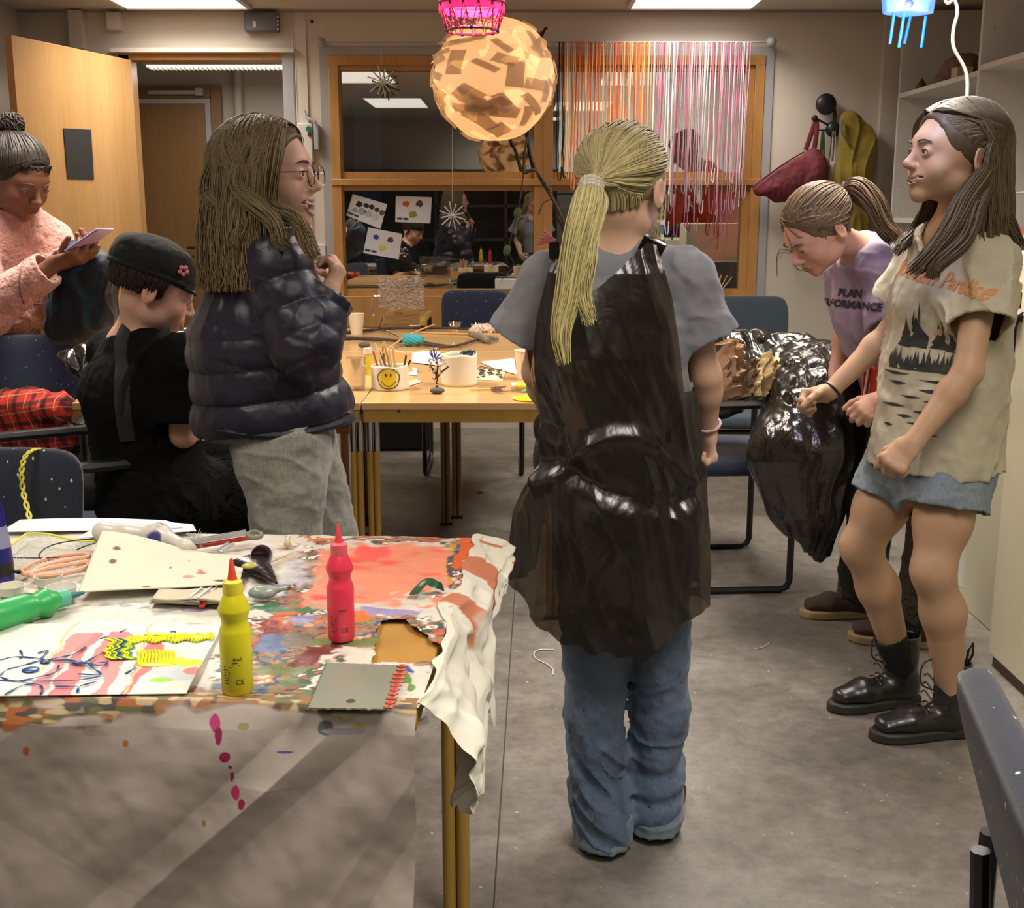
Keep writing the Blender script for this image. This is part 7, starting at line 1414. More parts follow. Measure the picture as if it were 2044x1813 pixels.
for j in range(11): x = 275+7*j; MB().tube(crv(gp([(x, 1297+abs(j-5)*.6), (x+3, 1308), (x+1, 1320), (x+4, 1332-abs(j-5)*.8)]), 5), .0019, 5, flat=.7).build('combed_paint', yl, sh_)
for j in range(26): x = 255+6.6*j; w = 8+3*math.sin(j); MB().tube(crv(gp([(x, 1276-j*.25-w*.4+3*math.sin(j*1.7)), (x+5, 1272-j*.25+w*.2), (x+2, 1276+w*.8-j*.2)]), 4), .0021, 5, flat=.7).build('combed_paint', yl, sh_)
for u_, v_, r_ in ((312, 1328, (.022, .006, .0022)), (330, 1266, (.030, .005, .0018)), (400, 1272, (.014, .006, .002))): MB().ell(G(u_, v_, zp), r_, n=20).build('yellow_pool', yl, sh_)
# cream sheet with spots
def cream_col(P, U, V):
    u, v = proj_uv(P); col = np.tile(A_(srgb(206, 200, 180)), (len(P), 1)); N = lambda s, k: vnoise(P[:, 0]*s+k, P[:, 1]*s, P[:, 2]*s+k)
    for (cu, cv_, ru, rv, c, r_) in ((233, 1095, 8, 5, (92, 34, 28), .3), (226, 1122, 8.5, 5, (100, 40, 34), .3), (402, 1144, 12, 5, (222, 100, 92), .5), (375, 1152, 12, 3, (222, 130, 120), .8), (340, 1134, 1.5, 2.5, (60, 50, 45), .2), (378, 1121, 3, 2, (190, 140, 110), .3), (445, 1160, 24, 3, (80, 36, 30), .6), (290, 1172, 12, 2, (130, 60, 50), .4)):
        d = np.hypot((u-cu)/ru, (v-cv_)/rv)+r_*N(120, 3); m = np.clip((1-d)/.15, 0, 1)[:, None]; col = col*(1-m)+A_(srgb(*c))*m
    return col
sheet('cream_sheet', 'stiff cream sheet with two dark red spots propped on the paint table', 'sheet', [(155, 1180), (478, 1158), (492, 1112), (205, 1086)], ZC+.014, zfn(lambda U, V: V*.020*(1-.55*U)-.004+.006*np.sin(U*5+1)*(.3+V)), M_sheet, cream_col, 90, .0018)
for k in range(4): sheet('canvas_sheet', ['lowest', 'second', 'third', 'topmost'][k]+' cream canvas piece of the small stack below the spotted sheet', 'canvas', [(298+2*k, 1206-3*k), (470, 1206-2*k), (476, 1178), (318, 1180)], ZC+.002+.0032*k, zfn(lambda U, V: .0015*np.sin(U*9+k)+.001), M('canvas_cream', srgb(198, 192, 170), .85, bump=(300, .3)), None, 30, .0024, 'canvas pieces in a small stack')
# painted tube roll
a, e = G(204, 1062, ZC+.026), G(318, 1068, ZC+.026); t = thing('plastic_tube', 'clear plastic tube smeared with blue paint lying behind the cream sheet', 'tube', a)
V = Vol(); V.cap(a, e, .017, .016); V.cap(e, G(372, 1092, ZC+.02), .016, .010, .02); V.cap(G(372, 1092, ZC+.02), G(385, 1096, ZC+.016), .010, .006, .01); V.disp = lambda x, y, z: .0015*vnoise(x*50, y*50, z*50)
def tubecol(P): m = np.clip(vnoise(P[:, 0]*45, P[:, 1]*45, P[:, 2]*45)*3-.2, 0, 1)*(P[:, 0] > -.63)*(P[:, 0] < -.5); m = m[:, None]; return A_(srgb(205, 200, 190))*(1-m)+A_(srgb(66, 64, 128))*m
volobj('tube_body', [V.mesh(.0025)], M('tube_plastic', rough=.25, vcol=True, spec=.6), t, tubecol)
# profiles
def barobj(name, label, cat, a, e, w, h, mat, group=None):
    a, e = A_(a), A_(e); d = nrm(e-a); R = frame(d); L = np.linalg.norm(e-a); b = MB(); b.box((a+e)/2, (w, L, h*.3), R); b.box((a+e)/2+R@A_((w*.45, 0, h*.4)), (w*.12, L, h*.8), R); b.box((a+e)/2+R@A_((-w*.45, 0, h*.4)), (w*.12, L, h*.8), R); return one(name, label, cat, b, mat, group)
M_al = M('pale_aluminium', srgb(190, 190, 192), .3, metal=.3); M_redp = M('red_plastic', srgb(190, 60, 40), .35)
barobj('profile_strip', 'long pale plastic channel lying on top of the red one', 'channel strip', G(352, 1090, ZC+.016), G(492, 1066, ZC+.024), .010, .008, M_al); barobj('profile_strip', 'long red plastic channel under the pale one', 'channel strip', G(390, 1094, ZC+.004), G(510, 1074, ZC+.010), .010, .006, M_redp)
barobj('profile_strip', 'short clear channel piece lying below the stack of canvas', 'channel strip', G(388, 1200, ZC+.010), G(412, 1180, ZC+.014), .014, .008, M_al); barobj('profile_strip', 'short red channel piece beside the short clear one', 'channel strip', G(402, 1212, ZC+.003), G(428, 1176, ZC+.012), .008, .006, M_redp)
barobj('profile_strip', 'very short pale channel piece behind the cream sheet', 'channel strip', G(440, 1102, ZC+.010), G(462, 1088, ZC+.012), .012, .007, M_al)
one('grey_loop', 'small grey felt loop at the end of the long channels', 'loop', MB().tube([G(508+14*math.cos(x), 1068+6*math.sin(x), ZC+.028) for x in np.linspace(0, 2*math.pi, 21)[:-1]], .004, 7, closed=True), M('grey_felt', srgb(120, 122, 108), .95, bump=(100, .6)))
b = MB(); c = G(392, 1080, ZC+.018); rg2 = np.random.default_rng(3)
for k in range(70): d = nrm(rg2.normal(size=3)*A_((1.6, .8, .6))); b.tube([c, c+d*.012+A_((0, 0, .003)), c+d*.022], [.0006, .0005, .0002], 3)
o = one('fluff', 'tuft of white fluff in front of the long channels', 'fluff', b, M_white); o['kind'] = 'stuff'
# foil tube
a, e = G(498, 1118, ZC+.016), G(552, 1164, ZC+.004); t = thing('foil_tube', 'dark squeezed foil paint tube pointing down right beside the yellow bottle', 'paint tube', a)
def conef(U, V): d = nrm(e-a); s = nrm(np.cross(d, (0, 0, 1))); n_ = np.cross(s, d); r = (.030*(1-U)+.002)[..., None]; f = (.30+.5*U)[..., None]; an = (V*2*math.pi)[..., None]; return a+(e-a)*U[..., None]+s*np.cos(an)*r+n_*np.sin(an)*r*f
MB().grid(conef, 16, 25).build('tube_body', M('foil', srgb(70, 60, 66), .25, metal=.7, var=(30, .5), bump=(60, .4)), t); MB().grid(lambda U, V: conef(.45+.4*U, .30+.24*V)+A_((0, 0, .0008)), 10, 6).build('label_stripe', M('stripe_dark', srgb(28, 30, 50), .4), t)
one('yellow_petal', 'rounded olive paint blob next to the foil tube', 'paint blob', MB().ell(G(497, 1130, ZC+.026), (.012, .009, .004)), M('olive_blob', srgb(170, 166, 60), .4))
def cupobj(name, label, c, r, h, mat, inner=None, group=None, tilt=None, cat='cup'):
    t = thing(name, label, cat, c, 0, group); R = tilt if tilt is not None else np.eye(3); MB().lathe([(0.001, 0), (r*.78, 0), (r, h), (r*.95, h), (r*.75, .003), (.001, .003)], c, 28, R, cap=False).build('cup_wall', mat, t)
    if inner is not None: MB().lathe([(.001, .0045), (r*.80, .0045)], c, 24, R, cap=False).build('dried_paint', inner, t)
M_cupw = M('thin_white_cup', srgb(215, 214, 204), .4)
cupobj('paint_cup', 'shallow white cup with olive paint residue, rearmost by the pink scissors', G(98, 1168, ZC), .022, .016, M_cupw, M('olive_residue', srgb(170, 168, 130), .5, var=(60, .5)), 'shallow paint cups'); cupobj('paint_cup', 'shallow white cup with yellow-brown residue at the left edge', G(22, 1186, ZC), .021, .014, M_cupw, M('brown_residue', srgb(185, 170, 120), .5, var=(60, .5)), 'shallow paint cups'); cupobj('paint_cup', 'shallow white cup nearest the green bottle nozzle', G(124, 1196, ZC), .023, .020, M_cupw, M('grey_residue', srgb(190, 196, 188), .5), 'shallow paint cups')
one('lid', 'round black lid lying behind the green bottle', 'lid', MB().lathe([(.02, 0), (.021, .003), (.019, .006), (.001, .006)], G(50, 1200, ZC), 26), M_black)
Rt = np.array(Euler((1.2, .3, .3)).to_matrix()); cupobj('clear_cup', 'clear cup stained with blue and red paint tipped on its side', G(517, 1112, ZC+.016), .018, .024, M('stained_clear_plastic', srgb(180, 176, 184), .2, var=(60, .5), spec=.7), M('redblue_residue', srgb(120, 50, 60), .4, var=(60, .6)), None, Rt)
g = G(528, 1194, ZC); squeeze = thing('squashed_tube', 'squashed translucent grey paint tube lying behind the yellow bottle', 'paint tube', g); V = Vol(); V.ell(g+A_((-.004, 0, .009)), (.020, .013, .010), None, .008); V.cap(g+A_((.010, .004, .010)), g+A_((.030, .012, .012)), .007, .004, .008); V.disp = lambda x, y, z: .001*vnoise(x*120, y*120, z*120); volobj('tube_body', [V.mesh(.0015)], M('milky_plastic', srgb(150, 160, 156), .25, spec=.6, var=(60, .3)), squeeze); MB().cyl(g+A_((.030, .012, .012)), g+A_((.037, .015, .012)), .004).build('tube_cap', M('brownish_cap', srgb(120, 90, 60), .5), squeeze)
g = G(574, 1086, ZC+.0055); t = thing('wooden_bead', 'small wooden bead with a wire ring near the back of the paint table', 'bead', g-A_((0, 0, .0055))); MB().ell(g, .0065).build('bead', M('bead_wood', srgb(196, 176, 130), .6), t); MB().tube([g+A_((.004*math.cos(x), 0, .010+.005*math.sin(x))) for x in np.linspace(0, 2*math.pi, 15)[:-1]], .0006, 4, closed=True).build('wire_ring', M_chrome, t)
for k in range(6): rg = random.Random(k); a = G(528+4*k, 1128-2*k, ZC+.002+.001*k); one('toothpick', 'toothpick of the small scatter beside the foil tube', 'toothpick', MB().tube([a, a+A_((.020+rg.uniform(0, .01), .022+rg.uniform(-.012, .02), .004))], [.0005, .0007], 4), M('toothpick_wood', srgb(200, 184, 150), .7), 'toothpicks by the foil tube')
b = MB(); pts = [G(826, 1186, ZC+.006), G(838, 1172, ZC+.010), G(852, 1160, ZC+.016), G(868, 1166, ZC+.014), G(884, 1172, ZC+.006)]; b.tube(crv(pts, 5), .0085, 8, flat=.12, up=(0, .5, 1)); one('tape_strip', 'curled strip of dark green tape on the salmon painting', 'tape strip', b, M('green_tape', srgb(26, 74, 48), .3, spec=.6))
t = thing('wire_bit', 'thin twisted wire with a clear bead right of the green tape', 'wire', G(860, 1194, ZC)); MB().tube(crv([G(862, 1194, ZC+.003), G(868, 1190, ZC+.005), G(880, 1192, ZC+.002), G(893, 1188, ZC+.003)], 5), .0007, 4).build('wire', M_chrome, t)
# pink scissors
t = thing('scissors', 'pale pink handled scissors lying at the left of the paint table', 'scissors', G(60, 1140, ZC)); M_sc = M('salmon_plastic', srgb(226, 170, 140), .35); z_ = ZC+.012
def ring(pts, r): return MB().tube(crv([G(u, v, z_) for u, v in pts]+[G(*pts[0], z_)], 6)[:-1], r, 8, closed=True)
ring([(40, 1140), (70, 1124), (120, 1110), (165, 1106), (176, 1112), (140, 1118), (90, 1130), (55, 1146)], .0042).build('handle', M_sc, t); ring([(60, 1146), (100, 1134), (150, 1126), (175, 1122), (170, 1134), (120, 1146), (70, 1150)], .0042).build('handle', M_sc, t)
MB().prism([(0, -.003), (.055, -.001), (.055, .001), (0, .004)], .0015, G(44, 1146, z_), rotz(2.6)).build('blade', M_chrome, t); MB().prism([(0, -.004), (.055, -.001), (.055, .001), (0, .003)], .0015, G(46, 1142, z_+.002), rotz(2.9)).build('blade', M_chrome, t)
# plastic canvas with yarn
M_yy = M('yellow_yarn', srgb(222, 216, 90), .85, bump=(300, .5)); t = thing('plastic_canvas', 'white plastic canvas mesh edged with yellow yarn and black cord', 'plastic canvas', G(90, 1090, ZC)); q4 = [G(u, v, ZC+.012) for u, v in ((-30, 1128), (140, 1142), (192, 1080), (52, 1066))]
b = MB(); bl4 = lambda a, c: (1-a)*(1-c)*q4[0]+a*(1-c)*q4[1]+a*c*q4[2]+(1-a)*c*q4[3]+A_((0, 0, .003*math.sin(a*6)))
for k in range(33): s = k/32; b.tube([bl4(s, x) for x in np.linspace(0, 1, 5)], .0005, 4)
for k in range(23): s = k/22; b.tube([bl4(x, s) for x in np.linspace(0, 1, 8)], .0005, 4)
b.build('mesh_grid', M_white, t)
MB().tube([bl4(x, 1) for x in np.linspace(0, 1, 20)], .0028, 6).build('yarn_edge', M_yy, t); MB().tube([bl4(0, x) for x in np.linspace(0, 1, 14)], .0024, 6).build('yarn_edge', M_yy, t)
MB().tube(crv([G(82, 1118, ZC+.014), G(78, 1108, ZC+.018), G(92, 1094, ZC+.022), G(120, 1084, ZC+.024), G(160, 1078, ZC+.022), G(190, 1076, ZC+.02)], 6), .0011, 5).build('black_cord', M_black, t); MB().tube(crv([G(0, 1112, ZC+.016), G(40, 1114, ZC+.015), G(82, 1114, ZC+.015), G(120, 1112, ZC+.016)], 5), .0011, 5).build('black_cord', M_black, t)
MB().ell(G(80, 1118, ZC+.014), .003, n=8).build('black_knot', M_black, t); MB().tube(crv([G(152, 1098, ZC+.014), G(172, 1090, ZC+.016), G(190, 1084, ZC+.02)], 5), .0011, 5).build('black_cord', M_black, t)
b = MB(); pp = [D(92, 900, 2.40), D(70, 897, 2.345), D(50, 912, 2.315), D(43, 945, 2.30), D(47, 985, 2.295), D(58, 1030, 2.22), D(62, 1068, 2.12), D(70, 1095, 1.98)]
for k in range(2): b.tube([p+A_((.004*math.sin(i*.9+k*3.1), .003*math.cos(i*.9+k*3.1), 0)) for i, p in enumerate(crv(pp, 8))], .0024, 5)
one('yarn_strand_loop', 'long double strand of yellow yarn hanging over the dotted chair back', 'yarn', b, M_yy)
# ================================================================== things on the far table
FZ = TZ+.0005
papercup('paper_cup', 'white paper cup at the back left of the craft table, beside the clear jug', G(712, 668, FZ), .037, .098, 'paper cups on the craft table'); papercup('paper_cup', 'white paper cup at the right of the craft table, beside the plastic apron', G(1050, 757, FZ), .040, .10, 'paper cups on the craft table')
M_clear = glass_mat('clear_plastic', .10, (.93, .92, .9)); c = G(805, 655, FZ); t = thing('clear_jug', 'clear plastic jug wrapped in crinkled film at the back of the craft table', 'jug', c); MB().box(c+A_((0, 0, .10)), (.19, .11, .20)).build('body', M_clear, t, bevel=.01)
MB().grid(lambda U, V: c+np.stack([(U-.5)*.22+.004*np.sin(V*30), -.062+.008*vnoise(U*30, V*30, U*0)+.02*V*0, .10+.15*V+.006*vnoise(U*20, V*10, U*0+3)], 2), 60, 60).build('crinkled_film', M('crinkled_film', srgb(190, 180, 176), .12, spec=.8, alpha=.55, bump=(50, 1., 1.5, .02)), t); MB().tube(crv([c+A_((-.11, -.02, .16)), c+A_((-.145, -.02, .15)), c+A_((-.15, -.02, .08)), c+A_((-.12, -.02, .05))], 6), .006, 8).build('handle', M_clear, t)
M_stick = M('peeled_stick', srgb(212, 168, 110), .65); M_tw = M('twig_bark'); M_stone = M('grey_stone', srgb(84, 84, 82), .75, var=(50, .25), bump=(80, .2))
def stk(label, pts, r, mat=M_tw, name='twig', group=None): one(name, label, 'stick', MB().tube(crv([G(u, v, FZ+r+dz) for u, v, dz in pts], 6), np.linspace(r, r*.55, (len(pts)-1)*6+1), 6), mat, group)
stk('long grey twig lying across the back of the craft table', [(690, 664, 0), (740, 659, .004), (790, 655, .006), (870, 655, .006), (920, 656, .004), (962, 660, 0)], .008)
stk('long grey twig lying in front of the first across the craft table', [(686, 675, 0), (730, 676, .002), (790, 680, .006), (850, 688, .006), (900, 692, .004), (940, 682, .002), (985, 672, 0)], .009)
stk('thin twig reaching from the teal yarn toward the window side', [(753, 655, .0), (772, 662, .01), (795, 672, .01)], .004); stk('thin curved twig standing against the clear jug', [(758, 652, .01), (768, 625, .06), (788, 598, .12), (832, 574, .18), (852, 568, .2)], .003)
stk('peeled pale stick lying diagonally over the teal yarn', [(770, 700, .0), (810, 672, .025), (850, 654, .04), (868, 648, .045)], .005, M_stick, 'peeled_stick'); stk('peeled pale stick lying straight along the middle of the craft table', [(842, 664, .0), (900, 666, 0), (960, 668, 0), (1008, 670, 0)], .005, M_stick, 'peeled_stick'); stk('peeled pale stick lying behind the lined paper', [(790, 706, 0), (850, 700, 0), (900, 690, 0), (905, 684, .004)], .005, M_stick, 'peeled_stick'); stk('thin bare twig lying behind the white pot', [(845, 682, 0), (880, 688, .004), (915, 690, .004), (945, 682, .002)], .004)
one('bark_piece', 'piece of lichen-covered bark branch on the craft table', 'bark', MB().tube(crv([G(940, 668, FZ+.02), G(960, 674, FZ+.02), G(978, 682, FZ+.012)], 5), [.014]*3+[.017]*5+[.012]*3, 8).tube(crv([G(965, 675, FZ+.018), G(980, 674, FZ+.018), G(992, 678, FZ+.014)], 5), .010, 7), M('lichen_bark', srgb(128, 118, 100), .9, var=(40, .4), bump=(60, .6)))
c = G(822, 692, FZ); t = thing('yarn_skein', 'small skein of teal yarn on the craft table', 'yarn', c); V = Vol(); V.ecap(c+A_((-.020, .01, .027)), c+A_((.034, -.01, .027)), (.022, .026), (.022, .025), (0, 1, 0), .03); V.disp = lambda x, y, z: .0015*np.sin(z*520+x*220)+.003*vnoise(x*40, y*40, z*40); volobj('wound_yarn', [V.mesh(.0028)], M('teal_yarn', srgb(62, 160, 172), .9, bump=(160, .6)), t)
one('pebble', 'flat grey pebble left of the pencils', 'stone', MB().ell(G(727, 694, FZ)+A_((0, 0, .012)), (.026, .018, .012)), M_stone)
one('wood_box', 'open pale wooden box at the left edge of the craft table behind the puffer jacket', 'box', MB().prism([(-.5, 4.35), (-.38, 4.2), (-.36, 4.22), (-.48, 4.37)], .07, (0, 0, FZ)), M_stick)
# smiley pot with pencils
def plaster(name, col): return M(name, col, .7, bump=(40, .15), var=(10, .06))
M_plaster = plaster('white_clay', srgb(218, 212, 190))
c = G(779, 776, FZ); rP = .0565; t = thing('clay_pot', 'white clay pot with a yellow smiley face holding pencils', 'pot', c); rng_ = np.random.default_rng(2)
MB().grid(lambda U, V: c+np.stack([(rP+.002*np.sin(U*40))*np.cos(U*2*math.pi), (rP+.002*np.sin(U*40))*np.sin(U*2*math.pi), V*(.078+.002*np.sin(U*21))], 2), 73, 14).build('pot_wall', M_plaster, t, solid=.006); MB().lathe([(.001, .002), (rP-.004, .002)], c, 30, cap=False).build('pot_bottom', M_plaster, t)
def oncyl(pts, dr): return [c+A_(((rP+dr)*math.sin(a), -(rP+dr)*math.cos(a), z)) for a, z in pts]
n = 40; ring_ = [(.02+.60*math.cos(x)*(1+.04*math.sin(x*5)), .041+.033*math.sin(x)) for x in np.linspace(0, 2*math.pi, n, endpoint=False)]
b = MB(); 
for k in range(6): r0, r1 = k/6, (k+1)/6; A0 = [(.02+(a-.02)*r0, .041+(z-.041)*r0) for a, z in ring_]; A1 = [(.02+(a-.02)*r1, .041+(z-.041)*r1) for a, z in ring_]; b.add(oncyl(A0+A1, .0048), [(i, (i+1) % n, n+(i+1) % n, n+i) for i in range(n)])
b.build('smiley_face', M('smiley_yellow', srgb(214, 190, 40), .5), t); MB().tube(oncyl(ring_, .0052), .0014, 5, closed=True).build('face_outline', M('marker_black', (.02, .018, .015), .6), t)
for a0 in (-.12, .14): MB().tube(oncyl([(a0, .049), (a0, .057)], .0055), .0026, 6).build('smiley_eye', M('marker_black'), t)
MB().tube(oncyl([(-.36+.76*s+.0, .032-.016*math.sin(s*math.pi)) for s in np.linspace(0, 1, 12)], .0055), .0012, 5).build('smiley_mouth', M('marker_black'), t)
cols = [srgb(216, 120, 44), srgb(222, 130, 50), srgb(206, 110, 40), srgb(90, 110, 50), srgb(220, 190, 140), srgb(232, 204, 150), srgb(210, 170, 110), srgb(90, 70, 50), srgb(40, 40, 40), srgb(225, 215, 190), srgb(214, 120, 50)]
for k, (bu, tu, tv) in enumerate([(765, 742, 694), (770, 752, 690), (775, 757, 697), (762, 766, 698), (785, 766, 680), (790, 776, 690), (795, 783, 688), (800, 812, 702), (798, 822, 712), (780, 748, 684), (772, 763, 686)]):
    a = A_((c[0]+(bu-779)/620., c[1]+.02*math.sin(k*2.), FZ+.012)); e = D(tu, tv, c[1]+.01*math.cos(k)); d = nrm(e-a); lab = ['orange pencil leaning furthest left in the smiley pot', 'orange pencil second from the left in the smiley pot', 'orange pencil in front in the smiley pot', 'green pencil low in the smiley pot', 'long peeled stick standing highest in the smiley pot', 'pale wooden stick in the middle of the smiley pot', 'light brown stick in the smiley pot', 'dark brown stick leaning right in the smiley pot', 'black brush leaning furthest right in the smiley pot', 'white-tipped brush at the back of the smiley pot', 'orange pencil at the back of the smiley pot'][k]
    tt = thing('pencil' if k in (0, 1, 2, 3, 10) else 'stick', lab, 'pencil' if k in (0, 1, 2, 3, 10) else 'stick', a, 0, 'pencils and sticks in the smiley pot'); MB().cyl(a, e-d*.012, .0036, n=6).build('shaft', M('shaft_%d' % k, cols[k], .5), tt); MB().cyl(e-d*.012, e, .0034, .0006, n=6).build('point', M('pencil_point', srgb(210, 180, 130), .7), tt)
c2 = G(735, 748, FZ); t = thing('glue_stick', 'yellow and white glue stick standing behind the smiley pot', 'glue stick', c2); MB().cyl(c2, c2+A_((0, 0, .072)), .0145).build('body', M('glue_yellow', srgb(206, 190, 50), .4, var=(60, .25)), t); MB().cyl(c2+A_((0, 0, .073)), c2+A_((0, 0, .095)), .0150).build('cap', M_white, t)
c3 = G(713, 778, FZ); t = thing('glass', 'small clear drinking glass at the left end of the craft table', 'glass', c3); MB().lathe([(.001, 0), (.026, 0), (.030, .05), (.033, .105), (.0315, .105), (.028, .05), (.024, .008), (.001, .008)], c3, 30, cap=False).build('glass_wall', M_clear, t)
# twig figure
c4 = G(873, 786, FZ)+A_((0, 0, .0)); t = thing('twig_tree', 'little twig tree with beads and blue leaves standing on a pebble', 'figurine', c4); MB().ell(c4+A_((0, 0, .0105)), (.0245, .019, .0105)).build('pebble_base', M_stone, t)
T4 = lambda u, v: D(u, v, c4[1]); MB().tube(crv([T4(873, 779), T4(872, 765), T4(872, 752), T4(868, 742), T4(858, 732)], 4), .0042, 7).tube(crv([T4(872, 755), T4(880, 744), T4(888, 738), T4(895, 732)], 4), .003, 6).tube([T4(871, 750), T4(868, 758), T4(862, 755)], .002, 5).tube([T4(872, 748), T4(874, 730), T4(870, 715)], .003, 6).build('twig', M_tw, t)
b = MB(); rg = random.Random(9)
for k in range(46): u, v = rg.uniform(856, 896), rg.uniform(716, 746); b.ell(T4(u, v)+A_((0, rg.uniform(-.012, .012), 0)), rg.uniform(.0022, .0042), n=6)
for k in range(5): b.ell(T4(872+rg.uniform(-2, 4), 758+k*5)+A_((0, -.004, 0)), .0026, n=6)
o = b.build('beads', M('pearl_beads', srgb(205, 198, 180), .25, spec=.8), t); o['kind'] = 'stuff'
for k, (u0, v0, u1, v1) in enumerate([(868, 716, 864, 682), (868, 716, 872, 700), (866, 716, 856, 702), (866, 718, 858, 694), (870, 716, 880, 704), (870, 718, 884, 712), (868, 722, 876, 730)]): MB().tube([T4(u0, v0), midp(T4(u0, v0), T4(u1, v1)), T4(u1, v1)], [.003, .0085, .001], 6, flat=.35).build('paper_leaf', [M('leaf_blue', srgb(60, 84, 170), .5), M('leaf_violet', srgb(110, 106, 160), .5)][k % 2], t)
# white pot with cord
c5 = G(917, 768, FZ); r5 = .057; t = thing('white_pot', 'plain white clay pot holding a bundle of dark blue cord', 'pot', c5); MB().grid(lambda U, V: c5+np.stack([(r5+.001*np.sin(U*30))*np.cos(U*2*math.pi), (r5)*np.sin(U*2*math.pi), V*(.104+.0025*np.sin(U*26))], 2), 73, 14).build('pot_wall', M_plaster, t, solid=.006); MB().lathe([(.001, .002), (r5-.004, .002)], c5, 30, cap=False).build('pot_bottom', M_plaster, t)
b = MB(); p = c5+A_((.022, 0, .098))
for k in range(4): b.tube([p+A_((.020*math.cos(x)+.004*k, .012*math.sin(x), .012*math.sin(x+k)+.002*k)) for x in np.linspace(0, 2*math.pi, 21)[:-1]], .0030, 6, closed=True)
one('cord_bundle', 'bundle of dark blue cord in the plain white pot', 'cord', b, M('blue_cord', srgb(40, 66, 90), .4))
# papers
sheet('lined_paper', 'sheet of lined notepaper behind the twig tree', 'paper', [(822, 724), (884, 732), (880, 702), (818, 702)], FZ+.002, zfn(lambda U, V: .003*np.sin(U*3)), M_card, None, 12, .0008)
t_ = bpy.data.objects['lined_paper']
for k in range(9): s = k/9.; MB().tube([G(823+4*0, 722-2.1*k, FZ+.0045), G(882, 729.5-2.6*k, FZ+.0045)], .0005, 4).build('ruled_line', M('rule_violet', srgb(150, 140, 190), .6), t_)
sheet('white_note', 'white paper lying right of the white pot', 'paper', [(985, 735), (1032, 748), (1026, 718), (958, 722)], FZ+.003, zfn(lambda U, V: .006*U*V), M_card, None, 12, .0008); sheet('paper_scrap', 'white scrap of paper between the pots', 'paper', [(815, 748), (834, 750), (832, 735), (818, 732)], FZ+.002, None, M_card, None, 6, .0008); sheet('paper_scrap', 'pinkish paper triangle in front of the gap between the pots', 'paper', [(812, 772), (843, 762), (830, 756), (812, 762)], FZ+.002, None, M('pinkish_paper', srgb(224, 190, 160), .7), None, 6, .0008)
sheet('lace_paper', 'cream doily-like paper with black scribbled cut-outs beside the white pot', 'paper', [(948, 758), (1004, 760), (1008, 742), (952, 735)], FZ+.001, None, M('cream_paper', srgb(226, 206, 170), .7), None, 8, .0008); t_ = bpy.data.objects['lace_paper']; rg = random.Random(11)
for k in range(26): u, v = rg.uniform(952, 996), rg.uniform(733, 752); MB().tube(crv([G(u, v, FZ+.004), G(u+rg.uniform(-5, 8), v+rg.uniform(-4, 4), FZ+.007), G(u+rg.uniform(2, 10), v+rg.uniform(-6, 4), FZ+.004)], 3), .0016, 4).build('scribble', M('marker_black'), t_)
a, e = G(1022, 772, FZ+.0145), G(1085, 775, FZ+.0145); d = nrm(e-a); t = thing('glue_stick', 'yellow glue stick lying on its side beside the plastic apron', 'glue stick', a); MB().cyl(a+d*.016, e, .0142).build('body', M('glue_yellow'), t); MB().cyl(a, a+d*.016, .0146).build('cap', M_white, t)
t = thing('paint_brush', 'paint brush with a pale handle lying in front of the scribbled paper', 'brush', G(960, 778, FZ)); MB().cyl(G(938, 778, FZ+.004), G(980, 777, FZ+.004), .003).build('handle', M_stick, t); b = MB(); rg = random.Random(5)
for k in range(30): b.tube([G(978+rg.uniform(0, 10), 776+rg.uniform(-3, 3), FZ+.004), G(990+rg.uniform(0, 22), 777+rg.uniform(-6, 6), FZ+.008)], .0009, 4)
o = b.build('bristles', M('dark_bristle', srgb(96, 72, 58), .8), t); o['kind'] = 'stuff'
t = thing('craft_tool', 'thin tool with a light blue handle beside the yellow disc', 'tool', G(1050, 780, FZ)); MB().tube([G(1042, 781, FZ+.006), G(1055, 779, FZ+.006), G(1090, 778, FZ+.006)], [.003, .006, .005], 8).build('handle', M('light_blue_plastic', srgb(110, 186, 196), .4), t); MB().cyl(G(1012, 781, FZ+.004), G(1042, 781, FZ+.006), .0014).build('shaft', M_chrome, t)
c6 = G(1062, 797, FZ); one('yellow_disc', 'flat bright yellow disc at the front right corner of the craft table', 'disc', MB().lathe([(.001, 0), (.058, 0), (.060, .002), (.060, .004), (.001, .005)], c6, 40), M('bright_yellow', srgb(238, 190, 10), .45))
cupobj('small_cup', 'tiny clear cup at the back of the craft table, left of the tinsel', G(908, 653, FZ), .036, .026, M_clear, M('amber_bits', srgb(180, 140, 100), .5), 'small clear cups'); cupobj('small_cup', 'tiny clear cup beside the white tinsel on the craft table', G(953, 655, FZ), .036, .022, M_clear, M('amber_bits'), 'small clear cups')
V = Vol(); 
for k, (u, v, r) in enumerate([(950, 664, .03), (970, 662, .045), (990, 662, .05), (1005, 664, .04), (1015, 660, .035)]): V.ell(G(u, v, FZ)+A_((0, 0, .012)), (r, r, .022), None, .02)
V.disp = lambda x, y, z: .010*vnoise(x*60, y*60, z*60)+.008*vnoise(x*140, y*140, z*140); o = volobj('tinsel_heap', [V.mesh(.003)], M('white_tinsel', srgb(224, 206, 190), .4), None); tag(o, 'small heap of white tinsel at the back right of the craft table', 'tinsel', None, 'stuff')
# sneaker under the table
so = thing('sneaker', 'black sneaker with a white sole standing under the craft table', 'shoe', (-.66, 4.62, 0)); shoe('sneaker_body', '', (-.72, 4.72, .08), (-.55, 4.66, .08), .25, M_white, M_black, so, high=.02)
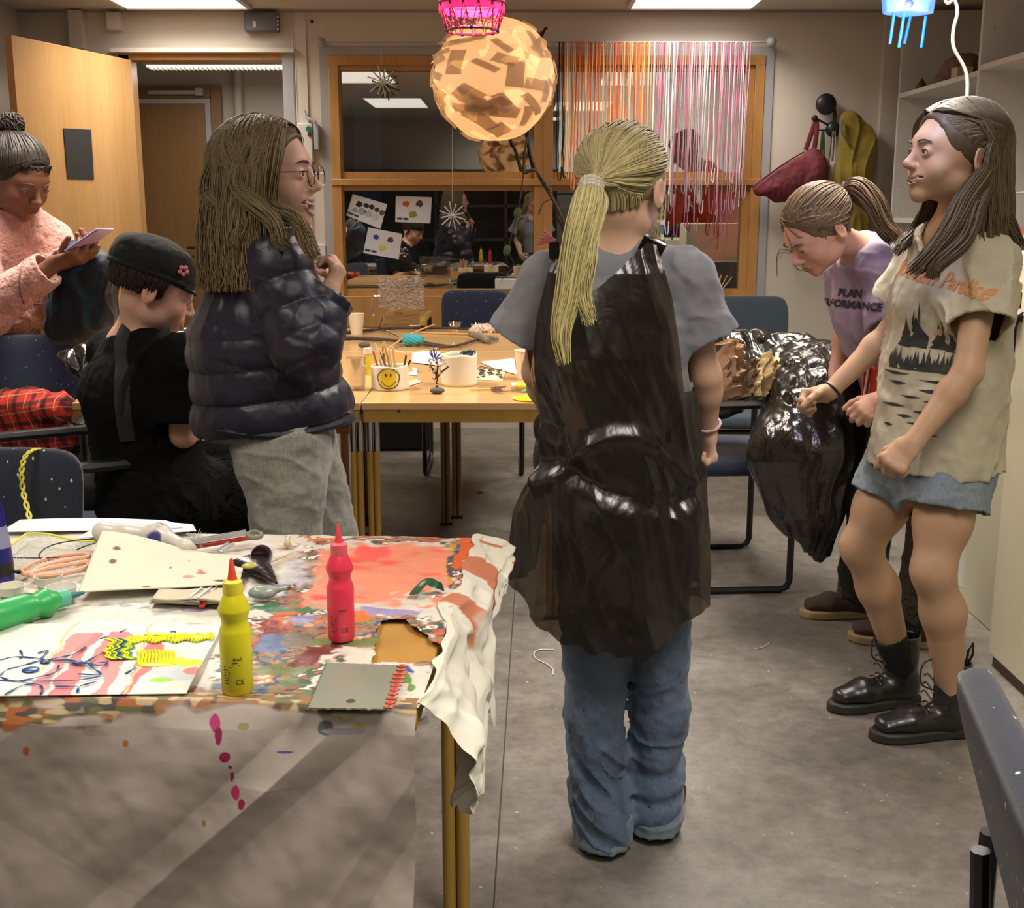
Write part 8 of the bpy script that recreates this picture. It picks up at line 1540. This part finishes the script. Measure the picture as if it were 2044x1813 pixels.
# ================================================================== garbage bag, cloths
V = Vol(); Yb = 3.86
V.ecap(D(1452, 672, 4.1), D(1690, 716, 3.9), (.05, .06), (.07, .08), (0, 0, 1), .05); V.ecap(D(1455, 735, 4.05), D(1690, 765, 3.85), (.09, .16), (.10, .14), (0, 0, 1), .06); V.ell(D(1610, 770, 3.75), (.14, .15, .13), None, .06); V.cap(D(1630, 780, 3.66), D(1604, 900, 3.60), .145, .165, .06); V.cap(D(1604, 900, 3.60), D(1612, 1000, 3.60), .165, .125, .06); V.cap(D(1612, 1000, 3.60), D(1636, 1095, 3.62), .122, .055, .06); V.cap(D(1690, 760, 3.6), D(1690, 900, 3.62), .08, .06, .06); V.cap(D(1400, 830, 3.98), D(1470, 800, 3.95), .05, .05, .05)
V.ell(D(1485, 728, 3.80), (.075, .12, .075), None, .03, 's')
ba_ = D(1640, 1095, 3.62)
def bagd(x, y, z):
    up = np.clip((z-.62)/.15, 0, 1); pr = (x-ba_[0])/(np.maximum(z-ba_[2], 0)+.16)+vnoise(x*5, y*5, z*5)*.12; return .012*(1-2*np.abs(vnoise(x*5+3, y*5, z*3)))+(.002+.010*up)*(1-2*np.abs(vnoise(x*13, y*13, z*8+x*7)))+(.001+.004*up)*(1-2*np.abs(vnoise(x*32, y*32, z*24)))+(.010*(np.abs(np.sin(pr*9+y*6))-.6)+.005*(np.abs(np.sin(pr*23+y*9))-.6))*(1-up*.7)
V.disp = bagd; o = volobj('garbage_bag', [V.mesh(.004)], M_bagsolid, None); tag(o, 'large black garbage bag draped over the armchair and hanging down in front of it', 'garbage bag')
M_kraft = M('kraft_paper', srgb(172, 138, 108), .8, var=(12, .15), bump=(60, .2))
def wad2(label, p, w, h, mat, tilt=0, sd=0, ey=(0, -1, 0)):
    def fn(U, V): r = .030*(1-2*np.abs(vnoise(U*4+sd, V*4, U*0+sd)))+.016*(1-2*np.abs(vnoise(U*9+sd, V*9, U*0))); x = (U-.5)*w*(1-.35*V); z = V*h; return A_(p)+np.stack([x*math.cos(tilt)+z*math.sin(tilt)+r*.4, -r-.03*np.sin(U*3.1)+.0*U, z*math.cos(tilt)-x*math.sin(tilt)+r*.5], 2)
    o = MB().grid(fn, 15, 17).build('crumpled_paper', mat, None, smooth=False, solid=.003); tag(o, label, 'crumpled paper')
wad2('tall crumpled brown paper sticking out of the garbage bag', D(1460, 790, 3.74), .10, .18, M_kraft, -.05, 1); wad2('crumpled printed brown paper in the opening of the garbage bag', D(1490, 796, 3.72), .07, .12, M('kraft_printed', srgb(140, 116, 92), .8, var=(60, .6), bump=(60, .2)), .0, 5); wad2('folded cream paper piece at the right of the garbage bag opening', D(1512, 790, 3.69), .07, .13, M('cream_waste', srgb(206, 182, 132), .8), .22, 9)
t = thing('striped_wrapper', 'red and white striped wrapper held above the garbage bag', 'wrapper', D(1733, 800, 3.35)); MB().grid(lambda U, V: D(1720, 800, 3.35)+np.stack([U*.05, .01*np.sin(U*7), .10*V], 2), 14, 14).build('red_sheet', M('wrapper_red', srgb(214, 64, 52), .4), t, solid=.004)
for k in range(3): MB().grid(lambda U, V: D(1722+10*k, 800, 3.342)+np.stack([U*.006+.01*V, .01*np.sin(U+k), .10*V], 2), 4, 14).build('white_stripe', M_white, t, solid=.004)
def plaid():
    q = NT('red_plaid_flannel'); sp = q.N('SeparateXYZ'); q.L(q.mapping((1, 1, 1), (.25, .1, .35)), sp.inputs[0])
    def band(o, f, th, off=0):
        m = q.N('Math', operation='MULTIPLY_ADD'); q.L(o, m.inputs[0]); m.inputs[1].default_value = f; m.inputs[2].default_value = off; s = q.N('Math', operation='SINE'); q.L(m.outputs[0], s.inputs[0]); g = q.N('Math', operation='GREATER_THAN'); q.L(s.outputs[0], g.inputs[0]); g.inputs[1].default_value = th; return g.outputs[0]
    X, Z = sp.outputs['X'], sp.outputs['Z']; c = q.mix(0, srgb(190, 50, 34), srgb(190, 50, 34)); sc = q.N('Math', operation='MULTIPLY')
    for o, f, th, cc, a, off in ((X, 110, .72, srgb(40, 14, 16), .75, 0), (Z, 110, .72, srgb(40, 14, 16), .75, 1), (X, 110, .985, srgb(210, 180, 140), .5, 2.6), (Z, 110, .985, srgb(210, 180, 140), .5, 3.6)):
        m = q.N('Math', operation='MULTIPLY'); q.L(band(o, f, th, off), m.inputs[0]); m.inputs[1].default_value = a; c = q.mix(m.outputs[0], c, cc)
    q.L(c, q.b.inputs['Base Color']); q.b.inputs['Roughness'].default_value = .9; q.bump(q.noise(300, 2), .3, .001); return q.m
V = KV(1.26); V.ecap(D(20, 812, 3.62), D(120, 812, 3.56), (.03, .045), (.03, .05), (0, 0, 1), .03); V.ecap(D(10, 868, 3.62), D(130, 875, 3.60), (.055, .04), (.035, .04), (0, 0, 1), .04); V.ecap(D(60, 812, 3.60), D(70, 880, 3.62), (.065, .045), (.085, .045), (1, 0, 0), .03); V.disp = folds(.016, 8, (1.6, 1, .35), 95, .8)
tag(volobj('plaid_shirt', [V.mesh(.004)], plaid(), None), 'red and black plaid shirt hung over the arm of the tapered-back chair', 'shirt')
V = KV(1.18); V.cap(D(165, 520, 3.80), D(190, 545, 3.80), .045, .055, .04); V.cap(D(190, 545, 3.80), D(200, 625, 3.80), .055, .05, .04); V.ecap(D(150, 540, 3.83), D(150, 650, 3.83), (.055, .05), (.075, .05), (1, 0, 0), .04); V.disp = folds(.014, 9, (1.3, 1, .5), 96, .8)
def vcol(P): m = np.clip(vnoise(P[:, 0]*28, P[:, 1]*28, P[:, 2]*14)*2.2-.3, 0, 1)[:, None]; return A_(srgb(8, 20, 34))*(1-m)+A_(srgb(16, 66, 82))*m
tag(volobj('velvet_cloth', [V.mesh(.004)], M('teal_velvet', rough=.6, vcol=True, sheen=.12, spec=.3, bump=(60, .3)), None, vcol), 'dark teal velvet garment draped over the arm of the person in pink fleece', 'garment')
t = thing('phone', 'lilac phone held by the person in pink fleece', 'phone', D(180, 478, 3.69)); p, R = D(178, 480, 3.69), frame((.8, -.3, .45), (-.4, .2, .9)); MB().box(p, (.076, .15, .009), R).build('case', M('lilac_case', srgb(166, 140, 196), .4), t, bevel=.004); MB().box(p+R@A_((0, 0, .0055)), (.062, .13, .002), R).build('screen', M('phone_screen', (.02, .02, .03), .1), t)
V = Vol(); V.ell(D(362, 700, 3.42), (.06, .06, .07)); V.ell(D(432, 855, 3.2), (.05, .05, .025), None, .04); V.cap(D(362, 720, 3.42), D(400, 800, 3.3), .05, .05, .05); V.disp = lambda x, y, z: .014*(1-2*np.abs(vnoise(x*16, y*16, z*16)))+.007*(1-2*np.abs(vnoise(x*40, y*40, z*40)))
tag(volobj('plastic_bundle', [V.mesh(.004)], M_bagsolid, None), 'crumpled black plastic in the lap of the seated person with the cap', 'plastic bag')
V = Vol(); V.ecap(D(150, 705, 3.40), D(168, 745, 3.36), (.05, .03), (.03, .03), (1, 0, 0)); V.disp = lambda x, y, z: .014*(1-2*np.abs(vnoise(x*18, y*18, z*18))); tag(volobj('plastic_scrap', [V.mesh(.004)], M_bagsolid, None), 'black plastic scrap between the tapered-back chair and the seated person', 'plastic bag')
V = Vol(); V.ecap(D(160, 975, 3.05), D(250, 975, 3.05), (.06, .05), (.08, .05), (.3, .9, 0), .03); V.disp = folds(.01, 9, (1, 1, 1), 97); tag(volobj('black_cloth', [V.mesh(.005)], clothmat('black_cloth_lap', (.014, .014, .015)), None), 'black garment lying on the seat of the dotted armchair', 'garment')
# ================================================================== coat hooks and what hangs there
YH = WALLY-.03; M_blk = M('hook_black', (.012, .012, .016), .4)
t = thing('coat_hook', 'large black round-knobbed coat hook on the back wall', 'coat hook', D(1660, 250, YH)); c = D(1649, 208, YH-.03); MB().ell(c, (.060, .03, .060)).build('round_knob', M_blk, t); MB().tube(crv([D(1660, 200, YH), D(1666, 225, YH-.01), D(1664, 255, YH-.01)], 5), .011, 8).build('stem', M_blk, t); MB().ell(D(1663, 258, YH-.02), (.045, .03, .045)).build('lower_knob', M_blk, t); MB().cyl(D(1658, 252, YH-.02), D(1627, 236, YH-.08), .006).ell(D(1626, 236, YH-.08), .018).build('hook_arm', M_blk, t); MB().cyl(D(1650, 260, YH-.02), D(1630, 260, YH-.05), .004).build('hook_arm', M_blk, t)
MB().cyl(D(1666, 256, YH), D(1700, 232, YH-.07), .006).ell(D(1700, 232, YH-.07), .015).build('hook_arm', M_blk, t)
MB().cyl(D(1664, 246, YH-.03), D(1664, 246, WALLY), .01).build('wall_mount', M_blk, t)
M_burg = M('burgundy_canvas', srgb(104, 34, 46), .75, bump=(160, .4), var=(12, .2)); t = thing('tote_bag', 'burgundy zip bag hanging tilted from the coat hook', 'bag', D(1580, 340, YH-.08)); pl = [(1503, 372), (1512, 362), (1560, 328), (1624, 292), (1640, 345), (1640, 385), (1545, 410), (1530, 398), (1503, 386)]
V = Vol(); Yg = YH-.09; V.ecap(D(1515, 378, Yg), D(1632, 330, Yg), (.045, .035), (.10, .05), (-.35, 0, 1), .04); V.ecap(D(1545, 385, Yg), D(1628, 355, Yg), (.06, .035), (.10, .045), (-.35, 0, 1), .04); V.disp = folds(.008, 8, (1, 1, 1), 98); volobj('bag_body', [V.mesh(.006)], M_burg, t); MB().tube(crv([D(1608, 300, Yg), D(1620, 265, Yg), D(1629, 241, Yg+.01), D(1630, 262, Yg), D(1626, 295, Yg)], 6), .014, 8, flat=.2, up=(0, 1, 0)).build('strap', M_burg, t); MB().tube(crv([D(1505, 372, Yg-.04), D(1556, 333, Yg-.045), D(1605, 303, Yg-.05)], 5), .004, 6).build('zip_line', M('burgundy_dark', srgb(60, 18, 26), .7), t)
b = MB(); b.tube(crv([D(1643, 262, YH-.04), D(1640, 290, YH-.05), D(1637, 330, YH-.05)], 5), .010, 6, flat=.2, up=(0, 1, 0)); b.tube(crv([D(1643, 262, YH-.04), D(1645, 300, YH-.05), D(1643, 332, YH-.05)], 5), .008, 6, flat=.2, up=(0, 1, 0)); one('green_lanyard', 'green ribbon lanyard hanging from the coat hook', 'lanyard', b, M('green_ribbon', srgb(70, 104, 60), .7))
t = thing('net_bag', 'beige cloth bag on thin striped straps hanging from the coat hook', 'bag', D(1655, 345, YH-.06)); V = Vol(); V.ecap(D(1662, 330, YH-.06), D(1650, 385, YH-.06), (.02, .02), (.045, .03), (1, 0, 0)); V.disp = folds(.008, 12, (1.5, 1, .5), 99); volobj('pouch', [V.mesh(.005)], clothmat('beige_pouch', srgb(170, 156, 140)), t)
for k in range(4): MB().tube(crv([D(1661+2*k, 262, YH-.05-.005*k), D(1658+3*k, 295, YH-.06), D(1652+4*k, 335, YH-.06)], 5), .0028, 5).build('strap', [M('strap_dark', srgb(60, 54, 54), .8), M('strap_pale', srgb(190, 180, 170), .8)][k % 2], t)
t = thing('coat', 'mustard yellow coat hanging from the coat hook on the back wall', 'coat', D(1700, 420, YH-.08)); M_mus = clothmat('mustard_cloth', srgb(122, 104, 36), .8, bump=((600, .2), (24, .3, .6))); Yc = YH-.085; V = Vol()
V.cap(D(1698, 236, Yc), D(1735, 290, Yc), .035, .05, .04); V.ecap(D(1694, 245, Yc), D(1700, 350, Yc), (.035, .04), (.10, .055), (1, 0, 0), .04); V.ecap(D(1700, 350, Yc), D(1692, 470, Yc), (.11, .055), (.125, .06), (1, 0, 0), .04); V.ecap(D(1692, 470, Yc), D(1664, 598, Yc), (.12, .05), (.045, .03), (1, 0, 0), .04, flat=(0, 1)); V.cap(D(1728, 300, Yc), D(1732, 420, Yc), .045, .04, .04); V.disp = folds(.020, 6, (1.8, 1, .3), 101, .5, .001); volobj('coat_cloth', [V.mesh(.006)], M_mus, t)
MB().tube(crv([D(1682, 240, Yc-.05), D(1680, 262, Yc-.06), D(1690, 285, Yc-.065)], 5), .016, 8, flat=.3).build('grey_collar', clothmat('grey_collar_cloth', srgb(82, 80, 84)), t)
b = MB(); b.tube(crv([D(1582, 500, YH-.01), D(1586, 530, YH-.02), D(1600, 540, YH-.02), D(1612, 528, YH-.01)], 6), .003, 5); one('green_string', 'thin green string loop hanging on the wall behind the lilac sweatshirt', 'string', b, M('green_ribbon'))
# ================================================================== hanging lamps
def globe_mat():
    q = NT('paper_mache_globe'); v1 = q.N('TexVoronoi'); v1.inputs['Scale'].default_value = 17; q.L(q.mapping((1, 1, 1.3), (.5, .3, .2)), v1.inputs['Vector']); v2 = q.N('TexVoronoi'); v2.inputs['Scale'].default_value = 12; q.L(q.mapping((1.3, 1, 1), (1.1, .6, .2)), v2.inputs['Vector'])
    m = q.N('Math', operation='ADD'); s1 = q.N('SeparateColor'); q.L(v1.outputs['Color'], s1.inputs[0]); s2 = q.N('SeparateColor'); q.L(v2.outputs['Color'], s2.inputs[0]); q.L(s1.outputs[0], m.inputs[0]); q.L(s2.outputs[1], m.inputs[1])
    lines = q.N('TexWave'); lines.wave_type = 'BANDS'; lines.bands_direction = 'Z'; lines.inputs['Scale'].default_value = 55; q.L(q.co, lines.inputs['Vector'])
    c = q.ramp(m.outputs[0], [(.2, srgb(196, 172, 146)), (.45, srgb(216, 190, 154)), (.6, srgb(230, 202, 162)), (.85, srgb(204, 180, 152))]); tn = q.ramp(m.outputs[0], [(.25, (.7, .66, .62)), (.5, (.82, .80, .74)), (.62, (.92,)*3), (.8, (.74, .7, .66))])
    d = q.N('BsdfDiffuse'); q.L(c, d.inputs[0]); tr = q.N('BsdfTranslucent'); q.L(q.mix(1, c, tn, 'MULTIPLY'), tr.inputs[0]); mx = q.N('MixShader'); mx.inputs[0].default_value = .68; q.L(d.outputs[0], mx.inputs[1]); q.L(tr.outputs[0], mx.inputs[2]); q.L(mx.outputs[0], q.out.inputs[0]); return q.m
Yl = 4.2; c = D(987, 158, Yl); rG = .205; t = thing('paper_globe_lamp', 'large papier-mache globe lamp glowing warm in front of the window', 'pendant lamp', (c[0], c[1], c[2]-rG))
def globef(U, V): a = U*2*math.pi; p = .02+V*(math.pi-.04); d = np.stack([np.sin(p)*np.cos(a), np.sin(p)*np.sin(a), np.cos(p)], 2); r = rG*(1+.03*vnoise(d[..., 0]*2.5+5, d[..., 1]*2.5, d[..., 2]*2.5)+.004*vnoise(d[..., 0]*11, d[..., 1]*11, d[..., 2]*11)); return c+d*r[..., None]
MB().grid(lambda U, V: globef(U, 1-V), 90, 60).build('shade', globe_mat(), t)
M_frag = M('paper_strip', srgb(222, 190, 140), .8, var=(20, .1)); rg = np.random.default_rng(21)
for k in range(90):
    a0, p0 = rg.uniform(0, 1), math.acos(rg.uniform(-.95, .95))/math.pi; w, h = rg.uniform(.03, .07), rg.uniform(.06, .14); th = rg.uniform(0, 3.1)
    def ff(U, V, a0=a0, p0=p0, w=w, h=h, th=th):
        x, y = (U-.5)*w/max(.3, math.sin(p0*math.pi)), (V-.5)*h; X = a0+x*math.cos(th)*.8-y*math.sin(th); Y = np.clip(p0+x*math.sin(th)*.8+y*math.cos(th), .02, .98); P = globef(X, Y); return c+(P-c)*(1.006+.0006*k+.05*(U*V)**3*(k % 4 == 0))[..., None]
    MB().grid(ff, 7, 7).build('paper_strip', bpy.data.materials['paper_mache_globe'], t)
MB().cyl((c[0], c[1], c[2]+rG*.98), (c[0], c[1], CEIL-.001), .003, n=8).build('cord', M_white, t); bb_ = MB().ell(c, .035).build('bulb', M('warm_bulb', (1, .8, .5), .4, emis=((1, .72, .38), 12)), t)
l = bpy.data.lights.new('globe_lamp_light', 'POINT'); l.energy = 9; l.color = (1, .79, .56); l.shadow_soft_size = .04; o = bpy.data.objects.new('globe_lamp_light', l); o.location = c+A_((0, 0, .0)); COL.objects.link(o)
# pink crown lampshade
Yk = 3.2; t = thing('pink_lampshade', 'pink wire lampshade strung with beads hanging in front of the paper globe', 'pendant lamp', D(942, 70, Yk)); cT, cB = D(942, 8, Yk), D(943, 62, Yk); M_wire = M('dark_pink_wire', srgb(120, 34, 62), .5); M_pk = M('neon_pink', srgb(255, 60, 130), .5, emis=(srgb(255, 40, 110), .9))
rT, rB = .088, .066; cir = lambda cc, r, n=40, dz=0: [cc+A_((r*math.cos(x), r*math.sin(x), dz)) for x in np.linspace(0, 2*math.pi, n+1)[:-1]]
MB().tube(cir(cB, rB), .0032, 6, closed=True).build('bottom_ring', M_wire, t); MB().tube(cir(cT, rT), .003, 6, closed=True).build('top_ring', M_wire, t)
MB().lathe([(rT*.97, 0), (rT*.99, .05), (rT*.9, .075)], cT-A_((0, 0, .02)), 36, cap=False).build('fabric_band', M_pk, t)
for k in range(14):
    a, b2 = 2*math.pi*k/14, 2*math.pi*(k+1)/14; pa, pb, pc = cT+A_((rT*math.cos(a), rT*math.sin(a), 0)), cB+A_((rB*math.cos(a+.22), rB*math.sin(a+.22), 0)), cT+A_((rT*math.cos(b2), rT*math.sin(b2), 0))
    MB().tube([pa, pb, pc], .0020, 5).build('zigzag_wire', M_wire, t); MB().ell(pb, .0055, n=10).build('bead', [M('bead_pink', srgb(235, 90, 130), .3), M('bead_blue', srgb(60, 50, 120), .3), M('bead_green', srgb(150, 150, 80), .3)][k % 3], t); b = MB(); [b.ell(midp(pa, pb, s), .004, n=8) for s in (.25, .5, .75)]; o = b.build('beads', M('bead_pink'), t); o['kind'] = 'stuff'
MB().cyl(cT+A_((0, 0, .08)), (cT[0], cT[1], CEIL-.001), .003, n=8).build('cord', M_black, t); MB().lathe([(.001, .0), (.03, .0), (rT*.9, .0)], cT+A_((0, 0, .052)), 30, cap=False).build('top_disc', M_pk, t); MB().ell(cT+A_((0, 0, .03)), .022).build('bulb', M('pinkish_bulb', (1, .9, .9), .4, emis=((1, .75, .8), 14)), t)
l = bpy.data.lights.new('pink_lamp_light', 'POINT'); l.energy = 1.2; l.color = (1, .3, .45); l.shadow_soft_size = .02; o = bpy.data.objects.new('pink_lamp_light', l); o.location = cT+A_((0, 0, .0)); COL.objects.link(o)
# blue figure lamp with drinking straws
Yr = 2.7; t = thing('blue_paper_lamp', 'glowing blue paper creature lamp with dangling blue straws at the top right', 'pendant lamp', D(1815, 60, Yr)); qd = [D(u, v, Yr) for u, v in ((1761, 22), (1858, 34), (1868, -24), (1766, -24))]
M_bl = M('glowing_blue_paper', srgb(90, 120, 240), .6, emis=(srgb(90, 140, 255), 1.1), var=(14, .3)); V = Vol(); cc_ = sum(qd)/4; V.ecap(D(1812, 28, Yr), D(1816, -26, Yr), (.054, .04), (.060, .045), (1, 0, 0), flat=(1, 0)); V.disp = lambda x, y, z: .003*vnoise(x*50, y*50, z*50); volobj('paper_body', [V.mesh(.003)], M_bl, t)
MB().ell(D(1815, 7, Yr-.046), (.0085, .004, .0085)).build('round_eye', M('eye_violet', srgb(74, 74, 140), .5), t)
for (u0, v0, u1, v1, dy) in ((1785, 24, 1776, 88, .0), (1806, 20, 1794, 95, -.02), (1820, 20, 1805, 88, .02), (1848, 32, 1839, 95, 0)): MB().cyl(D(u0, v0, Yr+dy), D(u1, v1, Yr+dy), .0032, n=10).build('straw', M('blue_straw', srgb(24, 110, 230), .4, emis=(srgb(10, 90, 230), .35)), t)
MB().cyl(D(1815, -20, Yr), A_((D(1815, -20, Yr)[0], Yr, CEIL-.001)), .002, n=6).build('cord', M_white, t)
l = bpy.data.lights.new('blue_lamp_light', 'POINT'); l.energy = 4.5; l.color = (.6, .66, 1); l.shadow_soft_size = .05; o = bpy.data.objects.new('blue_lamp_light', l); o.location = D(1814, 34, Yr-.12); COL.objects.link(o)
pts = [A_((D(1880, -60, 3.9)[0], 3.9, CEIL-.002)), D(1885, -20, 3.9), D(1905, 0, 3.9), D(1911, 25, 3.9), D(1903, 60, 3.9), D(1904, 95, 3.9), D(1925, 135, 3.9), D(1931, 165, 3.9), D(1929, 215, 3.9), D(1928, 300, 3.9), D(1930, 420, 4.0)]
one('hanging_cable', 'white cable hanging from the ceiling behind the head of the smiling person', 'cable', MB().tube(crv(pts, 8), .0055, 8), M_white)
# bits on the floor
one('white_thread', 'curled white thread on the floor left of the apron hem', 'thread', MB().tube(crv([G(u, v, .003) for u, v in ((1104, 1348), (1103, 1336), (1090, 1325), (1070, 1315), (1066, 1304), (1078, 1297), (1105, 1297))], 6), .002, 5), M_white)
one('pale_thread', 'short curved pale thread on the floor near the armchair frame', 'thread', MB().tube(crv([G(u, v, .002) for u, v in ((1505, 1296), (1520, 1293), (1530, 1288), (1536, 1282))], 5), .0015, 5), M('pale_thread', srgb(190, 180, 165), .8))
one('brown_leaf_bit', 'small brown leaf fragment on the floor under the craft table', 'leaf', MB().ell(G(958, 982, .006), (.018, .012, .005)), M('dry_leaf')); one('blue_chip', 'tiny pale chip on the floor near the craft table legs', 'chip', MB().ell(G(860, 1000, .004), (.006, .005, .003)), M_white)
